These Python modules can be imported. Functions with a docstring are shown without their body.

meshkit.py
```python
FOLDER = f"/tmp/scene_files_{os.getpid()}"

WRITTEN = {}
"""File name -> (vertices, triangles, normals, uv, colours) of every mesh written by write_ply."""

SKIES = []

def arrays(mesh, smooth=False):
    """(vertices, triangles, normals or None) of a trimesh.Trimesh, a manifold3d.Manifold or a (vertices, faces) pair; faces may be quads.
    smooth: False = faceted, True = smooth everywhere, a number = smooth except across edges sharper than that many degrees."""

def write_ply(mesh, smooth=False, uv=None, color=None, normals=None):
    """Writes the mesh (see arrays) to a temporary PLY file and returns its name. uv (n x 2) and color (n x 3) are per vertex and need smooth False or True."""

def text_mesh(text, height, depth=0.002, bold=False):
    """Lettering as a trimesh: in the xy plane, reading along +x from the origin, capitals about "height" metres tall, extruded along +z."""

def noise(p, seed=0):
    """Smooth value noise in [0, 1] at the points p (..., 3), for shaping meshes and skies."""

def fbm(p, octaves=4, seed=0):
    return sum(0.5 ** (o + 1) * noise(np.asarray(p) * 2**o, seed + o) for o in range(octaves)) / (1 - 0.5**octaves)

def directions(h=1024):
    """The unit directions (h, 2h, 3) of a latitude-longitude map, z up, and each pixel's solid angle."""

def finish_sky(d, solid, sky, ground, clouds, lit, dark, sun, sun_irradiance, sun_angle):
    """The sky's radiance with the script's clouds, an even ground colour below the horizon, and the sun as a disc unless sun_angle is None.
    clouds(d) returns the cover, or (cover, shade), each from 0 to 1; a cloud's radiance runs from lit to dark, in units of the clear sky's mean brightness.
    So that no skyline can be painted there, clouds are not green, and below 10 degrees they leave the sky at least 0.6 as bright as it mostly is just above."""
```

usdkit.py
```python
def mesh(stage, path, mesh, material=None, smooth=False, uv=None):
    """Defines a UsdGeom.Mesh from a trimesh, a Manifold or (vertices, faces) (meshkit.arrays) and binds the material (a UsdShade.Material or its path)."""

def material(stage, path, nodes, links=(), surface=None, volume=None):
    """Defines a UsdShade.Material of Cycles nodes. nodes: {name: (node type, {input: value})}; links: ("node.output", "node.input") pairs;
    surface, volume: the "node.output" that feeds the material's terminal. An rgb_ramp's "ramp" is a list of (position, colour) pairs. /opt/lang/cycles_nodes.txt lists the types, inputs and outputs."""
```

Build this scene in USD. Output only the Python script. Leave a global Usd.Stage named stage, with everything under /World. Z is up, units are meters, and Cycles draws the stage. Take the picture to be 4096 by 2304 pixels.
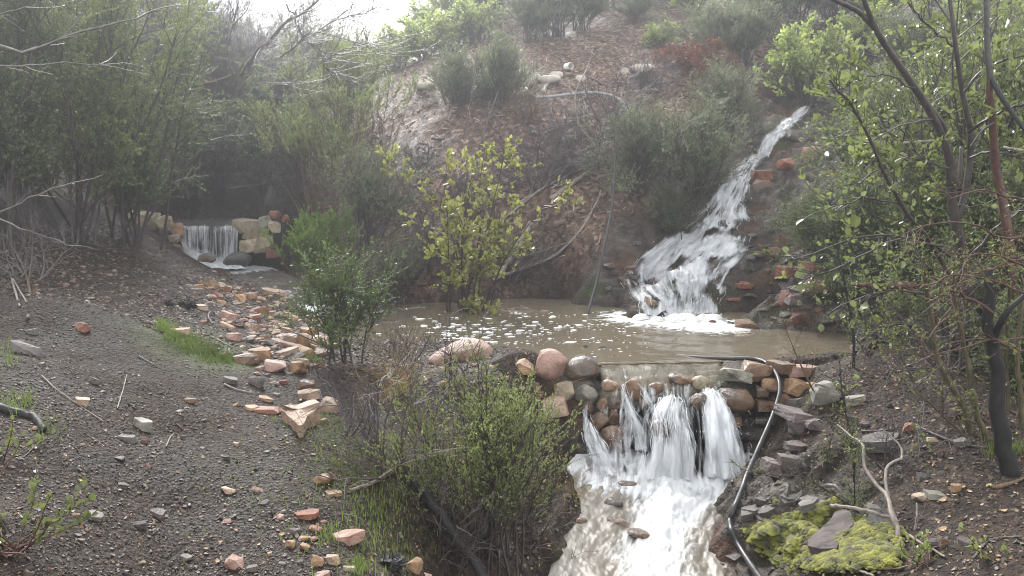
import math, random
import numpy as np
import usdkit, meshkit
from pxr import Gf, Sdf, Usd, UsdGeom, UsdLux, UsdShade, Vt
from scipy.interpolate import RBFInterpolator
from scipy.ndimage import map_coordinates
from scipy.spatial import ConvexHull, cKDTree

# ------------------------------------------------------------------ camera, sky, sun, exposure
stage = Usd.Stage.CreateInMemory()
UsdGeom.SetStageUpAxis(stage, "Z"); UsdGeom.SetStageMetersPerUnit(stage, 1.0)
UsdGeom.Xform.Define(stage, "/World"); UsdGeom.Scope.Define(stage, "/World/Looks")
PITCH = math.radians(8.0)
EYE = np.array([0.0, 0.0, 1.6])
FPX, CX, CY = 3408.0, 2048.0, 1152.0          # lens in pixels of the 4096 x 2304 photograph
cam = UsdGeom.Camera.Define(stage, "/World/camera")
cam.CreateHorizontalApertureAttr(36.0); cam.CreateVerticalApertureAttr(20.25)
cam.CreateFocalLengthAttr(36.0 * FPX / 4096)
cam.CreateClippingRangeAttr(Gf.Vec2f(0.05, 5000))
cam.AddTranslateOp().Set(Gf.Vec3d(*EYE)); cam.AddRotateXOp().Set(90 - 8.0)
cam.CreateExposureAttr(2.7)
SUN_AZ, SUN_EL = math.radians(-20), math.radians(40)   # towards the sun, behind thick cloud
dome = UsdLux.DomeLight.Define(stage, "/World/sky")
dome.GetPrim().SetCustomDataByKey("kind", "structure")
SKYMAT = usdkit.material(stage, "/World/Looks/overcast_sky", {
    "sky": ("sky_texture", {"sky_type": "single_scattering", "sun_disc": False, "sun_elevation": SUN_EL, "sun_rotation": SUN_AZ, "aerosol_density": 2.0}),
    "bw": ("rgb_to_bw", {}),
    "tc": ("texture_coordinate", {}),
    "n": ("noise_texture", {"scale": 2.2, "detail": 5.0, "roughness": 0.55}),
    "r": ("rgb_ramp", {"ramp": [(0.3, (6.2, 6.4, 6.7)), (0.7, (8.6, 8.6, 8.6))]}),
    "m": ("mix_color", {"fac": 0.93, "use_clamp": False}),
    "b": ("background_shader", {"strength": 0.055})},
    [("tc.generated", "n.vector"), ("n.fac", "r.fac"), ("sky.color", "m.a"), ("r.color", "m.b"), ("m.result", "b.color")], surface="b.background")
UsdShade.MaterialBindingAPI.Apply(dome.GetPrim()).Bind(SKYMAT)
sun = UsdLux.DistantLight.Define(stage, "/World/sun")
sun.CreateNormalizeAttr(True); sun.CreateIntensityAttr(0.4); sun.CreateAngleAttr(28.0); sun.CreateColorAttr(Gf.Vec3f(1.0, 0.985, 0.96))
sd = np.array([math.sin(SUN_AZ) * math.cos(SUN_EL), math.cos(SUN_AZ) * math.cos(SUN_EL), math.sin(SUN_EL)])
sun.AddRotateZOp().Set(-math.degrees(SUN_AZ)); sun.AddRotateXOp().Set(-(90 - math.degrees(SUN_EL)))

# ------------------------------------------------------------------ picture <-> world
cp, sp = math.cos(PITCH), math.sin(PITCH)
K = 4096 / 2576.0
def ray(u, v):
    """Direction (y = 1) through a photograph pixel."""
    a = (np.asarray(u, float) - CX) / FPX; b = -(np.asarray(v, float) - CY) / FPX
    d = np.stack([a, cp + b * sp, -sp + b * cp], -1)
    return d / d[..., 1:2]
def at_depth(u, v, d):
    return EYE + ray(u, v) * np.asarray(d, float)[..., None]
def at_z(u, v, z):
    r = ray(u, v); t = (np.asarray(z, float) - EYE[2]) / r[..., 2]
    return EYE + r * t[..., None]
def px(y):
    """Metres per photograph pixel at depth y."""
    return y / FPX

# ------------------------------------------------------------------ stage helpers
used = {}
def numbered(parent, name):
    k = (parent, name); n = used.get(k, 0); used[k] = n + 1
    return name if n == 0 else f"{name}_{n:03d}"
def tag(prim, label=None, cat=None, group=None, kind=None):
    for k, v in (("label", label), ("category", cat), ("group", group), ("kind", kind)):
        if v: prim.SetCustomDataByKey(k, v)
    return prim
def thing(name, label, cat, loc=(0, 0, 0), group=None, kind=None, rotz=0.0, scale=None):
    x = UsdGeom.Xform.Define(stage, "/World/" + numbered("/World", name))
    x.AddTranslateOp().Set(Gf.Vec3d(*map(float, loc)))
    if rotz: x.AddRotateZOp().Set(math.degrees(rotz))
    if scale is not None: x.AddScaleOp().Set(Gf.Vec3f(*map(float, np.broadcast_to(scale, 3))))
    return tag(x.GetPrim(), label, cat, group, kind)
def vnormals(v, f):
    n = np.zeros_like(v); c = np.cross(v[f[:, 1]] - v[f[:, 0]], v[f[:, 2]] - v[f[:, 0]])
    for k in range(3):
        for j in range(3): n[:, j] += np.bincount(f[:, k], c[:, j], len(v))
    l = np.linalg.norm(n, axis=1, keepdims=True)
    return np.where(l > 0, n / np.maximum(l, 1e-30), [0, 0, 1.0])
def quads(f4):
    f4 = np.asarray(f4); return np.vstack([f4[:, [0, 1, 2]], f4[:, [0, 2, 3]]])
def obj(name, v, f, m, parent=None, smooth=True, primvars=None, uv=None, normals=None):
    """One Mesh prim under parent (a prim) or under /World."""
    base = "/World" if parent is None else str(parent.GetPath())
    p = UsdGeom.Mesh.Define(stage, f"{base}/{numbered(base, name)}")
    v = np.asarray(v, np.float32); f = np.asarray(f, np.int32)
    if f.shape[1] == 4 : f = quads(f).astype(np.int32)
    p.CreatePointsAttr(Vt.Vec3fArray.FromNumpy(np.ascontiguousarray(v)))
    p.CreateFaceVertexCountsAttr(Vt.IntArray.FromNumpy(np.full(len(f), 3, np.int32)))
    p.CreateFaceVertexIndicesAttr(Vt.IntArray.FromNumpy(np.ascontiguousarray(f).ravel()))
    p.CreateSubdivisionSchemeAttr("none")
    p.CreateDoubleSidedAttr(True)
    if smooth:
        n = vnormals(v.astype(float), f) if normals is None else normals
        p.CreateNormalsAttr(Vt.Vec3fArray.FromNumpy(np.ascontiguousarray(n, np.float32))); p.SetNormalsInterpolation("vertex")
    api = UsdGeom.PrimvarsAPI(p)
    if uv is not None:
        api.CreatePrimvar("st", Sdf.ValueTypeNames.TexCoord2fArray, "vertex").Set(Vt.Vec2fArray.FromNumpy(np.ascontiguousarray(uv, np.float32)))
    for k, a in (primvars or {}).items():
        a = np.ascontiguousarray(a, np.float32)
        if a.ndim == 2: api.CreatePrimvar(k, Sdf.ValueTypeNames.Color3fArray, "vertex").Set(Vt.Vec3fArray.FromNumpy(a))
        else: api.CreatePrimvar(k, Sdf.ValueTypeNames.FloatArray, "vertex").Set(Vt.FloatArray.FromNumpy(a))
    if m is not None: UsdShade.MaterialBindingAPI.Apply(p.GetPrim()).Bind(m)
    return p.GetPrim()
def top(name, v, f, m, label, cat, group=None, kind=None, **kw):
    return tag(obj(name, v, f, m, None, **kw), label, cat, group, kind)
def instance_of(proto, name, label, cat, loc, rotz=0.0, scale=1.0, group=None, tilt=None):
    x = thing(name, label, cat, loc, group, rotz=rotz)
    xf = UsdGeom.Xformable(x)
    if tilt is not None: xf.AddRotateXOp().Set(float(tilt))
    xf.AddScaleOp().Set(Gf.Vec3f(*map(float, np.broadcast_to(scale, 3))))
    x.GetReferences().AddInternalReference(proto); x.SetInstanceable(True)
    return x
def grid_faces(nr, nc, close=False):
    i, j = np.meshgrid(np.arange(nr - 1), np.arange(nc if close else nc - 1), indexing="ij")
    a = i * nc + j; b = i * nc + (j + 1) % nc; c = (i + 1) * nc + (j + 1) % nc; d = (i + 1) * nc + j
    return quads(np.stack([a, b, c, d], -1).reshape(-1, 4))
class Mesh:
    """Collects vertices and triangles that belong to one part."""
    def __init__(s): s.v, s.f, s.n = [], [], 0
    def add(s, v, f):
        v = np.asarray(v, float); s.v.append(v); s.f.append(np.asarray(f, int) + s.n); s.n += len(v)
    def arrays(s): return np.vstack(s.v), np.vstack(s.f)
    def build(s, name, m, parent=None, **kw):
        v, f = s.arrays(); return obj(name, v, f, m, parent, **kw)
def tube(pts, radii, sides=5, cap=True):
    """A tapered tube along pts."""
    pts = np.asarray(pts, float); n = len(pts); radii = np.broadcast_to(radii, n)
    t = np.gradient(pts, axis=0); t /= np.maximum(np.linalg.norm(t, axis=1, keepdims=True), 1e-9)
    ref = np.array([0, 0, 1.0]) if abs(t[:, 2].mean()) < 0.8 else np.array([1.0, 0.1, 0])
    a = np.cross(t, ref); a /= np.maximum(np.linalg.norm(a, axis=1, keepdims=True), 1e-9)
    b = np.cross(t, a)
    th = np.arange(sides) / sides * 2 * np.pi
    ring = a[:, None] * np.cos(th)[:, None] + b[:, None] * np.sin(th)[:, None]
    v = (pts[:, None] + ring * radii[:, None, None]).reshape(-1, 3)
    f = grid_faces(n, sides, True)
    if cap and sides > 3:
        m = len(v); v = np.vstack([v, pts[0], pts[-1]])
        k = np.arange(sides); e = (n - 1) * sides
        f = np.vstack([f, np.stack([np.full(sides, m), (k + 1) % sides, k], 1), np.stack([np.full(sides, m + 1), e + k, e + (k + 1) % sides], 1)])
    return v, f
def smooth_line(pts, n):
    """Catmull-Rom through pts."""
    p = np.asarray(pts, float); p = np.vstack([2 * p[0] - p[1], p, 2 * p[-1] - p[-2]])
    s = np.linspace(0, len(p) - 3 - 1e-6, n); i = s.astype(int); t = (s - i)[:, None]
    a, b, c, d = p[i], p[i + 1], p[i + 2], p[i + 3]
    return 0.5 * (2 * b + (c - a) * t + (2 * a - 5 * b + 4 * c - d) * t**2 + (3 * b - a - 3 * c + d) * t**3)
def fbm2(x, y, s, o=4, seed=0):
    return meshkit.fbm(np.stack([np.asarray(x) * s, np.asarray(y) * s, np.full(np.shape(x), 3.7)], -1), o, seed)
def mat(name, nodes, links, surface=None, volume=None):
    return usdkit.material(stage, "/World/Looks/" + name, nodes, links, surface=surface, volume=volume)
# ------------------------------------------------------------------ the ground: one height field through measured points
CP, CZ = [], []
ZONES = {"g": (0, 0, 0), "c": (1, 0, 0), "r": (0, 1, 0), "l": (0, 0, 1)}   # gravel path, red clay hillside, wet rock, leaf loam
def Z(zone, *pts):
    for u, v, z in pts: CP.append(at_z(u * K, v * K, z)); CZ.append(zone)
def D(zone, *pts):
    for u, v, d in pts: CP.append(at_depth(u * K, v * K, np.float64(d))); CZ.append(zone)
def W(zone, *pts):
    for p in pts: CP.append(np.array(p, float)); CZ.append(zone)
# left path and bank
Z("g", (0, 1449, .25), (0, 1300, .35), (100, 1100, .4), (450, 1449, 0), (450, 1300, .05), (450, 1100, .15), (450, 900, .3), (300, 800, .55), (100, 750, .75),
  (800, 1300, .0), (800, 1100, .1), (900, 1449, -.05), (900, 950, .1), (600, 780, .3), (500, 700, .39), (700, 1000, .12), (0, 900, .62))
D("g", (0, 640, 7.5), (340, 600, 10.5), (450, 650, 10.8), (200, 600, 9.2), (560, 690, 11.7))
Z("g", (640, 728, .06), (760, 775, .0), (850, 845, -.07), (750, 855, .13), (680, 800, .22), (1000, 900, .0), (1060, 1000, .0), (1080, 920, -.02))
# bank down to the lower stream
Z("l", (1060, 1449, -.25), (1250, 1400, -.55), (1160, 950, .0), (1300, 935, .02), (1400, 935, .02), (1480, 945, .02), (1150, 1150, -.12), (1300, 1150, -.4), (1350, 1010, -.22), (1400, 1100, -.5), (1440, 1200, -.74), (1420, 1300, -.9), (1340, 1449, -1.02), (1000, 1250, -.08))
# lower stream bed
Z("r", (1500, 1300, -1.0), (1650, 1300, -1.02), (1800, 1300, -1.0), (1450, 1449, -1.15), (1600, 1449, -1.15), (1740, 1449, -1.12), (1400, 1800, -1.25), (1650, 1800, -1.25), (1550, 1200, -.95), (1700, 1210, -.95), (1840, 1200, -.93))
D("r", (1550, 1100, 6.75), (1700, 1100, 6.75), (1800, 1100, 6.7), (1530, 985, 6.98), (1650, 975, 7.03), (1780, 965, 7.08))
Z("r", (1560, 935, -.2), (1660, 930, -.19), (1760, 925, -.19))
# right bank
Z("l", (1920, 930, .02), (1990, 935, .02), (2070, 920, .0), (2000, 1060, -.36), (1930, 1050, -.45), (2300, 1050, -.13), (2300, 1250, -.34), (2300, 1449, -.42), (2520, 1200, -.25), (2576, 1449, -.2), (2550, 900, .05), (2250, 860, -.02), (2150, 895, -.03), (2350, 950, -.02), (2060, 1449, -.62))
Z("r", (1900, 1200, -.8), (2080, 1262, -.55), (1960, 1300, -.68), (1850, 1400, -.97), (1960, 1400, -.78), (1900, 1120, -.66), (1980, 1180, -.55))
# pool bed
Z("g", (1300, 850, -.5), (1500, 860, -.5), (1700, 870, -.45), (1900, 860, -.4), (1100, 830, -.45), (1000, 820, -.3), (1400, 810, -.4), (1650, 825, -.45))
# far shore and rocky slope on the right
Z("c", (1080, 772, -.1), (1300, 776, -.1), (1400, 780, -.1), (1080, 740, .1), (1300, 745, .12))
Z("r", (1500, 790, -.1), (1630, 800, -.1), (1760, 808, -.1), (1900, 828, -.1), (2030, 855, -.1), (2110, 875, -.1))
Z("r", (2100, 815, .06))
D("r", (2000, 700, 9.3), (1500, 700, 10.6), (1700, 720, 10.15), (1760, 650, 10.6), (1820, 590, 11.1), (1830, 560, 11.5), (1600, 600, 11.0), (1850, 480, 11.9), (1900, 430, 12.4), (1930, 390, 12.8), (1985, 320, 13.6), (2030, 280, 14.1), (2075, 235, 14.6),
  (2100, 500, 10.6), (2100, 350, 12.2), (2400, 500, 9.4), (1950, 560, 10.9))
D("l", (2100, 200, 14.8), (2400, 300, 11.5), (2576, 100, 14), (2500, 700, 8.2), (2700, 700, 7.5), (2700, 1000, 6.2), (2750, 300, 11))
# red hillside and bench
D("c", (1450, 600, 11.3), (1400, 500, 12.0), (1400, 400, 12.8), (1400, 300, 13.7), (1400, 215, 14.8), (1600, 480, 12.1), (1650, 300, 14.0), (1600, 130, 17), (1700, 190, 15.6), (1850, 220, 15.0), (1100, 650, 10.9), (1100, 450, 12.5), (1050, 330, 13.6), (1050, 205, 15.3), (1240, 205, 14.9), (900, 450, 13.2), (950, 620, 11.6), (880, 330, 15))
# upper pool, notch of the upper fall
Z("l", (440, 568, .62), (520, 572, .6), (610, 572, .62))
D("l", (480, 556, 14.9), (600, 552, 14.9), (350, 560, 13.0), (680, 545, 13.4), (720, 600, 12.5), (700, 660, 11.9), (420, 600, 12.4))
Z("l", (500, 672, .08), (580, 672, .08), (660, 680, .12), (700, 715, .02), (610, 700, .02), (800, 745, -.02), (850, 770, -.12))
# beyond: valley on the left, hill on the right
D("l", (550, 450, 16.5), (550, 350, 19), (600, 250, 22), (700, 235, 28), (0, 400, 11), (0, 200, 16), (200, 500, 10.5), (300, 350, 14.5), (-300, 500, 8.5), (-300, 900, 5), (-300, 1300, 3))
D("c", (1400, 100, 17.5), (1000, 190, 16.5), (850, 190, 20), (1300, 0, 22), (1800, 0, 21), (1800, 100, 17.2), (2200, 0, 19), (2500, -100, 19))
D("c", (1150, 70, 24), (1500, -120, 32), (2000, -220, 32), (900, 165, 30), (1000, 120, 27), (800, 215, 27))
W("l", (-9, 45, 4.6), (-22, 60, 9), (0, 48, 8.2), (14, 45, 17), (30, 40, 18), (-20, 14, 5.5), (-14, 8, 2.8), (-8, 2, 1.2), (-30, 25, 9), (16, 12, 5.2), (12, 5, 1.6), (24, 22, 12),
  (0, 0, 0), (-1, -3, .1), (6, 0, .2), (-10, -6, 1.5), (10, -8, 1), (0, -20, .5), (-30, -20, 4), (30, -20, 3), (0.6, 3.4, -.9), (1.3, 3.2, -1.0), (2.4, 2.6, -.5), (0.3, 1.6, -.35), (-20, 110, 9), (20, 110, 22), (70, 60, 24), (-70, 60, 16), (70, -40, 6), (-70, -40, 8))
CP = np.array(CP); CZ = np.array([ZONES[z] for z in CZ], float)
_rbf = RBFInterpolator(CP[:, :2], CP[:, 2], kernel="linear", smoothing=0.004, degree=1)
_tree = cKDTree(CP[:, :2])
def zone_at(x, y):
    q = np.stack([np.ravel(x), np.ravel(y)], -1)
    n = meshkit.fbm(np.c_[q * 1.3, np.zeros(len(q))], 3, 5) - .5, meshkit.fbm(np.c_[q * 1.3, np.ones(len(q)) * 9], 3, 6) - .5
    d, i = _tree.query(q + np.stack(n, -1) * 0.55, k=6)
    w = 1 / (d + .05) ** 3; w /= w.sum(1, keepdims=True)
    return (CZ[i] * w[..., None]).sum(1)
def relief(x, y, zone):
    """Lumps of soil, ledges of rock."""
    x, y = np.ravel(x), np.ravel(y)
    soil = (fbm2(x, y, 1.1, 3, 11) - .5) * .10 + (fbm2(x, y, 5.5, 3, 12) - .5) * .035
    p = np.stack([x * 1.9 + y * .3, y * 1.9 - x * .3, np.zeros_like(x)], -1)
    led = meshkit.fbm(p, 4, 21); step = led * 7; step = (np.floor(step) + np.clip((step - np.floor(step)) * 2.6 - .8, 0, 1)) / 7
    rock = (step - .5) * .7 + (meshkit.fbm(p * 4.2, 3, 22) - .5) * .16
    clay = (fbm2(x, y, 1.6, 4, 31) - .5) * .26 + (fbm2(x, y, 8, 2, 32) - .5) * .06
    g = 1 - zone.sum(1)
    far = np.clip((y - 15) / 20, 0, 1) * (fbm2(x, y, .15, 3, 41) - .5) * 2.0
    return (g * soil + zone[:, 2] * (soil * 1.2) + zone[:, 1] * rock + zone[:, 0] * clay) + far
def _line(pts, z): return np.array([at_z(u * K, v * K, z)[:2] for u, v in pts])
def seg_dist(x, y, L):
    """Distance to a polyline and the position along it, 0 to 1."""
    best = np.full(np.shape(x), 1e9); pos = np.zeros(np.shape(x))
    for i in range(len(L) - 1):
        a, b = L[i], L[i + 1]; ab = b - a; t = np.clip(((x - a[0]) * ab[0] + (y - a[1]) * ab[1]) / (ab @ ab), 0, 1)
        d = np.hypot(x - a[0] - t * ab[0], y - a[1] - t * ab[1]); m = d < best
        best = np.where(m, d, best); pos = np.where(m, (i + t) / (len(L) - 1), pos)
    return best, pos
_poolc = _line([(1000, 835), (1150, 838), (1350, 845), (1550, 850), (1750, 852), (1950, 850), (2030, 858)], -.1)
_poolf = _line([(900, 780), (1080, 790), (1300, 800), (1500, 808), (1700, 822), (1900, 845)], -.1)
_poolq = _line([(1290, 884), (1500, 890), (1700, 890), (1850, 885), (1990, 874)], -.1)
_crest = _line([(1240, 915), (1400, 925), (1500, 928), (1660, 924), (1810, 920), (1930, 920)], -.1)
_flow = _line([(560, 682), (640, 696), (700, 716), (770, 740), (850, 778)], .05)
_low = _line([(1690, 1200), (1640, 1300), (1570, 1449), (1450, 1800)], -1.0)
_banks = [(_line([(545, 692), (640, 728), (715, 753), (775, 777), (835, 822)], .1), .19, -.02), (_line([(668, 664), (735, 682), (800, 720), (885, 752)], .1), .19, -.02),
    (_line([(1415, 1190), (1412, 1290), (1330, 1395), (1240, 1560)], -.9), -.70, -.92), (_line([(1915, 1200), (1895, 1265), (1862, 1335), (1850, 1400), (1885, 1520)], -.9), -.72, -.88),
    (_line([(1960, 925), (2080, 915), (2155, 893), (2195, 862), (2130, 800)], -.1), -.03, -.02), (_line([(980, 905), (1080, 905), (1240, 925)], -.1), -.02, -.02)]
def shape_water(x, y, h):
    d, _ = seg_dist(x, y, _poolc); h = np.minimum(h, -.42 + np.clip(d - .32, 0, 9) * .95)
    d, _ = seg_dist(x, y, _poolf); h = np.minimum(h, -.34 + np.clip(d - .30, 0, 9) * 1.1)
    d, t = seg_dist(x, y, _flow); h = np.minimum(h, (.06 - .22 * t) + np.clip(d - .28, 0, 9) * .9)
    d, t = seg_dist(x, y, _low); lef = np.clip((np.interp(y, _low[::-1, 1], _low[::-1, 0]) - x) * 4, 0, 1) * np.clip((t - .3) * 3, 0, 1); h = np.minimum(h, (-1.0 - .16 * t) + np.clip(d - .42 + .06 * lef, 0, 9) * (1.2 + 1.3 * lef))
    for L, za, zb in _banks:
        d, t = seg_dist(x, y, L); h = np.maximum(h, za + (zb - za) * t - np.clip(d - .07, 0, 9) * 1.35)
    d, t = seg_dist(x, y, _crest); sp_ = np.exp(-((t - .6) / .21) ** 8); h = np.maximum(h, -.13 - .17 * sp_ - np.clip(d - .16, 0, 9) * 2.6)
    return h
# fine lookup grid for standing things on the ground
GX0, GX1, GY0, GY1, GS = -14.0, 16.0, 0.2, 42.0, 0.05
_gx, _gy = np.arange(GX0, GX1, GS), np.arange(GY0, GY1, GS)
_mx, _my = np.meshgrid(_gx, _gy, indexing="ij")
def ground_exact(x, y):
    sh = np.shape(x); q = np.stack([np.ravel(x), np.ravel(y)], -1)
    h = np.concatenate([_rbf(c) for c in np.array_split(q, max(1, len(q) // 60000))])
    dl = np.minimum(seg_dist(q[:, 0], q[:, 1], _low)[0], seg_dist(q[:, 0], q[:, 1], _crest)[0])
    out = (shape_water(q[:, 0], q[:, 1], h) + relief(q[:, 0], q[:, 1], zone_at(q[:, 0], q[:, 1])) * np.clip(.10 + 1.2 * dl, .10, 1)); dp = np.minimum(seg_dist(q[:, 0], q[:, 1], _poolc)[0], seg_dist(q[:, 0], q[:, 1], _poolf)[0]); dp = np.minimum(dp, seg_dist(q[:, 0], q[:, 1], _poolq)[0] + .06); out = np.minimum(out, -.17 + np.clip(dp - .28, 0, 1e3) * 3); return out.reshape(sh)
_gz = ground_exact(_mx, _my)
def gz(x, y):
    c = np.stack([(np.ravel(x) - GX0) / GS, (np.ravel(y) - GY0) / GS])
    return map_coordinates(_gz, c, order=1, mode="nearest").reshape(np.shape(x))
def hit(u, v, dmin=1.8, dmax=40.0):
    """First point of the ground seen through photograph pixels."""
    u, v = np.broadcast_arrays(np.asarray(u, float), np.asarray(v, float)); sh = u.shape; u, v = u.ravel(), v.ravel()
    r = ray(u, v); ds = np.geomspace(dmin, dmax, 700)
    out = np.empty(len(u))
    for a in range(0, len(u), 4000):
        rr = r[a:a + 4000]; P = EYE + rr[:, None] * ds[None, :, None]
        below = P[..., 2] < gz(P[..., 0], P[..., 1])
        k = np.where(below.any(1), below.argmax(1), len(ds) - 1); k0 = np.maximum(k - 1, 0)
        lo, hi = ds[k0], ds[k]
        for _ in range(7):
            m = (lo + hi) / 2; p = EYE + rr * m[:, None]; b = p[:, 2] < gz(p[:, 0], p[:, 1])
            hi = np.where(b, m, hi); lo = np.where(b, lo, m)
        out[a:a + 4000] = hi
    return (EYE + r * out[:, None]).reshape(sh + (3,))
def gnormal(x, y, e=.06):
    n = np.stack([gz(x - e, y) - gz(x + e, y), gz(x, y - e) - gz(x, y + e), np.full(np.shape(x), 2 * e)], -1)
    return n / np.linalg.norm(n, axis=-1, keepdims=True)
# the sheet itself: rings round the viewer, fine where it is looked at
_th = np.concatenate([np.linspace(-180, -42, 40)[:-1], np.linspace(-42, 42, 760), np.linspace(42, 180, 40)[1:]])
_r = np.concatenate([[0.15, .6, 1.2, 1.8], np.geomspace(2.2, 24, 560), np.geomspace(24.5, 125, 50)])
_T, _R = np.meshgrid(np.radians(_th), _r, indexing="ij")
_X, _Y = _R * np.sin(_T), _R * np.cos(_T)
_H = ground_exact(_X, _Y)
_zone = zone_at(_X, _Y)
gv = np.stack([_X.ravel(), _Y.ravel(), _H.ravel()], -1)
gf = grid_faces(*_X.shape)
gf = gf[:, ::-1] if np.cross(gv[gf[:, 1]] - gv[gf[:, 0]], gv[gf[:, 2]] - gv[gf[:, 0]])[:, 2].mean() < 0 else gf
# grass weight: a fresh green strip and thin growth near the shrubs
def grass_at(x, y):
    w = np.zeros(np.shape(x))
    for u, v, s in ((410, 825, .16), (450, 855, .2), (500, 880, .22), (550, 900, .2), (590, 915, .12), (780, 900, .12)):
        c = hit(u * K, v * K); w += .6 * np.exp(-((x - c[0]) ** 2 + ((y - c[1]) / 1.7) ** 2) / s ** 2 / 2)
    for u, v, s, k in ((830, 1080, .3, .5), (900, 1200, .3, .35), (950, 1330, .25, .2), (1000, 1150, .3, .5), (1100, 1250, .2, .05), (50, 1050, .15, .4), (1000, 1420, .2, .6), (740, 1180, .3, .3)):
        c = hit(u * K, v * K); w += .25 * k * np.exp(-((x - c[0]) ** 2 + ((y - c[1]) / 1.5) ** 2) / s ** 2 / 2)
    return w
_grass = np.clip(grass_at(gv[:, 0], gv[:, 1]) * (0.4 + 1.2 * fbm2(gv[:, 0], gv[:, 1], 6, 3, 51)) - .12, 0, 1)
def ramp(*s): return ("rgb_ramp", {"ramp": list(s)})
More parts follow.
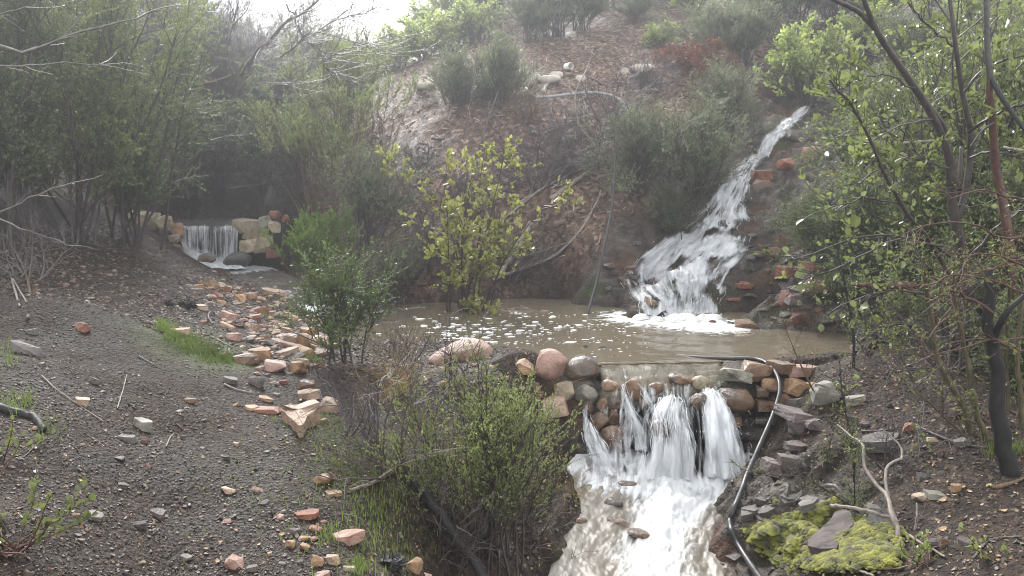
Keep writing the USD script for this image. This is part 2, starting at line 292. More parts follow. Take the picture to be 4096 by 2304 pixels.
GROUND = mat("ground", {
    "g": ("geometry", {}), "za": ("attribute", {"attribute": "zone"}), "ga": ("attribute", {"attribute": "grassy"}), "zs": ("separate_color", {}),
    # gravel
    "v1": ("voronoi_texture", {"scale": 85.0, "randomness": 1.0}), "v1b": ("rgb_to_bw", {}), "c1": ramp((.15, (.0042, .0029, .0022)), (.5, (.0150, .0100, .0074)), (.72, (.027, .0185, .0135)), (.9, (.055, .040, .029)), (1, (.095, .071, .053))),
    "n1": ("noise_texture", {"scale": 1.3, "detail": 7.0, "roughness": .6}), "c1n": ramp((.3, (.38, .35, .34)), (.7, (1.25, 1.13, 1.0))), "mx1": ("mix_color", {"blend_type": "multiply", "fac": 1.0, "use_clamp": False}),
    # clay with chips
    "mp2": ("mapping", {"scale": (1.0, 1.0, .6), "rotation": (.4, .5, .3)}), "v2": ("voronoi_texture", {"scale": 19.0}), "v2b": ("rgb_to_bw", {}), "c2": ramp((.1, (.026, .018, .0135)), (.5, (.082, .055, .042)), (.75, (.14, .097, .075)), (.95, (.26, .20, .16))),
    "n2": ("noise_texture", {"scale": 1.1, "detail": 6.0, "roughness": .65}), "c2n": ramp((.3, (.5, .5, .52)), (.65, (1.2, 1.12, 1.05))), "mx2": ("mix_color", {"blend_type": "multiply", "fac": 1.0, "use_clamp": False}),
    # wet rock, grey slate with rusty beds
    "mp3": ("mapping", {"scale": (1.0, 1.0, 2.6), "rotation": (.35, -.3, .2)}), "n3": ("noise_texture", {"scale": 5.0, "detail": 8.0, "roughness": .7}), "c3": ramp((.3, (.012, .0105, .009)), (.5, (.045, .038, .032)), (.62, (.085, .073, .063)), (.75, (.13, .115, .10))),
    "n3b": ("noise_texture", {"scale": 1.35, "detail": 5.0, "roughness": .6}), "f3": ramp((.54, (0, 0, 0)), (.68, (.9, .9, .9))), "rust": ("mix_color", {"b": (.075, .03, .015)}),
    "n3c": ("noise_texture", {"scale": 2.1, "detail": 5.0, "roughness": .6}), "f3c": ramp((.56, (0, 0, 0)), (.66, (.75, .75, .75))), "moss": ("mix_color", {"b": (.03, .04, .012)}), "off": ("vector_math", {"vector2": (7.3, 2.1, 5.5)}),
    # loam with leaf litter
    "v4": ("voronoi_texture", {"scale": 30.0}), "v4b": ("rgb_to_bw", {}), "c4": ramp((.2, (.009, .006, .0045)), (.6, (.026, .0175, .0125)), (.85, (.048, .033, .024)), (.97, (.11, .085, .062))),
    "n4": ("noise_texture", {"scale": 2.5, "detail": 5.0}), "c4n": ramp((.3, (.6, .55, .5)), (.7, (1.25, 1.2, 1.15))), "mx4": ("mix_color", {"blend_type": "multiply", "fac": 1.0, "use_clamp": False}),
    "a": ("mix_color", {}), "b": ("mix_color", {}), "c": ("mix_color", {}), "d": ("mix_color", {"b": (.035, .042, .014)}),
    "nb": ("noise_texture", {"scale": 38.0, "detail": 6.0, "roughness": .7}), "vb": ("voronoi_texture", {"scale": 46.0}), "hb": ("math", {"math_type": "multiply_add", "value2": -.8}),
    "bump": ("bump", {"strength": .75, "distance": .02}), "rr": ramp((.3, (.5, .5, .5)), (.7, (.85, .85, .85))),
    "p": ("principled_bsdf", {"specular_ior_level": .13})},
    [("za.color", "zs.color"), ("g.position", "v1.vector"), ("v1.color", "v1b.color"), ("v1b.val", "c1.fac"), ("g.position", "n1.vector"), ("n1.fac", "c1n.fac"), ("c1.color", "mx1.a"), ("c1n.color", "mx1.b"),
     ("g.position", "mp2.vector"), ("mp2.vector", "v2.vector"), ("v2.color", "v2b.color"), ("v2b.val", "c2.fac"), ("g.position", "n2.vector"), ("n2.fac", "c2n.fac"), ("c2.color", "mx2.a"), ("c2n.color", "mx2.b"),
     ("g.position", "mp3.vector"), ("mp3.vector", "n3.vector"), ("n3.fac", "c3.fac"), ("g.position", "n3b.vector"), ("n3b.fac", "f3.fac"), ("f3.color", "rust.fac"), ("c3.color", "rust.a"),
     ("g.position", "off.vector1"), ("off.vector", "n3c.vector"), ("n3c.fac", "f3c.fac"), ("f3c.color", "moss.fac"), ("rust.result", "moss.a"),
     ("g.position", "v4.vector"), ("v4.color", "v4b.color"), ("v4b.val", "c4.fac"), ("g.position", "n4.vector"), ("n4.fac", "c4n.fac"), ("c4.color", "mx4.a"), ("c4n.color", "mx4.b"),
     ("zs.r", "a.fac"), ("mx1.result", "a.a"), ("mx2.result", "a.b"), ("zs.g", "b.fac"), ("a.result", "b.a"), ("moss.result", "b.b"), ("zs.b", "c.fac"), ("b.result", "c.a"), ("mx4.result", "c.b"),
     ("ga.fac", "d.fac"), ("c.result", "d.a"),
     ("g.position", "nb.vector"), ("g.position", "vb.vector"), ("vb.distance", "hb.value1"), ("nb.fac", "hb.value3"), ("hb.value", "bump.height"), ("n1.fac", "rr.fac"),
     ("d.result", "p.base_color"), ("bump.normal", "p.normal"), ("rr.color", "p.roughness")], surface="p.BSDF")
tag(obj("ground", gv, gf, GROUND, primvars={"zone": _zone, "grassy": _grass}), "wet gravel path, loam banks and red clay hillside round the pool", None, None, "structure")
# ------------------------------------------------------------------ water
def water_mat(name, body, body2, foam_scale, stretch=(1, 1, 1), rough=.07, bump=.35, bscale=7.0, foam=(.5, .51, .51), soft=.12):
    """Muddy water with foam where the mesh's foam attribute is high."""
    return mat(name, {
        "uv": ("uvmap", {"attribute": "st"}), "mp": ("mapping", {"scale": stretch}), "fa": ("attribute", {"attribute": "foam"}),
        "n": ("noise_texture", {"scale": foam_scale, "detail": 6.0, "roughness": .62, "distortion": .6}), "n2": ("noise_texture", {"scale": foam_scale * 3.7, "detail": 4.0, "roughness": .6}),
        "nn": ("math", {"math_type": "multiply_add", "value2": .35}), "nm": ("math", {"math_type": "multiply", "value2": .74}),
        "s": ("math", {"math_type": "add"}), "r": ("map_range", {"from_min": 1 - soft, "from_max": 1 + soft, "clamp": True, "range_type": "smoothstep"}),
        "nc": ("noise_texture", {"scale": foam_scale * .5, "detail": 3.0}), "b": ("mix_color", {"a": body, "b": body2}),
        "c": ("mix_color", {"b": foam}), "rg": ("mix_float", {"a": rough, "b": .55}),
        "nb": ("noise_texture", {"scale": bscale, "detail": 4.0, "roughness": .5}), "bump": ("bump", {"strength": bump, "distance": .03}),
        "p": ("principled_bsdf", {"ior": 1.33, "specular_ior_level": .5})},
        [("uv.UV", "mp.vector"), ("mp.vector", "n.vector"), ("mp.vector", "n2.vector"), ("n2.fac", "nn.value1"), ("n.fac", "nm.value1"), ("nm.value", "nn.value3"), ("nn.value", "s.value1"), ("fa.fac", "s.value2"), ("s.value", "r.value"),
         ("mp.vector", "nc.vector"), ("nc.fac", "b.fac"), ("b.result", "c.a"), ("r.result", "c.fac"), ("r.result", "rg.fac"), ("mp.vector", "nb.vector"), ("nb.fac", "bump.height"),
         ("c.result", "p.base_color"), ("rg.result", "p.roughness"), ("bump.normal", "p.normal")], surface="p.BSDF")
POOLW = water_mat("muddy_pool_water", (.074, .062, .043), (.098, .083, .06), 9.0, (1, 1, 1), bump=.22, bscale=5.0)
STREAMW = water_mat("running_stream_water", (.075, .066, .052), (.13, .115, .095), 5.0, (2.4, .8, 1), bump=.10, bscale=3.0, rough=.46, foam=(.42, .43, .435), soft=.17)
UPPERW = water_mat("shallow_stream_water", (.075, .07, .06), (.12, .112, .10), 7.0, (2.4, .7, 1), bump=.5, bscale=8.0)
def fall_mat(name, scale, stretch, lo, hi, color=(.60, .615, .63), most=.94):
    """White falling water: streaks along the flow with gaps that show the rock."""
    return mat(name, {
        "uv": ("uvmap", {"attribute": "st"}), "mp": ("mapping", {"scale": stretch}), "mp2": ("mapping", {"scale": (1.0, .42, 1.0)}), "fa": ("attribute", {"attribute": "dens"}),
        "n": ("noise_texture", {"scale": scale, "detail": 7.0, "roughness": .6, "distortion": .25}), "n2": ("noise_texture", {"scale": 5.5, "detail": 5.0, "roughness": .6, "distortion": .5}), "mx": ("mix_float", {"fac": .36}), "s": ("math", {"math_type": "add"}),
        "r": ("map_range", {"from_min": lo, "from_max": hi, "to_max": most, "clamp": True, "range_type": "smoothstep"}),
        "nb": ("noise_texture", {"scale": scale * 1.2, "detail": 4.0}), "bump": ("bump", {"strength": .7, "distance": .05}), "cr": ramp((.3, (color[0] * .62, color[1] * .64, color[2] * .66)), (.6, color)),
        "d": ("principled_bsdf", {"roughness": .3, "ior": 1.33}), "tl": ("translucent_bsdf", {}), "w": ("mix_closure", {"fac": .25}),
        "t": ("transparent_bsdf", {}), "m": ("mix_closure", {})},
        [("uv.UV", "mp.vector"), ("uv.UV", "mp2.vector"), ("mp.vector", "n.vector"), ("mp2.vector", "n2.vector"), ("n.fac", "mx.a"), ("n2.fac", "mx.b"), ("mx.result", "s.value1"), ("fa.fac", "s.value2"), ("s.value", "r.value"), ("r.result", "m.fac"), ("n.fac", "cr.fac"), ("cr.color", "d.base_color"), ("cr.color", "tl.color"),
         ("mp.vector", "nb.vector"), ("nb.fac", "bump.height"), ("bump.normal", "d.normal"), ("d.BSDF", "w.closure1"), ("tl.BSDF", "w.closure2"), ("t.BSDF", "m.closure1"), ("w.closure", "m.closure2")], surface="m.closure")
FALL = fall_mat("white_falling_water", 19.0, (1.0, .10, 1), .84, 1.12)
CURTAIN = fall_mat("thin_falling_curtain", 20.0, (1.0, .05, 1), .86, 1.14, most=.9)
STRAND = mat("water_strand", {"d": ("principled_bsdf", {"base_color": (.60, .615, .63), "roughness": .25, "ior": 1.33}), "t": ("translucent_bsdf", {"color": (.60, .615, .63)}), "m": ("mix_closure", {"fac": .3})},
             [("d.BSDF", "m.closure1"), ("t.BSDF", "m.closure2")], surface="m.closure")
FOAMM = mat("floating_foam", {"d": ("principled_bsdf", {"base_color": (.5, .5, .485), "roughness": .6}), "n": ("noise_texture", {"scale": 90.0, "detail": 3.0}), "b": ("bump", {"strength": .6, "distance": .01}), "g": ("geometry", {})},
            [("g.position", "n.vector"), ("n.fac", "b.height"), ("b.normal", "d.normal")], surface="d.BSDF")

def px_grid(stations, na, nl):
    """Stations (left u, v, right u, v, extra ...) in the 2576-wide reading of the photograph -> grids along x across."""
    s = smooth_line(np.array(stations, float), nl); t = np.linspace(0, 1, na)
    u = (s[:, 0:1] * (1 - t) + s[:, 2:3] * t) * K; v = (s[:, 1:2] * (1 - t) + s[:, 3:4] * t) * K
    return u, v, s[:, 4:], t
def flow_uv(P):
    """Metres across and along a grid of points."""
    c = np.linalg.norm(np.diff(P, axis=1), axis=2).mean(0); a = np.linalg.norm(np.diff(P, axis=0), axis=2).mean(1)
    c = np.concatenate([[0], np.cumsum(c)]); a = np.concatenate([[0], np.cumsum(a)])
    w = np.linalg.norm(P[:, -1] - P[:, 0], axis=1); x = (np.linspace(0, 1, P.shape[1])[None] - .5) * (0.08 * w[:, None] + .92 * w.mean())
    return np.stack([x, np.broadcast_to(a[:, None], x.shape)], -1)
def face_up(v, f):
    n = np.cross(v[f[:, 1]] - v[f[:, 0]], v[f[:, 2]] - v[f[:, 0]]).sum(0)
    return f if n[2] - n[1] > 0 else f[:, ::-1]
def sheet(name, P, m, parent, prim):
    uv = flow_uv(P).reshape(-1, 2); v = P.reshape(-1, 3); f = face_up(v, grid_faces(*P.shape[:2]))
    return obj(name, v, f, m, parent, uv=uv, primvars={k: a.ravel() for k, a in prim.items()})
def strands(rng, P, n, w, off, lift, dens=None, length=(.25, .7), sway=.02):
    """Thin ribbons of water running down the grid P, lifted off it."""
    M = Mesh(); nl, na = P.shape[:2]
    N = np.stack([np.gradient(P[..., k], axis=0) for k in range(3)], -1); A = np.stack([np.gradient(P[..., k], axis=1) for k in range(3)], -1)
    Nn = np.cross(A, N); Nn /= np.maximum(np.linalg.norm(Nn, axis=-1, keepdims=True), 1e-9)
    flip = np.where((Nn[..., 2:3] - Nn[..., 1:2]) < 0, -1, 1); Nn = Nn * flip
    A = A / np.maximum(np.linalg.norm(A, axis=-1, keepdims=True), 1e-9)
    made = 0
    while made < n:
        c = rng.uniform(0.01, .99); a = rng.uniform(-.05, .92)
        if dens is not None:
            i, j = int(np.clip(a, 0, .99) * nl), int(c * na)
            if rng.random() > dens[i, j]: continue
        ln = rng.uniform(*length); k = 7
        s = np.clip(np.linspace(a, a + ln, k), 0, 1) * (nl - 1); cc = np.clip(c + np.cumsum(rng.normal(0, sway, k)) * .5, 0, 1) * (na - 1)
        i, j = s.astype(int), cc.astype(int)
        h = off + lift * rng.random() * np.sin(np.linspace(0.2, np.pi, k)) + rng.normal(0, .004, k)
        p = P[i, j] + Nn[i, j] * h[:, None]
        ww = w * rng.uniform(.4, 1.5) * np.sin(np.linspace(.25, np.pi - .1, k))
        side = A[i, j] * ww[:, None] / 2
        M.add(np.vstack([p - side, p + Nn[i, j] * ww[:, None] * .35, p + side]), np.vstack([quads([[r, r + 1, k + r + 1, k + r] for r in range(k - 1)]), quads([[k + r, k + r + 1, 2 * k + r + 1, 2 * k + r] for r in range(k - 1)])]))
        made += 1
    return M
_DROP = np.array([[1, 0, 0], [-1, 0, 0], [0, 1, 0], [0, -1, 0], [0, 0, 1], [0, 0, -1.0]]); _DROPF = np.array([[0, 2, 4], [2, 1, 4], [1, 3, 4], [3, 0, 4], [2, 0, 5], [1, 2, 5], [3, 1, 5], [0, 3, 5]])
def drops(rng, centers, r):
    M = Mesh()
    for c in centers:
        s = r * rng.uniform(.4, 1.4); M.add(_DROP * s * np.array([1, 1, rng.uniform(1, 2.2)]) + c, _DROPF)
    return M

# the pool
from shapely.geometry import Polygon
from shapely import contains_xy
WZ = -.10
_pp = [(1010, 895), (1080, 893), (1250, 918), (1400, 925), (1480, 926), (1510, 916), (1660, 913), (1810, 910), (1880, 911), (2060, 910), (2140, 890), (2180, 855), (2110, 790), (1900, 775), (1750, 770), (1500, 755), (1300, 750), (1000, 745), (880, 752), (800, 780), (820, 850), (900, 890)]
_poly = Polygon([tuple(at_z(u * K, v * K, WZ)[:2]) for u, v in _pp])
x0, y0, x1, y1 = _poly.bounds
xs, ys = np.arange(x0, x1 + .03, .03), np.arange(y0, y1 + .03, .03)
X, Y = np.meshgrid(xs, ys, indexing="ij")
inside = contains_xy(_poly.buffer(.03), X.ravel(), Y.ravel()).reshape(X.shape)
def near_px(X, Y, pts, z=WZ):
    d = np.full(X.shape, 9.0)
    for u, v in pts:
        c = at_z(u * K, v * K, z); d = np.minimum(d, np.hypot(X - c[0], (Y - c[1])))
    return d
foot = [(1610 + 8 * i, 798 + i * .9) for i in range(23)]
dfoot = near_px(X, Y, foot); dinf = near_px(X, Y, [(850, 772), (880, 780), (910, 785)])
rip = (fbm2(X, Y, 4.5, 3, 61) - .5) * .022 * np.exp(-dfoot / 1.2) + (fbm2(X, Y, 9, 2, 62) - .5) * .006
rip += .006 * np.sin(dfoot * 17 + 5 * fbm2(X, Y, 2.2, 3, 63)) * np.exp(-dfoot * 1.2)
f4 = grid_faces(*X.shape); keep = inside.ravel()[f4].all(1)
pv = np.stack([X, Y, WZ + rip], -1).reshape(-1, 3)
pf = f4[keep]; ids, pf = np.unique(pf, return_inverse=True); pf = pf.reshape(-1, 3)
foamw = np.clip(.5 * np.exp(-(dfoot / .5) ** 1.5) + .30 * np.exp(-dfoot / 1.1) + .5 * np.exp(-(dinf / .5) ** 2), 0, .75)
pf = face_up(pv[ids], pf)
tag(obj("pool_water", pv[ids], pf, POOLW, uv=np.stack([X, Y], -1).reshape(-1, 2)[ids], primvars={"foam": foamw.ravel()[ids]}), "muddy brown pool held behind the stone dam", "pool", None, "structure")
# foam clots floating on its left half
rngf = np.random.default_rng(4)
def blob(rng, r, h, n=9):
    th = np.arange(n) / n * 2 * np.pi; rr = r * (1 + .28 * np.sin(th * 2 + rng.random() * 6) + rng.normal(0, .12, n))
    v = [np.stack([rr * k * np.cos(th), rr * k * np.sin(th), np.full(n, z)], 1) for k, z in ((1, 0), (.85, .55 * h), (.45, h))]
    return np.vstack(v + [[[0, 0, h * 1.05]]]), np.vstack([grid_faces(3, n, True), [[2 * n + i, 2 * n + (i + 1) % n, 3 * n] for i in range(n)]])
FM = Mesh()
for i in range(900):
    if i < 320: u, v = rngf.normal(1290, 140), rngf.normal(822, 22)
    elif i < 450: u, v = rngf.normal(1150, 60), rngf.normal(838, 22)
    else: u, v = rngf.uniform(1020, 1650), rngf.uniform(785, 900)
    if not (785 < v < 905): continue
    p = at_z(u * K, v * K, WZ)
    if gz(p[0], p[1]) > WZ - .03 or not contains_xy(_poly, p[0], p[1]): continue
    if i > 60 and fbm2(p[0], p[1] * 2.2, 2.3, 3, 66) < .47 + .05 * rngf.normal(): continue
    r = rngf.lognormal(-4.6, .55) * (1.15 if i < 450 else .55); r = min(r, .045)
    bv, bf = blob(rngf, r, min(.35 * r, .014)); bv[:, 0] *= rngf.uniform(1, 1.9)
    if r > .035: bv[:, 2] *= .5
    FM.add(bv + [p[0], p[1], WZ + .004], bf)
tag(FM.build("foam", FOAMM), "white clots of foam drifting on the left half of the pool", "foam", None, "stuff")

# upper pool and the stream that runs from it
pts = np.array([at_z(u * K, v * K, .73) for u, v in ((452, 571), (604, 571), (640, 566), (690, 552), (560, 549), (430, 552), (425, 562))])
xs = np.linspace(0, 1, 16)
X = pts[:, 0]; Y = pts[:, 1]
cpt = pts.mean(0); uvv = np.vstack([pts, cpt]); ff = np.array([[i, (i + 1) % len(pts), len(pts)] for i in range(len(pts))])
tag(obj("upper_pool_water", uvv, face_up(uvv, ff), UPPERW, uv=uvv[:, :2], primvars={"foam": np.zeros(len(uvv))}), "still dark water brimming above the small waterfall", "pool", None, "structure")
st = [(452, 690, 670, 664, .12), (515, 706, 715, 686, .10), (580, 722, 750, 702, .075), (655, 742, 790, 720, .04), (725, 764, 850, 738, -.01), (785, 786, 915, 758, -.07), (825, 808, 960, 778, -.105)]
u, v, ex, t = px_grid(st, 40, 130)
P = at_z(u, v, np.broadcast_to(ex, u.shape) + (fbm2(u, v, .05, 3, 71) - .5) * .03 + .015)
s = np.linspace(0, 1, 130)[:, None]
fo = .85 * np.exp(-(s / .09) ** 2) * np.ones_like(t) + .5 * np.exp(-((s - .8) / .12) ** 2) + .12 + .1 * np.exp(-((s - .3) / .2) ** 2)
tag(sheet("stream_water", P, UPPERW, None, {"foam": fo}), "grey shallow stream running from the small waterfall to the pool", "stream", None, "structure")

# the small upper waterfall: a curtain over the lip, churned foam below
rngw = np.random.default_rng(8)
uf = thing("upper_waterfall", "small waterfall dropping as a curtain between stacked stones", "waterfall", at_depth(525 * K, 675 * K, np.float64(12.3)))
O = np.array(UsdGeom.Xformable(uf).GetLocalTransformation().ExtractTranslation())
def curtain(st, na, nl):
    u, v, ex, t = px_grid(st, na, nl); d = ex[:, 0:1] * (1 - t) + ex[:, 1:2] * t
    return at_depth(u, v, d)
P = curtain([(455, 566, 604, 566, 12.95, 12.95), (455, 571, 602, 571, 12.68, 12.68), (455, 576, 600, 576, 12.6, 12.6), (457, 600, 598, 600, 12.55, 12.55), (458, 640, 597, 640, 12.5, 12.5), (455, 668, 600, 668, 12.45, 12.45)], 70, 60)
tt = np.linspace(0, 1, 70)[None]; ss = np.linspace(0, 1, 60)[:, None]
P[..., 1] += .03 * (fbm2(tt * 9 + 0 * ss, ss * .6 + 0 * tt, 1, 3, 5) - .5)
sheet("water_curtain", P - O, CURTAIN, uf, {"dens": .47 + .03 * np.sin(tt * 9.0) - .5 * np.clip(.12 - ss, 0, 1) * 4 * np.ones_like(tt) + .3 * np.clip(ss - .75, 0, 1)})
S = strands(rngw, P, 34, .007, .008, .02, None, (.3, .9), .001); sv, sf = S.arrays(); tag(obj("strand", sv - O, sf, STRAND, uf), None, None, None, "stuff")
P2 = curtain([(448, 600, 480, 596, 12.5, 12.5), (452, 622, 500, 620, 12.42, 12.42), (450, 648, 560, 640, 12.36, 12.36), (462, 668, 612, 660, 12.25, 12.3), (480, 684, 640, 676, 12.0, 12.15)], 60, 50)
P2 = P2 + np.stack([0 * P2[..., 0], -.09 * fbm2(P2[..., 0], P2[..., 2], 7, 3, 9), .12 * (fbm2(P2[..., 0], P2[..., 1] + P2[..., 2], 9, 3, 10) - .45)], -1)
e = np.sin(np.linspace(0, np.pi, 60))[None] ** .5
sheet("churned_foam", P2 - O, FALL, uf, {"dens": (.42 + .35 * np.linspace(0, 1, 50)[:, None]) * e})
P3 = curtain([(598, 640, 612, 640, 12.3, 12.3), (622, 646, 636, 644, 12.2, 12.2), (638, 660, 650, 656, 12.1, 12.1), (643, 678, 652, 676, 12.0, 12.0)], 8, 24)
pass

# the tall waterfall that slides down the rocks on the right
rngw = np.random.default_rng(9)
tf = thing("rock_waterfall", "tall white waterfall sliding down the wet rock slope into the pool", "waterfall", hit(1700 * K, 795 * K))
O = np.array(UsdGeom.Xformable(tf).GetLocalTransformation().ExtractTranslation())
def on_ground(st, na, nl, off, amp, freq=5.0, seed=0):
    u, v, ex, t = px_grid(st, na, nl); P = hit(u, v)
    y = P[..., 1].copy()
    from scipy.ndimage import gaussian_filter, median_filter
    P = P.copy(); dep = gaussian_filter(median_filter(P[..., 1], 7), 1.6)
    P = at_depth(u, v, dep); n = gnormal(P[..., 0], P[..., 1], .25)
    h = off + amp * (fbm2(P[..., 0] * 2.2, P[..., 1] * .9 + P[..., 2], freq, 4, seed) - .4)
    edge = np.sin(np.linspace(0, np.pi, na))[None] ** .5
    g = gz(P[..., 0], P[..., 1]) - P[..., 2]
    return P + n * (h * edge)[..., None] + np.stack([0 * g, 0 * g, np.clip(g, 0, .3)], -1)
main = [(1912, 397, 1938, 380), (1897, 405, 1926, 400), (1855, 425, 1903, 425), (1812, 470, 1893, 455), (1780, 515, 1886, 495), (1752, 545, 1880, 540), (1702, 578, 1905, 562), (1668, 600, 1912, 585), (1622, 632, 1910, 615), (1588, 660, 1890, 648), (1556, 700, 1856, 684), (1570, 730, 1836, 712), (1592, 760, 1822, 745), (1600, 785, 1814, 778), (1604, 800, 1810, 806)]
P = on_ground(main, 90, 330, .05, .16, 4.5, 80)
t = np.linspace(0, 1, 90)[None]; s = np.linspace(0, 1, 330)[:, None]
from scipy.ndimage import gaussian_filter
patch = gaussian_filter(rngw.normal(0, 1, (330, 90)), (7, 4)); patch /= patch.std()
ledge = sum(np.exp(-((s - c) / .025) ** 2) for c in (.06, .40, .62)) 
edge = np.clip(np.sin(np.pi * t), 0, 1) ** .15
core = np.exp(-((t - (.60 - .16 * s)) / .48) ** 2)
dn = (.45 + .13 * core + .12 * patch + .16 * ledge + .22 * np.exp(-((s - .98) / .05) ** 2)) * edge - .35 * (1 - edge)
sheet("water_sheet", P - O, FALL, tf, {"dens": dn})
for k, (stn, nn) in enumerate(((((2010, 272, 2050, 268), (1985, 288, 2035, 296), (1950, 312, 2012, 322), (1915, 338, 1988, 355), (1898, 370, 1960, 388), (1898, 398, 1945, 402)), 150),
                              (((1985, 285, 2010, 282), (1948, 300, 1968, 306), (1912, 318, 1930, 326), (1885, 338, 1906, 345), (1872, 360, 1895, 362), (1890, 385, 1915, 385), (1900, 400, 1925, 400)), 110),
                              (((2062, 228, 2090, 222), (2052, 250, 2075, 250), (2035, 270, 2058, 275)), 50),
                              (((1868, 645, 1884, 640), (1850, 658, 1870, 655), (1830, 672, 1850, 672), (1815, 692, 1834, 694), (1806, 712, 1824, 714), (1790, 735, 1815, 735)), 60))):
    Q = on_ground(stn, 22, nn, .035, .06, 6, 90 + k)
    tq = np.linspace(0, 1, 22)[None]; ed = np.sin(np.pi * tq) ** .4
    if k == 1: continue
    sheet("upper_rivulet" if k < 3 else "side_rivulet", Q - O, FALL, tf, {"dens": ((.54, .5, .42, .46)[k] * ed - .3 * (1 - ed)) * np.ones((nn, 1))})
dd = np.clip(.25 + .5 * core + .2 * patch + .3 * ledge, .03, 1) * edge
S = strands(rngw, P, 900, .0055, .01, .05, np.clip(dd * 1.5 - .5, .0, 1), (.015, .05), .002); sv, sf = S.arrays(); tag(obj("strand", sv - O, sf, STRAND, tf), None, None, None, "stuff")
cs = P[rngw.integers(60, 330, 260), rngw.integers(4, 86, 260)] + rngw.normal(0, .05, (260, 3)) + [0, -.05, .06]
base = at_z((1600 + rngw.random(160) * 210) * K, (792 + rngw.random(160) * 18) * K, WZ) + np.c_[rngw.normal(0, .04, 160), rngw.normal(-.1, .08, 160), rngw.gamma(1.3, .05, 160)]
S = drops(rngw, np.vstack([cs[:120], base]), .0055); sv, sf = S.arrays(); tag(obj("spray", sv - O, sf, STRAND, tf), None, None, None, "stuff")
mb = Mesh()
for i in range(30):      # heaped foam where it meets the pool
    p = at_z((1605 + i * 6.4 + rngw.normal(0, 4)) * K, (800 + i * .22 + rngw.normal(0, 3)) * K, WZ); bv, bf = blob(rngw, rngw.uniform(.04, .10), rngw.uniform(.02, .055), 10); mb.add(bv + p, bf)
v_, f_ = mb.arrays(); tag(obj("heaped_foam", v_ - O, f_, FOAMM, tf), None, None, None, "stuff")

# the dam's spillway: smooth lip, two white plumes, trickles between the stones
rngw = np.random.default_rng(10)
dw = thing("dam_waterfall", "churning white waterfall pouring over the stone dam in two plumes", "waterfall", at_depth(1680 * K, 1200 * K, np.float64(6.4)))
O = np.array(UsdGeom.Xformable(dw).GetLocalTransformation().ExtractTranslation())
LIP = mat("smooth_sliding_water", {"uv": ("uvmap", {"attribute": "st"}), "mp": ("mapping", {"scale": (1, .3, 1)}), "n": ("noise_texture", {"scale": 9.0, "detail": 5.0, "distortion": .6}), "b": ("bump", {"strength": .8, "distance": .02}),
    "p": ("principled_bsdf", {"base_color": (.13, .115, .085), "roughness": .06, "ior": 1.33}), "t": ("transparent_bsdf", {"color": (.95, .93, .88)}), "fa": ("attribute", {"attribute": "dens"}), "r": ramp((.35, (.3, .3, .3)), (.7, (.85, .85, .85))), "rm": ("math", {"math_type": "multiply"}), "m": ("mix_closure", {})},
    [("uv.UV", "mp.vector"), ("mp.vector", "n.vector"), ("n.fac", "b.height"), ("b.normal", "p.normal"), ("n.fac", "r.fac"), ("r.color", "rm.value1"), ("fa.fac", "rm.value2"), ("rm.value", "m.fac"), ("t.BSDF", "m.closure1"), ("p.BSDF", "m.closure2")], surface="m.closure")
P = curtain([(1502, 911, 1818, 905, 7.36, 7.455), (1506, 926, 1816, 920, 7.21, 7.30), (1510, 945, 1816, 932, 7.06, 7.22), (1512, 962, 1816, 945, 6.98, 7.08), (1508, 985, 1816, 962, 6.90, 7.0), (1500, 1015, 1818, 990, 6.85, 6.95), (1492, 1050, 1820, 1020, 6.78, 6.88)], 90, 70)
tt = np.linspace(0, 1, 90)[None]; ss = np.linspace(0, 1, 70)[:, None]
P[..., 2] += .02 * (fbm2(P[..., 0], P[..., 1], 8, 3, 14) - .5)
sheet("lip", P - O, LIP, dw, {"dens": np.clip(1.25 - 2.1 * np.clip(ss - .38 - .12 * (fbm2(tt * 9, tt * 0, 1, 3, 3) - .5), 0, 1), 0.05, 1) * np.clip(np.sin(np.pi * tt) * 6 * (.6 + .8 * fbm2(tt * 0 + 3 + 0 * ss, ss * 9 + 0 * tt, 1, 3, 31)), 0, 1)})
P[..., 1] -= .012; P[..., 2] += .006
sheet("lip_foam", P - O, FALL, dw, {"dens": .20 + .30 * np.clip(ss - .3, 0, .5) + .16 * (fbm2(tt * 14 + 0 * ss, ss * 1.5 + 0 * tt, 1, 3, 4) - .5) + .10 * np.exp(-((ss - .42) / .05) ** 2) + .10 * np.exp(-((ss - .22) / .10) ** 2)})
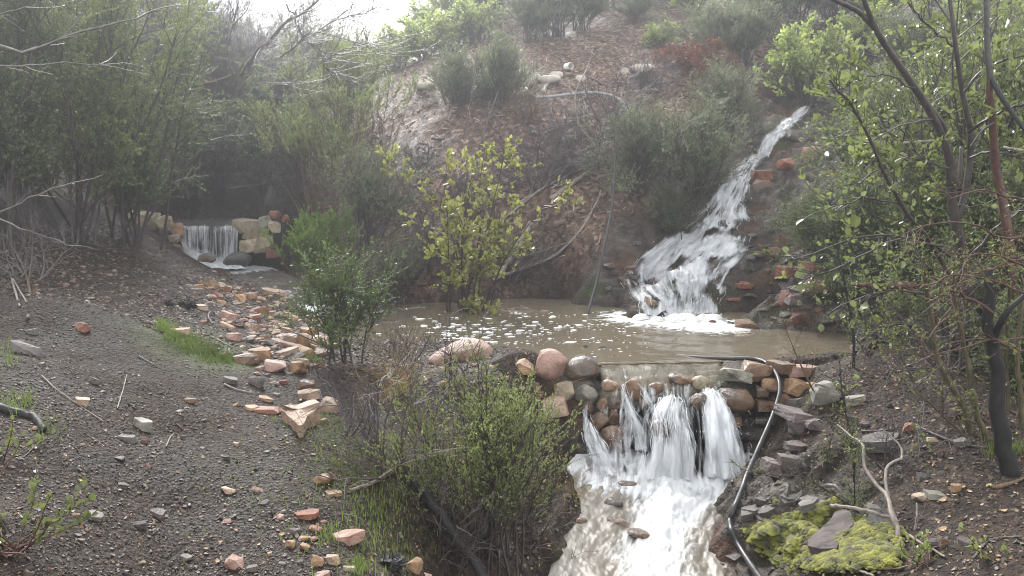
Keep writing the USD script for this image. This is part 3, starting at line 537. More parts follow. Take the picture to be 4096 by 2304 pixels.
plumes = [([(1655, 1000, 1712, 996, 6.86, 6.88), (1632, 1015, 1732, 1008, 6.68, 6.74), (1600, 1050, 1752, 1045, 6.53, 6.57), (1590, 1100, 1775, 1095, 6.44, 6.46), (1575, 1150, 1790, 1150, 6.38, 6.40), (1560, 1195, 1800, 1200, 6.34, 6.34)], .53, 300),
          ([(1752, 985, 1806, 975, 6.95, 6.98), (1748, 1000, 1826, 990, 6.78, 6.84), (1745, 1030, 1846, 1022, 6.64, 6.68), (1742, 1075, 1866, 1068, 6.54, 6.56), (1740, 1130, 1885, 1128, 6.45, 6.44), (1738, 1190, 1900, 1196, 6.36, 6.34)], .57, 300),
          ([(1462, 1030, 1490, 1010, 6.8, 6.82), (1455, 1060, 1500, 1050, 6.66, 6.7), (1450, 1100, 1530, 1095, 6.55, 6.58), (1470, 1150, 1560, 1150, 6.45, 6.46), (1480, 1190, 1585, 1195, 6.38, 6.38)], .45, 40),
          ([(1562, 962, 1578, 958, 6.9, 6.9), (1556, 990, 1582, 990, 6.78, 6.78), (1560, 1030, 1600, 1026, 6.7, 6.7), (1572, 1080, 1640, 1076, 6.6, 6.6), (1580, 1130, 1650, 1130, 6.5, 6.5)], .46, 50),
          ([(1600, 968, 1618, 966, 6.9, 6.9), (1614, 1000, 1640, 996, 6.78, 6.78), (1630, 1040, 1660, 1036, 6.68, 6.68), (1640, 1080, 1680, 1078, 6.6, 6.6)], .47, 40),
          ([(1718, 1002, 1756, 998, 6.82, 6.84), (1722, 1030, 1762, 1026, 6.70, 6.72), (1730, 1080, 1768, 1078, 6.58, 6.58), (1735, 1140, 1775, 1140, 6.47, 6.47), (1738, 1195, 1780, 1195, 6.38, 6.38)], .46, 30),
          ([(1870, 1040, 1884, 1035, 6.72, 6.72), (1872, 1070, 1890, 1070, 6.64, 6.64), (1868, 1100, 1890, 1102, 6.6, 6.6), (1862, 1140, 1895, 1140, 6.5, 6.5)], .32, 6)]
SM = []
BR = curtain([(1485, 972, 1822, 956, 6.93, 7.0), (1478, 1000, 1826, 985, 6.82, 6.92), (1466, 1045, 1840, 1035, 6.68, 6.78), (1455, 1095, 1862, 1085, 6.56, 6.62), (1450, 1140, 1885, 1138, 6.46, 6.5), (1450, 1185, 1900, 1190, 6.36, 6.38), (1448, 1215, 1905, 1222, 6.25, 6.23), (1438, 1245, 1905, 1252, 6.12, 6.1), (1420, 1285, 1898, 1295, 5.97, 5.94)], 150, 160)
tb = np.linspace(0, 1, 150)[None]; sb = np.linspace(0, 1, 160)[:, None]
lump = fbm2(tb * 9 + 0 * sb, sb * 4.5 + 0 * tb, 1, 4, 170) - .5; BR = BR + np.stack([.03 * lump, -.16 * lump - .02, .06 * lump], -1)
gap = fbm2(tb * 13 + 0 * sb, sb * 2.2 + 0 * tb, 1, 3, 171) - .5
br = .27 + .34 * np.clip(sb / .8, 0, 1) ** 1.3 + .16 * np.exp(-((tb - .56) / .16) ** 2) + .14 * np.exp(-((tb - .86) / .10) ** 2) + .30 * gap + .15 * np.clip((sb - .6) / .2, 0, 1)
sheet("broken_sheet", BR - O, FALL, dw, {"dens": br * np.sin(np.pi * tb) ** .12 - .7 * np.clip((sb - .76) / .24, 0, 1)})
BF = BR + np.stack([0 * lump, -.05 - .1 * (fbm2(tb * 17 + 0 * sb, sb * 9 + 0 * tb, 1, 3, 172) - .4), .05 * gap], -1)
sheet("froth", BF - O, FALL, dw, {"dens": -.2 + .74 * np.clip((sb - .28) / .4, 0, 1) + .40 * gap - .75 * np.clip((sb - .74) / .26, 0, 1) - .25 * np.exp(-((tb - .06) / .10) ** 2)})
for k, (stn, dens, ns) in enumerate(plumes):
    na, nl = (56, 90) if k < 2 else (26, 70)
    Q = curtain(stn, na, nl); tq = np.linspace(0, 1, na)[None]; sq = np.linspace(0, 1, nl)[:, None]
    bul = np.sin(np.pi * tq) * (.10 if k < 2 else .05)
    nz = fbm2(tq * 7 + 0 * sq, sq * 2.0 + 0 * tq, 1, 4, 100 + k) - .5
    Q = Q + np.stack([0 * nz, -(bul + .16 * nz), .10 * nz + bul * .25 * (1 - sq)], -1)
    ed = np.sin(np.pi * tq) ** .4
    hole = .22 * np.exp(-((tq - .45) / .16) ** 2 - ((sq - .5) / .18) ** 2) if k == 0 else 0
    for lay in range(3 if k < 2 else 2):
        n2 = fbm2(tq * 6 + 9 * lay + 0 * sq, sq * 3.0 + 0 * tq, 1, 4, 140 + k * 7 + lay) - .5
        Ql = Q + np.stack([.03 * n2, -.035 * lay + .07 * n2, .04 * n2 + .015 * lay], -1)
        sheet("plume" if k < 2 else "trickle", Ql - O, FALL, dw, {"dens": (dens + .10 * sq - hole - .10 * lay) * ed - .3 * (1 - ed) + .12 * n2})
    S = strands(rngw, Q, ns, .0035, .0, .035, np.clip(ed * 3 - 2.0, .0, 1) * np.ones((nl, 1)), (.06, .22), .004); sv, sf = S.arrays(); SM.append((sv, sf))
M = Mesh(); [M.add(*x) for x in SM]; sv, sf = M.arrays(); tag(obj("strand", sv - O, sf, STRAND, dw), None, None, None, "stuff")
n = 140
cs = at_depth((1470 + rngw.random(n) * 420) * K, (1060 + rngw.random(n) * 150) * K, 6.42 + rngw.normal(0, .08, n)); S = drops(rngw, cs, .004); sv, sf = S.arrays(); tag(obj("spray", sv - O, sf, STRAND, dw), None, None, None, "stuff")

# the stream below the dam
st = [(1440, 1150, 1900, 1150, -.74), (1425, 1185, 1925, 1180, -.75), (1415, 1225, 1910, 1232, -.82), (1400, 1265, 1895, 1280, -.87), (1370, 1320, 1868, 1335, -.92), (1320, 1385, 1858, 1395, -.96), (1290, 1460, 1860, 1465, -1.0), (1200, 1560, 1880, 1570, -1.03), (1080, 1750, 1900, 1760, -1.08), (900, 2100, 1950, 2100, -1.12)]
u, v, ex, t = px_grid(st, 170, 300)
s = np.linspace(0, 1, 300)[:, None]; t = t[None]
P0 = at_z(u, v, np.broadcast_to(ex, u.shape))
wv = np.clip(1 - s / .75, .3, 1)
turb = (fbm2(P0[..., 0] * 1.4, P0[..., 1], 5, 4, 130) - .5) * .30 * wv * np.exp(-((t - .62) / .4) ** 2) + (fbm2(P0[..., 0] * 1.4, P0[..., 1] * .6, 14, 3, 131) - .5) * .022
turb = turb + (meshkit.fbm(np.stack([(t - .6) * 16 + 0 * s, s * 11 + 0 * t, 0 * s + 0 * t], -1), 4, 133) - .5) * .11 * np.exp(-((t - .62) / .3) ** 2) * np.clip(s * 8, 0, 1)
P = P0 + np.stack([0 * turb, 0 * turb, turb + .03], -1)
band = np.exp(-((t - (.60 + .05 * np.sin(s * 9) + .08 * s)) / (.28 - .10 * s)) ** 2)
fo = np.clip(.66 * band * (1 - .12 * s) + .58 * np.exp(-(s / .25) ** 2) + .0, .0, .80)
tag(sheet("lower_stream_water", P, STREAMW, None, {"foam": fo}), "white foaming stream racing away below the dam", "stream", None, "structure")
# ------------------------------------------------------------------ stones
def stone_mat(name, dark, mid, light, rough=(.35, .6), lichen=None, wet=0.0, scale=6.0, vein=None):
    n = {"tc": ("texture_coordinate", {}), "oi": ("object_info", {}), "ov": ("vector_math", {"vector2": (31.0, 17.0, 11.0)}), "of": ("vector_math", {"math_type": "add"}),
         "n": ("noise_texture", {"scale": scale, "detail": 8.0, "roughness": .68}), "c": ramp((.24, tuple(.5 * q for q in dark)), (.36, dark), (.5, mid), (.6, tuple(.5 * (a + b) for a, b in zip(mid, light))), (.74, light)), "n5": ("noise_texture", {"scale": 1.6, "detail": 6.0, "roughness": .7}), "st": ramp((.36, (.42, .38, .34)), (.58, (1, 1, 1))), "sm": ("mix_color", {"blend_type": "multiply", "fac": .85}),
         "hs": ("hsv", {"saturation": 1.0}), "hv": ("map_range", {"to_min": .78, "to_max": 1.2}),
         "n2": ("noise_texture", {"scale": 3.0, "detail": 6.0, "roughness": .7}), "lf": ramp((.5, (0, 0, 0)), (.58, (.85, .85, .85))), "l": ("mix_color", {"b": lichen or mid}),
         "nb": ("noise_texture", {"scale": 45.0, "detail": 8.0, "roughness": .72}), "bump": ("bump", {"strength": .8, "distance": .022}), "rr": ramp((.35, (rough[0],) * 3), (.65, (rough[1],) * 3)),
         "p": ("principled_bsdf", {"specular_ior_level": .5, "coat_weight": wet, "coat_roughness": .06, "coat_ior": 1.33})}
    k = [("oi.random", "ov.vector1"), ("tc.object", "of.vector1"), ("ov.vector", "of.vector2"), ("of.vector", "n.vector"), ("n.fac", "c.fac"), ("of.vector", "n2.vector"), ("n2.fac", "lf.fac"), ("c.color", "l.a"),
         ("oi.random", "hv.value"), ("hv.result", "hs.value"), ("l.result", "sm.a"), ("st.color", "sm.b"), ("of.vector", "n5.vector"), ("n5.fac", "st.fac"), ("sm.result", "hs.color"), ("of.vector", "nb.vector"), ("nb.fac", "bump.height"), ("n.fac", "rr.fac"), ("rr.color", "p.roughness"), ("hs.color", "p.base_color"), ("bump.normal", "p.normal")]
    if lichen: k.append(("lf.color", "l.fac"))
    else: n["l"] = ("mix_color", {"b": mid, "fac": 0.0})
    n["ov"] = ("vector_math", {"math_type": "multiply", "vector2": (31.0, 17.0, 11.0)})
    return mat(name, n, k, surface="p.BSDF")
SM_ = {
    "tan": stone_mat("tan_sandstone", (.13, .068, .03), (.27, .16, .082), (.36, .245, .15)),
    "pale": stone_mat("pale_sandstone", (.2, .125, .078), (.37, .26, .185), (.46, .36, .28)),
    "pink": stone_mat("pink_sandstone", (.17, .09, .068), (.30, .18, .142), (.40, .28, .23)),
    "red": stone_mat("red_sandstone", (.075, .026, .016), (.17, .062, .036), (.25, .11, .07)),
    "brown": stone_mat("brown_sandstone", (.05, .026, .014), (.125, .068, .035), (.2, .12, .07), wet=.25),
    "grey": stone_mat("grey_slate", (.036, .03, .028), (.085, .073, .067), (.16, .14, .13)),
    "dark": stone_mat("dark_wet_slate", (.02, .016, .014), (.055, .045, .04), (.10, .085, .078), rough=(.22, .5), wet=.3),
    "purple": stone_mat("purple_slate", (.04, .029, .028), (.092, .068, .066), (.14, .11, .108), rough=(.25, .5)),
    "lichen": stone_mat("lichen_covered_stone", (.16, .12, .08), (.33, .27, .19), (.46, .40, .29), lichen=(.15, .14, .07)),
    "greylichen": stone_mat("pale_lichen_stone", (.09, .082, .07), (.2, .185, .155), (.3, .28, .24), lichen=(.32, .31, .25)),
    "wet": stone_mat("wet_brown_boulder", (.04, .021, .012), (.115, .066, .037), (.19, .12, .075), rough=(.15, .4), wet=.4),
    "wetdark": stone_mat("wet_dark_boulder", (.02, .013, .009), (.06, .038, .024), (.11, .075, .05), rough=(.12, .3), wet=.7),
    "moss": stone_mat("mossy_boulder", (.02, .018, .014), (.05, .045, .035), (.09, .08, .065), lichen=(.03, .05, .01), wet=.3),
}
def stone(rng, w, d, h, kind):
    """Vertices and triangles of one stone about the origin, w x d x h metres."""
    if kind == "boulder":
        n = 70; p = rng.normal(0, 1, (n, 3)); p /= np.linalg.norm(p, axis=1, keepdims=True); p = np.sign(p) * np.abs(p) ** .92
        p *= 1 + rng.normal(0, .035, (n, 1))
    elif kind == "slab":
        n = 11; th = np.sort(rng.random(n)) * 2 * np.pi; r = rng.uniform(.78, 1.05, n); c = np.stack([r * np.cos(th), r * np.sin(th)], 1); c /= np.abs(c).max(0)
        lo = np.c_[c * rng.uniform(.8, 1.0, (n, 1)), rng.uniform(-1, -.7, n)]; hi = np.c_[c * rng.uniform(.84, 1, (n, 1)), .8 + .3 * c[:, 0] * rng.uniform(-.6, .6) + rng.normal(0, .07, n)]
        p = np.vstack([lo, hi])
    elif kind == "wedge":
        n = 20; p = rng.uniform(-1, 1, (n, 3)); p[:, 2] = np.where(p[:, 2] > 0, p[:, 2] * (1 - .8 * np.clip((p[:, 0] + 1) / 2, 0, 1)), p[:, 2]); p = np.vstack([p, [[-1, -.8, 1], [-1, .8, .8], [1, -.9, -.9], [1, .8, -.9], [-1, -1, -1], [-1, 1, -1]]])
    else:
        n = 24; p = rng.uniform(-1, 1, (n, 3)); m = np.abs(p).max(1, keepdims=True); p = p / m ** .72
        p[:, :2] *= (1 - .22 * np.clip(p[:, 2:3], 0, 1) * rng.random())
        q = p @ np.array([.6, .5, .6]); p = p * np.where(q > 1.05, 1.05 / q, 1)[:, None]
    hull = ConvexHull(p); v, f = p, hull.simplices
    ids, f = np.unique(f, return_inverse=True); v = v[ids]; f = f.reshape(-1, 3)
    c = v.mean(0); t = v[f]; flip = (np.cross(t[:, 1] - t[:, 0], t[:, 2] - t[:, 0]) * (t.mean(1) - c)).sum(1) < 0; f[flip] = f[flip][:, ::-1]
    v = v - (v.max(0) + v.min(0)) / 2; v = v / np.maximum((v.max(0) - v.min(0)), 1e-6)
    # break the edges a little: one level of midpoint subdivision pushed by noise
    for lev in range(2 if max(w, d) > .07 else 1):
        e = np.sort(np.vstack([f[:, [0, 1]], f[:, [1, 2]], f[:, [2, 0]]]), 1); ue, inv = np.unique(e, axis=0, return_inverse=True); inv = inv.ravel(); k = len(f); m = len(v) + inv
        mid = v[ue].mean(1); v = np.vstack([v, mid]); f = np.vstack([np.stack([f[:, 0], m[:k], m[2 * k:]], 1), np.stack([m[:k], f[:, 1], m[k:2 * k]], 1), np.stack([m[2 * k:], m[k:2 * k], f[:, 2]], 1), np.stack([m[:k], m[k:2 * k], m[2 * k:]], 1)])
        rel = .10 if kind == "boulder" else .05
        nn = np.stack([meshkit.noise(v * 3.1 * (lev + 1) + s, int(rng.integers(1e6))) - .5 for s in (3.3, 7.7, 1.1)], -1)
        v = v + nn * rel / (lev + 1)
        if kind == "boulder":
            L = np.zeros_like(v); cn = np.zeros(len(v)); 
            for a_, b_ in ((0, 1), (1, 2), (2, 0)):
                np.add.at(L, f[:, a_], v[f[:, b_]]); np.add.at(cn, f[:, a_], 1)
            v = .5 * v + .5 * L / cn[:, None]
    return v * [w, d, h], f
rngr = np.random.default_rng(77)
CROPS = {"v": (0, 0, K), "2": (600, 1050, .31056), "3": (800, 1350, .31056), "4": (1900, 1300, .31056), "5": (2600, 1350, .31056), "6": (2700, 1850, .3134), "7": (1000, 1850, .3134), "1": (400, 800, .31056),
         "L": (0, 1100, .831), "M": (1300, 1100, .831), "R": (2700, 0, .828), "B": (2700, 1100, .831), "Q": (3300, 1700, .4168), "H": (2000, 150, .3494), "T": (3200, 450, .3478), "G": (3300, 0, .3106), "S": (3200, 1000, .3478), "P": (1000, 200, .3106)}
def S_(crop, x, y):
    ox, oy, k = CROPS[crop]; return ox + np.asarray(x, float) * k, oy + np.asarray(y, float) * k
def place_stone(crop, x, y, w, h, kind, m, label, depth=None, roll=None, group=None, cat="rock", name="rock", sink=.2):
    u, v = S_(crop, x, y); k = CROPS[crop][2]; W_, H_ = w * k, h * k
    if depth is None:
        c = hit(u, v + .32 * H_); d = float(c[1])
    else: d = float(depth)
    pm = px(d); ang = math.atan2(-ray(u, v)[2], 1.0)
    ww = W_ * pm; dd = ww * rngr.uniform(.6, .85); hh = max(H_ * pm * .55, H_ * pm - dd * math.sin(max(ang, 0)) * .8)
    if kind == "slab": hh = max(hh, .2 * ww)
    d_ = d + .15 * dd
    c = at_depth(u, v, np.float64(d_)) - np.array([0, 0, sink * hh])
    a, f = stone(rngr, ww, dd, hh * 1.12, kind)
    r = rngr.uniform(-.25, .25) if roll is None else math.radians(roll)
    R = np.array([[math.cos(r), 0, math.sin(r)], [0, 1, 0], [-math.sin(r), 0, math.cos(r)]])
    a = a @ R.T
    x_ = thing(name, label, cat, c, group)
    obj("stone", a, f, SM_[m], x_, smooth=(kind == "boulder"))
    return x_, c, (ww, dd, hh)
dam = lambda v: 7.03 - (v / K - 925) * .0021
# --- heap and singles on the left bank
ROCKS = [
 ("2", 740, 275, 195, 62, "slab", "pink", "flat pink slab topmost in the rubble, close to the stream"), ("2", 505, 312, 130, 90, "block", "grey", "grey block left of the flat pink slab in the rubble"), ("2", 590, 352, 150, 50, "slab", "grey", "thin grey flake lying just below the flat pink slab"),
 ("2", 870, 400, 150, 150, "block", "red", "dark red broken rock standing in the upper rubble"), ("2", 1000, 405, 72, 72, "boulder", "dark", "small round dark stone right of the dark red broken rock"), ("2", 1170, 455, 150, 140, "block", "tan", "ridged tan block leaning on the rounded orange boulder"),
 ("2", 1290, 425, 190, 135, "boulder", "tan", "rounded orange boulder at the stream edge of the rubble"), ("2", 1100, 508, 84, 54, "block", "pink", "small pinkish stone in front of the ridged tan block"), ("2", 930, 500, 105, 112, "wedge", "tan", "upright tan wedge below the dark red broken rock"),
 ("2", 660, 575, 190, 100, "slab", "pale", "cream flat stone beside the burnt black clump"), ("2", 1000, 690, 215, 160, "slab", "pink", "large split pinkish slab in the middle of the rubble"), ("2", 1000, 805, 190, 105, "wedge", "tan", "tan wedge under the large split pinkish slab"),
 ("2", 375, 880, 265, 112, "slab", "pale", "pale flat stone lying at the top edge of the green grass strip"), ("2", 1075, 945, 195, 142, "block", "pink", "pale pink block between the rubble and the green grass strip"), ("2", 1385, 612, 245, 125, "block", "red", "long brick-red stone lying aslant in the rubble", None, -18),
 ("2", 1320, 702, 250, 68, "slab", "pink", "bright pink flat slab just below the long brick-red stone"), ("2", 1210, 738, 130, 62, "block", "red", "small red stone tucked under the bright pink flat slab"), ("2", 1595, 375, 350, 88, "slab", "pale", "long pale slab on the near edge of the stream"),
 ("2", 1900, 455, 260, 112, "slab", "tan", "curved tan slab where the stream begins to riffle"), ("2", 1700, 478, 122, 64, "slab", "tan", "small tan flake below the long pale slab at the stream"), ("2", 1700, 548, 180, 88, "slab", "grey", "grey flaky stone left of the riffle"),
 ("2", 1840, 690, 205, 120, "wedge", "tan", "tan stone tilted down to the right above the boulder heap"), ("2", 1980, 752, 172, 92, "slab", "pink", "pinkish slab behind the shrub stem above the boulder heap"), ("2", 1770, 860, 160, 150, "wedge", "tan", "pointed tan wedge crowning the boulder heap"),
 ("2", 1790, 980, 260, 215, "block", "brown", "dark brown block at the left of the boulder heap"), ("2", 1965, 1000, 225, 245, "block", "tan", "largest orange block in the middle of the boulder heap", None, 22), ("2", 2020, 882, 215, 152, "block", "tan", "tan block behind the largest orange block"),
 ("2", 2200, 1005, 215, 172, "block", "pale", "pale orange stone right of the boulder heap"), ("2", 2095, 1065, 105, 125, "wedge", "tan", "narrow orange splinter beside the largest orange block"), ("2", 1620, 1005, 142, 102, "block", "pink", "pink stone at the left foot of the boulder heap"),
 ("2", 1450, 988, 72, 66, "block", "red", "small red chunk left of the boulder heap"), ("2", 1445, 1047, 62, 42, "block", "tan", "small tan pebble under the small red chunk"), ("2", 1240, 1230, 320, 200, "block", "brown", "big brown stone at the right end of the green grass strip"),
 ("2", 1760, 1150, 340, 135, "slab", "pale", "long pale slab in front of the boulder heap"), ("2", 1625, 1325, 315, 215, "block", "pink", "big pinkish boulder with a pale top below the boulder heap"), ("2", 1880, 1345, 235, 215, "block", "tan", "olive tan block right of the big pinkish boulder"),
 ("2", 1970, 1285, 185, 165, "block", "pale", "pale pink stone behind the olive tan block"), ("2", 2235, 1165, 235, 155, "block", "brown", "brown stone left of the berry shrub trunk"), ("2", 2400, 1075, 130, 110, "block", "tan", "tan stone behind the berry shrub trunk"), ("2", 2330, 920, 150, 100, "slab", "pale", "pale slab under the berry shrub"),
 ("3", 390, 545, 195, 115, "slab", "grey", "grey slab with a brown edge on the path edge"), ("3", 730, 560, 205, 185, "block", "grey", "flaky grey block below the big brown stone"), ("3", 1380, 590, 265, 180, "block", "brown", "rusty brown block above the heart-shaped rock"),
 ("3", 1390, 725, 315, 175, "slab", "pale", "flat pale orange stone touching the heart-shaped rock from behind"), ("3", 1665, 865, 265, 275, "block", "pale", "crumbling tan stone right of the heart-shaped rock"), ("3", 880, 910, 315, 160, "wedge", "red", "reddish wedge left of the heart-shaped rock"),
 ("3", 665, 900, 192, 92, "slab", "tan", "yellow-tan stone left of the reddish wedge"), ("3", 850, 782, 205, 104, "block", "tan", "orange stone behind the reddish wedge"), ("3", 870, 482, 92, 52, "slab", "grey", "small grey flake beside the flaky grey block"), ("3", 460, 1367, 92, 62, "slab", "pale", "lone pale chip below the heart-shaped rock on the path"),
 ("3", 985, 735, 95, 60, "slab", "grey", "small grey flake right of the orange stone"), ("3", 1600, 1075, 120, 110, "block", "tan", "tan stone in the grass below the crumbling tan stone"),
 ("7", 925, 195, 225, 185, "block", "tan", "tan block in the grass left of the bare dead twigs"), ("7", 1070, 155, 92, 142, "wedge", "red", "reddish splinter leaning on the tan block in the grass"), ("7", 1060, 388, 242, 84, "slab", "tan", "flat yellowish stone at the tip of the pale dead branch"),
 ("7", 720, 650, 345, 135, "slab", "red", "long red slab lying in the grass"), ("7", 385, 685, 104, 82, "block", "pink", "small pink stone left of the long red slab"), ("7", 840, 842, 195, 102, "block", "red", "rounded red stone below the long red slab"),
 ("7", 560, 875, 165, 112, "slab", "purple", "purple-grey flake left of the rounded red stone"), ("7", 685, 960, 184, 94, "block", "tan", "tan stone topmost of the tight cluster of four"), ("7", 515, 1035, 132, 142, "block", "tan", "tan stone leftmost of the tight cluster of four"),
 ("7", 695, 1065, 152, 122, "block", "tan", "orange stone lowest of the tight cluster of four"), ("7", 815, 965, 104, 84, "block", "pink", "pinkish stone rightmost of the tight cluster of four"), ("7", 1250, 938, 465, 235, "slab", "pink", "large smooth pink slab in the grass"),
 ("7", 860, 1243, 172, 205, "block", "tan", "orange wedge-cut stone, left of the two at the bottom"), ("7", 1065, 1235, 195, 205, "block", "pale", "pale cut stone, right of the two at the bottom"), ("7", 1270, 1345, 185, 120, "block", "lichen", "pale buried stone by the bright grass tuft at the bottom"),
 ("7", 2095, 1300, 235, 310, "block", "tan", "long orange stone standing beside the charred lump", None, 28), ("7", 250, 1162, 74, 72, "slab", "pale", "square whitish chip on the path near the bottom"), ("7", 420, 1287, 114, 64, "slab", "grey", "grey flake below the square whitish chip"), ("7", 640, 1265, 120, 84, "slab", "purple", "purple flake left of the orange wedge-cut stone"), ("7", 900, 1440, 260, 60, "slab", "pink", "pink slab cut by the bottom edge of the view"), ("7", 2250, 1440, 150, 60, "block", "pink", "pink stone at the bottom edge below the long orange stone"),
 ("L", 1133, 1378, 118, 86, "block", "pink", "squared brown stone with a pinkish top on the open path"), ("L", 1215, 1408, 55, 45, "slab", "grey", "grey flake against the squared brown stone"), ("L", 395, 247, 72, 64, "block", "red", "lone red-brown block high on the dark bank"), ("L", 683, 716, 98, 82, "slab", "greylichen", "pale grey flat stone in the middle of the path"),
 ("L", 615, 780, 78, 64, "wedge", "grey", "grey wedge just below the pale grey flat stone"), ("L", 696, 800, 36, 32, "block", "red", "little red stone right of the grey wedge"), ("L", 147, 338, 145, 116, "wedge", "grey", "long pale grey angular rock at the left of the bank"), ("L", 148, 272, 60, 36, "slab", "grey", "grey flake above the long angular rock"),
 ("L", 457, 507, 68, 48, "block", "grey", "pale grey stone half buried on the bank"), ("L", 395, 607, 78, 54, "slab", "pale", "buff stone on the bank above the charred branch"), ("L", 915, 602, 62, 32, "slab", "brown", "brown flake in the middle of the path"), ("L", 1092, 880, 38, 38, "slab", "dark", "dark slate chip at the right of the path"),
 ("L", 1097, 1032, 78, 42, "block", "pale", "pale tan stone on the path above the small red-brown one"), ("L", 1095, 1182, 52, 38, "block", "red", "small red-brown stone on the path"), ("L", 593, 1012, 54, 34, "slab", "grey", "grey chip in the leaf litter of the path"), ("L", 750, 1145, 104, 58, "slab", "purple", "purple-grey flake in the leaf litter of the path"), ("L", 450, 1155, 100, 55, "slab", "grey", "grey flake half covered by litter at the lower left"), ("L", 895, 1355, 60, 30, "slab", "grey", "grey sliver left of the squared brown stone"), ("L", 325, 1140, 30, 24, "slab", "grey", "tiny grey chip below the charred branch"), ("L", 165, 735, 30, 24, "block", "pale", "pale pebble under the charred branch"),
]
for r in ROCKS:
    place_stone(*r[:8], depth=r[8] if len(r) > 8 else None, roll=r[9] if len(r) > 9 else None, sink=.16)
# the heart-shaped rock
hx = [(1045, 905), (1075, 872), (1150, 858), (1230, 875), (1285, 850), (1370, 815), (1470, 800), (1540, 840), (1555, 900), (1460, 960), (1380, 1010), (1330, 1120), (1280, 1135), (1210, 1070), (1120, 980), (1050, 935)]
ctr = hit(*S_("3", 1290, 1120)); zt = ctr[2] + .075
tp = np.array([at_z(*S_("3", a, b), zt + .03 * (b < 900)) for a, b in hx]); lo = tp.copy(); lo = (lo - lo.mean(0)) * [.93, .9, 1] + lo.mean(0); lo[:, 2] = zt - .13
n = len(hx); cc = tp.mean(0) + [0, -.03, .012]; v = np.vstack([tp, lo, cc]) - ctr
f = np.vstack([[[i, (i + 1) % n, 2 * n] for i in range(n)], [[n + i, n + (i + 1) % n, (i + 1) % n] for i in range(n)], [[n + i, (i + 1) % n, i] for i in range(n)]])
f = np.vstack([f[:n], quads([[n + i, n + (i + 1) % n, (i + 1) % n, i] for i in range(n)])])
x_ = thing("rock", "heart-shaped tan rock, biggest at the path's right edge", "rock", ctr)
if np.cross(v[f[0, 1]] - v[f[0, 0]], v[f[0, 2]] - v[f[0, 0]])[2] < 0: f = f[:, ::-1]
for _ in range(2):
    e = np.sort(np.vstack([f[:, [0, 1]], f[:, [1, 2]], f[:, [2, 0]]]), 1); ue, inv = np.unique(e, axis=0, return_inverse=True); inv = inv.ravel(); k = len(f); m = len(v) + inv
    v = np.vstack([v, v[ue].mean(1)]); f = np.vstack([np.stack([f[:, 0], m[:k], m[2 * k:]], 1), np.stack([m[:k], f[:, 1], m[k:2 * k]], 1), np.stack([m[2 * k:], m[k:2 * k], f[:, 2]], 1), np.stack([m[:k], m[k:2 * k], m[2 * k:]], 1)])
v = v + .014 * (np.stack([meshkit.noise(v * 22 + s, 5) for s in (0, 5, 9)], -1) - .5)
obj("stone", v, f, SM_["pale"], x_, smooth=False)
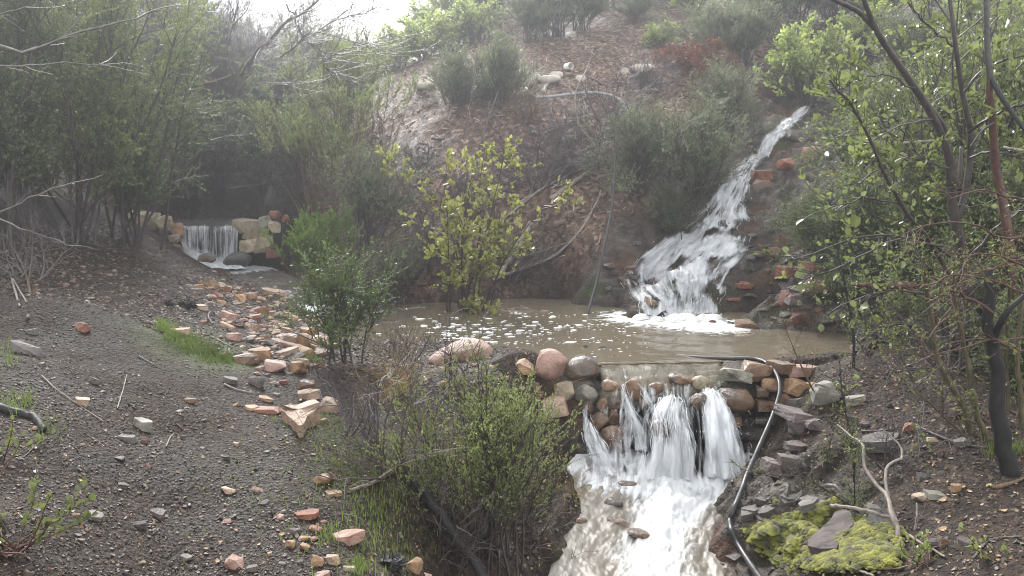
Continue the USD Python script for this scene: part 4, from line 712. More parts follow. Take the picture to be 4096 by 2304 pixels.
# --- the stone dam
DAM = [
 ("v", 1160, 893, 152, 76, "boulder", "pink", "broad pale pink boulder at the left end of the dam", 6.95),
 ("4", 530, 560, 410, 235, "block", "tan", "long tan angular stone between the broad pink boulder and the egg-shaped one"), ("4", 975, 515, 385, 430, "boulder", "pink", "tall egg-shaped pinkish boulder on the dam", None, 24), ("4", 1375, 575, 445, 400, "boulder", "wetdark", "round dark wet boulder beside the spillway"),
 ("4", 720, 770, 210, 170, "wedge", "brown", "brown wedge under the long tan angular stone"), ("4", 690, 975, 215, 230, "block", "dark", "dark slate block in the dam's left flank"), ("4", 800, 885, 160, 90, "slab", "brown", "brown flake on the dark slate block"), ("4", 990, 1060, 365, 285, "block", "pale", "pale pink angular stone in front of the dam's left flank"),
 ("4", 1150, 865, 235, 280, "block", "lichen", "olive tan stone below the round dark boulder"), ("4", 1430, 890, 310, 260, "boulder", "greylichen", "grey wet stone just under the round dark boulder"), ("4", 1745, 800, 255, 200, "boulder", "wet", "orange-brown wet cobble at the left of the lip"), ("4", 2060, 860, 225, 330, "boulder", "wet", "tall brown wet cobble between two trickles"),
 ("4", 2315, 825, 170, 170, "boulder", "wet", "brown cobble behind the sliding water"), ("4", 1640, 1030, 135, 190, "boulder", "wet", "narrow tan wet cobble below the lip"), ("4", 1800, 1015, 210, 210, "boulder", "wetdark", "dark wet cobble below the lip"), ("4", 2200, 1030, 165, 160, "boulder", "wet", "small brown cobble between the trickle and the middle plume"),
 ("4", 1595, 1235, 235, 240, "block", "wet", "angular orange wet stone in the falling water"), ("4", 1795, 1190, 145, 175, "block", "wet", "brown wet stone right of the angular orange one"), ("4", 2370, 1350, 290, 330, "boulder", "wetdark", "dark boulder glimpsed inside the middle plume", 6.56), ("4", 1460, 1080, 150, 200, "block", "wetdark", "dark stone behind the left trickle"),
 ("M", 1400, 790, 155, 150, "boulder", "wet", "olive-brown wet boulder lowest under the left trickles"), ("M", 1450, 982, 108, 74, "boulder", "wetdark", "brown boulder awash in the foam below the dam", 6.22), ("M", 1290, 915, 96, 96, "boulder", "wet", "pinkish wet stone at the left edge of the foam", 6.36), ("M", 1390, 1068, 90, 66, "boulder", "wetdark", "red-brown stone at the left bank below the foam", 6.0),
 ("M", 1405, 1165, 100, 56, "boulder", "wet", "tan stone breaking the shallow water", 5.76), ("M", 1515, 1222, 112, 62, "boulder", "wet", "pinkish stone breaking the shallow water below the tan one", 5.58), ("M", 1235, 1165, 60, 40, "boulder", "wet", "small tan stone at the foot of the green bush in the water", 5.76),
 ("5", 1090, 485, 385, 205, "block", "greylichen", "pale lichen-grey slab right of the lip"), ("5", 1380, 445, 385, 265, "block", "brown", "brown angular stone under the black hose on the dam"), ("5", 1550, 605, 245, 185, "boulder", "tan", "rounded tan stone below the hose"), ("5", 1080, 800, 500, 385, "boulder", "wet", "biggest orange-brown wet boulder right of the plumes"),
 ("5", 1690, 385, 335, 165, "slab", "brown", "flat brown stone at the pool's edge right of the hose"), ("5", 1965, 420, 425, 170, "slab", "pink", "long pinkish slab at the right end of the dam"), ("5", 1850, 630, 265, 230, "block", "tan", "tan cracked stone below the long pinkish slab"), ("5", 2085, 622, 215, 104, "slab", "tan", "flat tan stone right of the cracked one"),
 ("5", 1550, 865, 330, 160, "wedge", "brown", "brown wedge behind the hose above a thin spout"), ("5", 1745, 805, 180, 160, "block", "brown", "brown block right of the hose"), ("5", 2225, 705, 290, 285, "block", "greylichen", "lichen-grey block on the right bank"), ("5", 1900, 845, 260, 170, "block", "dark", "dark slate block below the cracked tan stone"), ("5", 1440, 700, 150, 150, "block", "wetdark", "dark wet stone in the hollow below the rounded tan stone"),
 ("5", 395, 545, 330, 170, "boulder", "wet", "yellowish stone under the sliding water of the lip"), ("5", 650, 580, 215, 190, "boulder", "lichen", "olive stone under the right end of the lip"), ("5", 100, 650, 170, 150, "boulder", "wet", "reddish stone under the middle of the lip"), ("5", 640, 830, 240, 260, "boulder", "wetdark", "dark stone behind the two plumes", 6.66),
 ("5", 1900, 1000, 520, 210, "slab", "purple", "broad layered slate ledge on the right bank", None, 10), ("5", 2115, 1135, 230, 160, "block", "purple", "slate block on the broad layered ledge", None, 0), ("5", 1900, 1185, 215, 115, "slab", "grey", "grey slate plate under the layered ledge"), ("5", 1330, 1240, 330, 160, "slab", "dark", "dark slate plate washed by the right plume"), ("5", 1480, 1060, 260, 120, "slab", "dark", "dark slate under the thin spout"), ("5", 1900, 1390, 330, 140, "slab", "purple", "purple slate plate lower on the right bank"),
]
for r in DAM:
    u, v = S_(r[0], r[1], r[2]); onbank = r[0] == "5" and (r[1] > 1800 or r[2] > 900)
    dp = r[8] if len(r) > 8 and r[8] else (None if onbank else float(dam(v)))
    q = list(r[:8]); q[3] *= 1.12; q[4] *= 1.10
    place_stone(*q, depth=dp, roll=r[9] if len(r) > 9 else None, sink=.7 if r[0] == "M" and r[2] > 850 else .0)
# --- the walls of the small upper fall
WALL = [
 ("1", 580, 285, 340, 220, "block", "lichen", "largest mossy buff stone topping the left wall of the small waterfall"), ("1", 835, 300, 200, 170, "block", "lichen", "buff stone right of the largest one on the left wall"), ("1", 600, 200, 310, 70, "slab", "lichen", "flat cap stone of the left wall"), ("1", 450, 425, 160, 120, "block", "grey", "blue-grey stone leftmost in the middle course of the left wall"),
 ("1", 640, 440, 230, 130, "block", "grey", "broad blue-grey stone in the middle course of the left wall"), ("1", 825, 445, 110, 140, "block", "grey", "narrow grey stone in the middle course of the left wall"), ("1", 330, 480, 220, 100, "slab", "pale", "buff slab sliding off the left wall onto the bank"), ("1", 680, 570, 420, 150, "slab", "lichen", "long lichened stone in the bottom course of the left wall", 14),
 ("1", 850, 645, 340, 150, "block", "lichen", "yellow-lichened stone below the long one in the left wall"), ("1", 1000, 385, 150, 150, "block", "tan", "tan stone beside the curtain of the small waterfall"), ("1", 965, 505, 150, 100, "block", "lichen", "small stone under the tan one beside the curtain"), ("1", 985, 655, 130, 140, "block", "brown", "brown stone at the foot of the left wall"),
 ("1", 950, 770, 300, 90, "slab", "brown", "brown slab at the stream edge below the left wall"), ("1", 1880, 345, 350, 165, "slab", "lichen", "long top stone of the right wall"), ("1", 2135, 285, 165, 130, "block", "greylichen", "grey stone at the upper end of the right wall"), ("1", 2255, 195, 145, 95, "block", "red", "reddish stone crowning the right wall"), ("1", 2385, 250, 110, 90, "block", "red", "small reddish stone behind the right wall"),
 ("1", 2000, 440, 340, 150, "slab", "lichen", "second long stone of the right wall"), ("1", 2250, 355, 155, 130, "block", "lichen", "stubby lichened stone at the end of the right wall's second course"), ("1", 1920, 595, 205, 150, "block", "lichen", "lower left stone of the right wall"), ("1", 2120, 575, 220, 190, "block", "lichen", "lower right stone of the right wall"),
 ("1", 2230, 675, 150, 130, "wedge", "red", "red-brown wedge at the foot of the right wall"), ("1", 1760, 790, 360, 210, "boulder", "moss", "dark mossy boulder sitting in the stream under the small waterfall"), ("1", 1380, 780, 260, 160, "boulder", "wetdark", "dark boulder hidden in the foam of the small waterfall"),
]
for r in WALL:
    u, v = S_(r[0], r[1], r[2]); d = 12.5 - (v - 900) * .0016 if r[1] < 1300 else 12.62 - (v - 900) * .0022
    q = list(r[:8]); q[3] *= 1.1; q[4] *= 1.1; place_stone(*q, depth=float(d), roll=r[8] if len(r) > 8 else None, sink=-.05)
# backing of the two walls and of the dam, so that no light comes through between the stones
# --- mid bank and slope singles
SLOPE = [
 ("R", 655, 742, 96, 76, "block", "pink", "pinkish-grey block perched beside the top of the rock waterfall"), ("R", 452, 1077, 50, 34, "slab", "grey", "pale grey chip right of the rock waterfall's ledge"), ("R", 590, 725, 60, 40, "wedge", "purple", "slate splinter left of the pinkish-grey block"), ("R", 545, 790, 110, 60, "block", "red", "red-brown rock below the pinkish-grey block"), ("R", 430, 840, 110, 50, "slab", "red", "flat red-brown rock at the right of the upper chute"), ("R", 415, 895, 90, 60, "block", "brown", "brown rock jutting under the flat red-brown one"), ("R", 600, 655, 120, 60, "block", "dark", "dark rock at the right of the narrow chute"),
 ("R", 660, 1290, 150, 60, "slab", "red", "rusty ledge on the slope right of the rock waterfall"), ("R", 540, 1310, 130, 70, "slab", "red", "rusty ledge nearer the rock waterfall"), ("R", 760, 1090, 70, 40, "block", "red", "orange rock under the low shrub on the right slope"), ("R", 735, 1215, 90, 70, "block", "brown", "brown boulder below the low shrub on the right slope"),
 ("B", 525, 110, 52, 90, "block", "red", "bright rust-red rock right of the waterfall's foot"), ("B", 545, 290, 48, 36, "block", "red", "small rust-red rock at the pool's right shore"), ("B", 740, 210, 70, 40, "slab", "grey", "grey slab on the right shore of the pool"), ("B", 690, 165, 36, 28, "block", "red", "small orange stone on the right shore"),
 ("B", 870, 600, 100, 60, "slab", "greylichen", "pale flat stone on the loam right of the dam"), ("B", 720, 570, 130, 110, "block", "greylichen", "grey boulder on the loam above the layered ledge"), ("B", 630, 700, 190, 70, "slab", "purple", "slate ledge crossing the right bank"), ("B", 1120, 730, 66, 52, "block", "red", "orange stone on the loam near the right trees"), ("B", 990, 800, 200, 100, "slab", "dark", "dark flat boulder in the middle of the right loam"), ("B", 1380, 805, 90, 50, "slab", "grey", "grey flake near the foot of the right trees"), ("B", 1340, 665, 60, 46, "slab", "purple", "purple chip on the loam among twigs"),
 ("B", 480, 920, 160, 100, "slab", "purple", "tilted purple slate beside the hose", None, 15), ("B", 560, 880, 120, 90, "wedge", "purple", "slate wedge above the tilted purple slate"), ("B", 540, 1075, 90, 44, "slab", "grey", "grey slate plate above the moss"), ("B", 640, 1080, 96, 44, "slab", "grey", "second grey slate plate above the moss"), ("B", 420, 1085, 90, 50, "slab", "dark", "dark slate plate at the water's edge below the hose"), ("B", 380, 1130, 130, 44, "slab", "dark", "thin slate plate at the hose bend"),
 ("Q", 905, 690, 130, 110, "block", "lichen", "buff block on the loam in the lower right"), ("Q", 1070, 660, 210, 100, "wedge", "greylichen", "pale wedge leaning on the buff block"), ("Q", 1260, 600, 120, 110, "slab", "tan", "ochre flake on the loam in the lower right"), ("Q", 1160, 1105, 140, 160, "wedge", "brown", "rusty brown rock lower right of the moss"), ("Q", 1050, 1130, 150, 140, "block", "dark", "dark rock beside the rusty brown one"), ("Q", 500, 800, 180, 90, "block", "grey", "grey lumpy rock behind the moss"), ("Q", 1310, 165, 150, 90, "slab", "grey", "grey plate on the loam at the right"), ("Q", 1020, 135, 90, 70, "block", "lichen", "buff stone high on the loam"),
 ("v", 1012, 665, 62, 52, "slab", "greylichen", "pale grey slab standing behind the berry shrub"), ("v", 690, 495, 46, 70, "block", "dark", "dark upright boulder above the small waterfall's right wall"),
]
for r in SLOPE: place_stone(*r[:8], depth=r[8] if len(r) > 8 else None, roll=r[9] if len(r) > 9 else None, sink=.12)
# --- many small look-alike stones: one thing each, sharing a label
def scatter(n, zone_px, size, mats, label, group, name, seed, kinds=("slab", "block", "block", "wedge")):
    rng = np.random.default_rng(seed); protos = []
    P_ = UsdGeom.Scope.Define(stage, "/World/Looks/unused") if False else None
    made = 0
    for i in range(n):
        poly = zone_px[int(rng.integers(len(zone_px)))]; u, v = rng.normal(poly[0], poly[2]), rng.normal(poly[1], poly[3])
        p = hit(u * K, v * K); s = rng.lognormal(math.log(size), .45)
        if p[2] < WZ + .02 and p[1] > 6.9 or not (0 < v < 1449): continue
        key = (int(rng.integers(6)), mats[int(rng.integers(len(mats)))])
        k = (name, key)
        if k not in _protos:
            a, f = stone(rng, 1, rng.uniform(.6, .95), rng.uniform(.3, .7), kinds[key[0] % len(kinds)])
            x = thing(name, label, "stone", p, group, rotz=rng.random() * 6.3, scale=s); obj("stone", a, f, SM_[key[1]], x, smooth=False); _protos[k] = x.GetPath()
        else:
            instance_of(_protos[k], name, label, "stone", p, rng.random() * 6.3, s * rng.uniform(.8, 1.2) * np.array([1, 1, rng.uniform(.7, 1.2)]), group, tilt=rng.normal(0, 14))
        made += 1
_protos = {}
scatter(330, [(620, 740, 70, 28), (680, 800, 60, 35), (740, 830, 45, 35), (700, 860, 60, 30), (640, 780, 50, 30), (560, 720, 50, 18), (700, 890, 60, 50)], .062, ["tan", "pale", "pink", "grey", "red", "tan"], "small broken sandstone piece in the rubble along the left bank", "small rubble on the left bank", "rubble_stone", 301)
scatter(36, [(760, 1330, 90, 70), (700, 1150, 150, 120), (430, 1300, 200, 90), (640, 960, 60, 60)], .026, ["tan", "grey", "pink", "grey"], "small stone chip lying loose on the gravel path", "stone chips on the path", "stone_chip", 302)
scatter(140, [(2000, 740, 130, 60), (1950, 640, 50, 60), (1600, 700, 40, 30), (2080, 560, 60, 80), (2100, 800, 90, 30)], .13, ["dark", "dark", "red", "dark", "purple", "brown", "grey"], "wet dark rock jutting from the slope around the tall waterfall", "wet rocks on the slope by the waterfall", "slope_rock", 303)
scatter(38, [(2050, 1090, 80, 60), (2150, 1150, 150, 120), (1960, 1180, 50, 60), (2050, 1330, 90, 60), (2300, 1330, 120, 60)], .075, ["dark", "purple", "grey", "dark"], "dark slate piece on the loam of the right bank", "slate pieces on the right bank", "slate_piece", 304, ("slab", "slab", "wedge"))
scatter(40, [(1270, 965, 60, 18), (1350, 1010, 50, 25), (1200, 920, 50, 12)], .05, ["brown", "tan", "dark", "pink"], "small stone packed among the boulders at the dam's left end", "packing stones of the dam", "packing_stone", 305)

rngd = np.random.default_rng(611)
for i in range(64):      # wet cobbles packed in the face of the dam behind the falling water
    u, v = rngd.uniform(1470, 1850), rngd.uniform(985, 1160); w = rngd.uniform(26, 52)
    place_stone("v", u, v, w, w * rngd.uniform(.65, .95), ("boulder", "block")[i % 3 == 0], ("wet", "wetdark", "brown", "wetdark")[i % 4], "wet cobble in the face of the dam behind the falling water", depth=float(dam(v * K)) + .10, group="wet cobbles in the dam's face", cat="stone", name="dam_cobble", sink=0)
# ------------------------------------------------------------------ plants
def leaf_mat(name, a, b, c=None, trans=.35, rough=.38, spec=.45):
    st = [(.0, a), (.6, b)] + ([(1.0, c)] if c else [])
    return mat(name, {"g": ("geometry", {}), "r": ramp(*st), "n": ("noise_texture", {"scale": 3.0, "detail": 2.0}), "nm": ("map_range", {"from_min": .3, "from_max": .7, "to_min": .6, "to_max": 1.35}), "h": ("hsv", {}),
        "p": ("principled_bsdf", {"roughness": rough, "specular_ior_level": spec}), "t": ("translucent_bsdf", {}), "tc": ("hsv", {"saturation": 1.15, "value": 1.25}), "m": ("mix_closure", {"fac": trans})},
        [("g.random_per_island", "r.fac"), ("g.position", "n.vector"), ("n.fac", "nm.value"), ("nm.result", "h.value"), ("r.color", "h.color"), ("h.color", "p.base_color"), ("h.color", "tc.color"), ("tc.color", "t.color"), ("p.BSDF", "m.closure1"), ("t.BSDF", "m.closure2")], surface="m.closure")
def bark_mat(name, a, b, rough=(.35, .6), scale=30.0, bump=.5):
    return mat(name, {"tc": ("texture_coordinate", {}), "mp": ("mapping", {"scale": (1, 1, .35)}), "n": ("noise_texture", {"scale": scale, "detail": 6.0, "roughness": .65}), "r": ramp((.32, a), (.68, b)), "rr": ramp((.3, (rough[0],) * 3), (.7, (rough[1],) * 3)),
        "bp": ("bump", {"strength": bump, "distance": .01}), "p": ("principled_bsdf", {"specular_ior_level": .28})},
        [("tc.object", "mp.vector"), ("mp.vector", "n.vector"), ("n.fac", "r.fac"), ("n.fac", "rr.fac"), ("n.fac", "bp.height"), ("bp.normal", "p.normal"), ("r.color", "p.base_color"), ("rr.color", "p.roughness")], surface="p.BSDF")
LM = {"olive": leaf_mat("olive_small_leaves", (.13, .155, .048), (.23, .25, .08), (.34, .34, .13), .45), "dark": leaf_mat("dark_small_leaves", (.105, .135, .055), (.19, .22, .088), (.30, .32, .13), .45),
      "green": leaf_mat("green_fine_leaves", (.15, .175, .07), (.25, .27, .11), (.34, .35, .16), .45), "berry": leaf_mat("green_leaves_with_orange_tips", (.07, .10, .032), (.13, .17, .05), (.32, .17, .05), .4),
      "bright": leaf_mat("bright_green_leaves", (.13, .20, .045), (.21, .29, .075), (.29, .35, .12), .5), "manz": leaf_mat("yellow_green_leathery_leaves", (.21, .215, .07), (.34, .34, .12), (.46, .45, .18), .45, .3),
      "manzr": leaf_mat("green_leathery_leaves", (.125, .145, .055), (.21, .23, .09), (.32, .33, .15), .45, .28), "pale": leaf_mat("pale_grey_green_leaves", (.2, .235, .10), (.3, .33, .145), (.4, .42, .2), .45),
      "grey": leaf_mat("grey_green_fine_leaves", (.13, .15, .085), (.2, .225, .12), (.28, .3, .16), .45), "hill": leaf_mat("light_green_hill_leaves", (.26, .31, .11), (.40, .44, .16), (.5, .52, .22), .45), "dead": leaf_mat("rust_dead_leaves", (.15, .055, .03), (.24, .095, .05), (.28, .14, .08), .3)}
BK = {"black": bark_mat("charred_bark", (.003, .003, .003), (.013, .012, .012), (.45, .75)), "dark": bark_mat("dark_wet_bark", (.012, .009, .008), (.045, .034, .03), (.3, .6)), "grey": bark_mat("grey_bare_twigs", (.035, .03, .029), (.11, .096, .092)),
      "red": bark_mat("red_brown_bark", (.022, .010, .007), (.075, .032, .022), (.35, .6)), "twig": bark_mat("purple_grey_twigs", (.02, .015, .016), (.06, .047, .048)), "pale": bark_mat("bleached_dead_wood", (.075, .06, .05), (.21, .18, .155), (.5, .75)),
      "brown": bark_mat("brown_stems", (.04, .024, .014), (.11, .07, .042)), "lichen": bark_mat("yellow_lichened_stems", (.022, .018, .011), (.08, .068, .034)), "trunk": bark_mat("grey_brown_wet_trunk", (.008, .007, .0065), (.05, .04, .033), (.3, .6), 22.0)}
def nrm(a): return a / np.maximum(np.linalg.norm(a, axis=-1, keepdims=True), 1e-9)
def path(rng, p, d, L, k, wig, up):
    """n curved shoots at once: (n, k, 3)."""
    out = [p]; d = nrm(d); s = (np.broadcast_to(L, len(p)) / (k - 1))[:, None]
    for i in range(k - 1):
        d = nrm(d + rng.normal(0, wig, d.shape) + np.array([0, 0, up])); p = p + d * s; out.append(p)
    return np.stack(out, 1)
def along(rng, Lp, m, t0=.2, t1=1.0, weights=None):
    """m points on the shoots Lp with their tangents."""
    w = np.linalg.norm(np.diff(Lp, axis=1), axis=2).sum(1) if weights is None else weights
    i = rng.choice(len(Lp), m, p=w / w.sum()); t = rng.uniform(t0, t1, m) * (Lp.shape[1] - 1); j = np.minimum(t.astype(int), Lp.shape[1] - 2); f = (t - j)[:, None]
    a, b = Lp[i, j], Lp[i, j + 1]
    return a * (1 - f) + b * f, nrm(b - a), i, t / (Lp.shape[1] - 1)
def fork(rng, tan, ang, spread=.25):
    r = rng.normal(0, 1, tan.shape); perp = nrm(r - (r * tan).sum(-1, keepdims=True) * tan); a = np.radians(rng.normal(ang, ang * spread, len(tan)))[:, None]
    return tan * np.cos(a) + perp * np.sin(a)
def tubes(Lp, r0, r1, sides=3):
    """Many tapered tubes as one vertex block."""
    n, k = Lp.shape[:2]; t = nrm(np.gradient(Lp, axis=1)); ref = np.where(np.abs(t[..., 2:3]) < .9, [0, 0, 1.0], [1.0, 0, 0]); a = nrm(np.cross(t, ref)); b = np.cross(t, a)
    th = np.arange(sides) / sides * 2 * np.pi; r = np.broadcast_to(r0, n)[:, None] + (np.broadcast_to(r1, n) - np.broadcast_to(r0, n))[:, None] * np.linspace(0, 1, k)[None]
    v = Lp[:, :, None] + (a[:, :, None] * np.cos(th)[:, None] + b[:, :, None] * np.sin(th)[:, None]) * r[:, :, None, None]
    f = (grid_faces(k, sides, True)[None] + (np.arange(n) * k * sides)[:, None, None]).reshape(-1, 3)
    return v.reshape(-1, 3), f
def leaves(rng, P, A, length, width, shape="diamond", curl=.15, var=.3):
    n = len(P); A = nrm(A); L = (length * rng.lognormal(0, var, n))[:, None]; Wd = width / length * L
    r = rng.normal(0, 1, (n, 3)) + [0, 0, .4]; s = nrm(np.cross(A, r)); N = np.cross(s, A)
    if shape == "diamond":
        v = np.stack([P, P + A * L * .5 + s * Wd * .5 + N * L * curl, P + A * L, P + A * L * .45 - s * Wd * .5 + N * L * curl], 1); f = np.array([[0, 1, 2], [0, 2, 3]])
    else:
        v = np.stack([P, P + A * L * .28 + s * Wd * .4 + N * L * curl * .6, P + A * L * .65 + s * Wd * .48 + N * L * curl, P + A * L, P + A * L * .65 - s * Wd * .48 + N * L * curl, P + A * L * .28 - s * Wd * .4 + N * L * curl * .6, P + A * L * .5], 1)
        f = np.array([[0, 1, 6], [1, 2, 6], [2, 3, 6], [3, 4, 6], [4, 5, 6], [5, 0, 6]])
    return v, f
def put_leaves(parent, v, f, m, single=0, name="foliage", far=None):
    """single: that many leaves (the nearest ones) become parts of their own."""
    if single:
        o = np.argsort(np.linalg.norm(v.mean(1) - (far if far is not None else 0), axis=1)); pick, rest = o[:single], o[single:]
        for i in pick: obj("leaf", v[i], f, m, parent)
    else: rest = np.arange(len(v))
    if len(rest):
        k = v.shape[1]; fv = (f[None] + (np.arange(len(rest)) * k)[:, None, None]).reshape(-1, 3)
        tag(obj(name, v[rest].reshape(-1, 3), fv, m, parent), kind="stuff" if single else None)
def shrub(name, label, base, seed, stems, branches, twigs, leaf, lm, bm, group=None, cat="shrub", single=0, twig_r=.0016, extra=None, sub=None, min_h=0.0, rotz=0.0):
    """stems (n, length, radius, spread deg, wiggle, up), branches and twigs (n, length, angle, wiggle, up, from), leaf (n, length, width, shape, angle, from)."""
    rng = np.random.default_rng(seed); x = thing(name, label, cat, base, group, rotz=rotz)
    n, L, r, spd, wig, up = stems
    az = rng.random(n) * 2 * np.pi; el = np.radians(np.abs(rng.normal(0, spd, n)) + 2); d = np.stack([np.sin(el) * np.cos(az), np.sin(el) * np.sin(az), np.cos(el)], 1)
    p0 = np.c_[rng.normal(0, r * 4 + .01 * n ** .5, (n, 2)), np.full(n, -.06)]
    S = path(rng, p0, d, L * rng.uniform(.7, 1.1, n), 12, wig, up)
    if extra is not None: S = np.concatenate([S, extra])
    M = Mesh(); M.add(*tubes(S, r, r * .25, 5))
    n1, L1, a1, w1, u1, t1 = branches
    p, t, i, q = along(rng, S, n1, t1, 1.0); B = path(rng, p, fork(rng, t, a1), L1 * rng.uniform(.5, 1.2, n1) * (1.15 - .5 * q), 8, w1, u1); M.add(*tubes(B, r * .38, r * .12, 4))
    n2, L2, a2, w2, u2, t2 = twigs
    p, t, i, q = along(rng, B, n2, t2, 1.0); T = path(rng, p, fork(rng, t, a2), L2 * rng.uniform(.5, 1.25, n2), 5, w2, u2); M.add(*tubes(T, twig_r, twig_r * .45, 3))
    if sub:
        n3, L3, a3, w3, u3 = sub; p, t, i, q = along(rng, T, n3, .15, 1.0); T3 = path(rng, p, fork(rng, t, a3), L3 * rng.uniform(.5, 1.25, n3), 4, w3, u3); M.add(*tubes(T3, twig_r * .7, twig_r * .35, 3)); T = T3
    M.build("stems", BK[bm], x)
    if leaf:
        nl, ll, lw, shp, la, tl = leaf
        p, t, i, q = along(rng, T, nl, tl, 1.0); ok = p[:, 2] > min_h; p, t = p[ok], t[ok]
        v, f = leaves(rng, p, fork(rng, t, la, .4) + [0, 0, .15], ll, lw, shp); put_leaves(x, v, f, LM[lm], single, far=EYE - np.array(base))
    return x
def gpt(u, v, d=None):
    """Ground under a photograph pixel of the 2576-wide reading, or the ground at depth d on that column."""
    if d is None: return hit(u * K, v * K)
    r = ray(u * K, v * K); x = r[0] * d; return np.array([x, d, float(gz(x, d))])

# the green bush in the foreground and its neighbours
shrub("green_bush", "fresh green fine-leaved bush in front of the dam, with dark bare lower twigs", gpt(1235, 1395), 501, (40, 1.0, .0075, 24, .06, .04), (360, .30, 24, .07, .07, .25), (2200, .13, 30, .08, .05, .2), (24000, .0155, .0062, "diamond", 36, .1), "green", "dark", twig_r=.0013, min_h=.22)
tr = np.array([at_depth(u * K, v * K, np.float64(d)) for u, v, d in ((868, 915, 6.0), (866, 850, 6.0), (872, 790, 6.02), (864, 730, 6.0), (872, 670, 6.0), (866, 610, 5.98))]); b0 = gpt(868, 912)
tr = smooth_line(tr - tr[0], 12)
shrub("berry_shrub", "small-leaved shrub with orange leaf tips and a dark stem, between rubble and pool", b0, 502, (7, .8, .010, 30, .08, .03), (80, .42, 46, .09, .04, .15), (800, .18, 42, .10, .03, .12), (11500, .0165, .0115, "diamond", 50, .05), "berry", "dark", extra=np.repeat(tr[None], 1, 0), twig_r=.0018, min_h=.16)
shrub("bright_shrub", "bright green feathery shrub behind the berry shrub, near the small waterfall", gpt(800, 655, 10.9), 503, (22, .85, .009, 24, .06, .05), (140, .34, 26, .07, .08, .3), (1300, .16, 28, .08, .06, .2), (17000, .026, .011, "diamond", 36, .1), "bright", "brown")
# yellow-green manzanita in the middle
shrub("yellow_green_shrub", "yellow-green leathery-leaved shrub on the far shore in the middle", gpt(1175, 735, 10.15), 504, (15, 2.15, .015, 13, .075, .022), (90, .42, 40, .10, .05, .28), (330, .2, 42, .10, .06, .25), (3900, .047, .031, "oval", 44, .3), "manz", "dark", single=300, twig_r=.003)
shrub("yellow_green_shrub", "low yellow-green clump hanging over the water's far shore", gpt(1180, 745, 10.05), 5041, (7, .42, .008, 45, .1, .0), (18, .24, 40, .1, .03, .3), (50, .12, 42, .10, .03, .3), (420, .05, .034, "oval", 48, .2), "manz", "dark", twig_r=.002)
# wispy tall shrub with green tufts
for k, (u, v, d, s) in enumerate(((800, 560, 12.6, 1.0), (905, 470, 13.4, 1.05))):
    shrub("wispy_shrub", ("wispy bare-stemmed shrub with pale green tops behind the bright shrub", "wispy bare-stemmed shrub with pale green tops at the edge of the red slope")[k], gpt(u, v, d), 505 + k, (26, 1.9 * s, .011, 17, .05, .03), (150, .55, 22, .07, .08, .62), (1500, .26, 24, .08, .06, .3), (14000, .036, .013, "diamond", 30, .25), "pale", "brown", twig_r=.0024)
shrub("thicket_shrub", "dusky grey-green shrub below the wispy ones on the stream's right", gpt(930, 600, 11.5), 508, (24, 1.3, .010, 26, .08, .03), (180, .45, 36, .10, .03, .3), (1500, .22, 40, .1, .02, .2), (16000, .024, .011, "diamond", 45, .1), "grey", "twig", twig_r=.002)
shrub("thicket_shrub", "dusky grey-green shrub at the right of the berry shrub", gpt(985, 690, 10.6), 509, (18, .85, .009, 32, .08, .02), (120, .36, 36, .10, .02, .3), (900, .2, 40, .1, .02, .2), (7000, .022, .010, "diamond", 45, .1), "grey", "twig", twig_r=.002)

# the dark thicket on the left: two grown shrubs, the others are copies of them
LEFTL = ["big dark olive shrub on the bank whose thin stems stand left of the small waterfall", "big dark olive shrub in the middle of the left thicket", "dark olive shrub at the left edge of the view", "tall dark shrub behind the left thicket, reaching out of the view", "dark shrub high at the top left corner"]
GL = "dark shrubs of the left thicket"
f1 = shrub("thicket_shrub", LEFTL[0], gpt(330, 592, 9.9), 511, (15, 2.7, .018, 13, .07, .015), (190, .62, 38, .10, .03, .18), (2300, .34, 40, .11, .02, .15), (46000, .024, .0125, "diamond", 48, .05), "dark", "dark", GL, twig_r=.0020, min_h=.42)
f2 = shrub("thicket_shrub", LEFTL[1], gpt(190, 590, 9.0), 512, (14, 2.9, .018, 24, .07, .015), (190, .85, 38, .10, .03, .15), (2300, .34, 40, .11, .02, .15), (52000, .024, .0125, "diamond", 48, .05), "olive", "dark", GL, twig_r=.0020, min_h=.06)
for k, (u, v, d, s, rz, pr) in enumerate(((20, 600, 8.2, 1.0, 2.1, f1), (120, 560, 11.2, 1.25, 4.0, f2), (-60, 520, 10.0, 1.35, 5.2, f1))):
    instance_of(pr.GetPath(), "thicket_shrub", LEFTL[2 + k], "shrub", gpt(u, v, d), rz, s, GL)
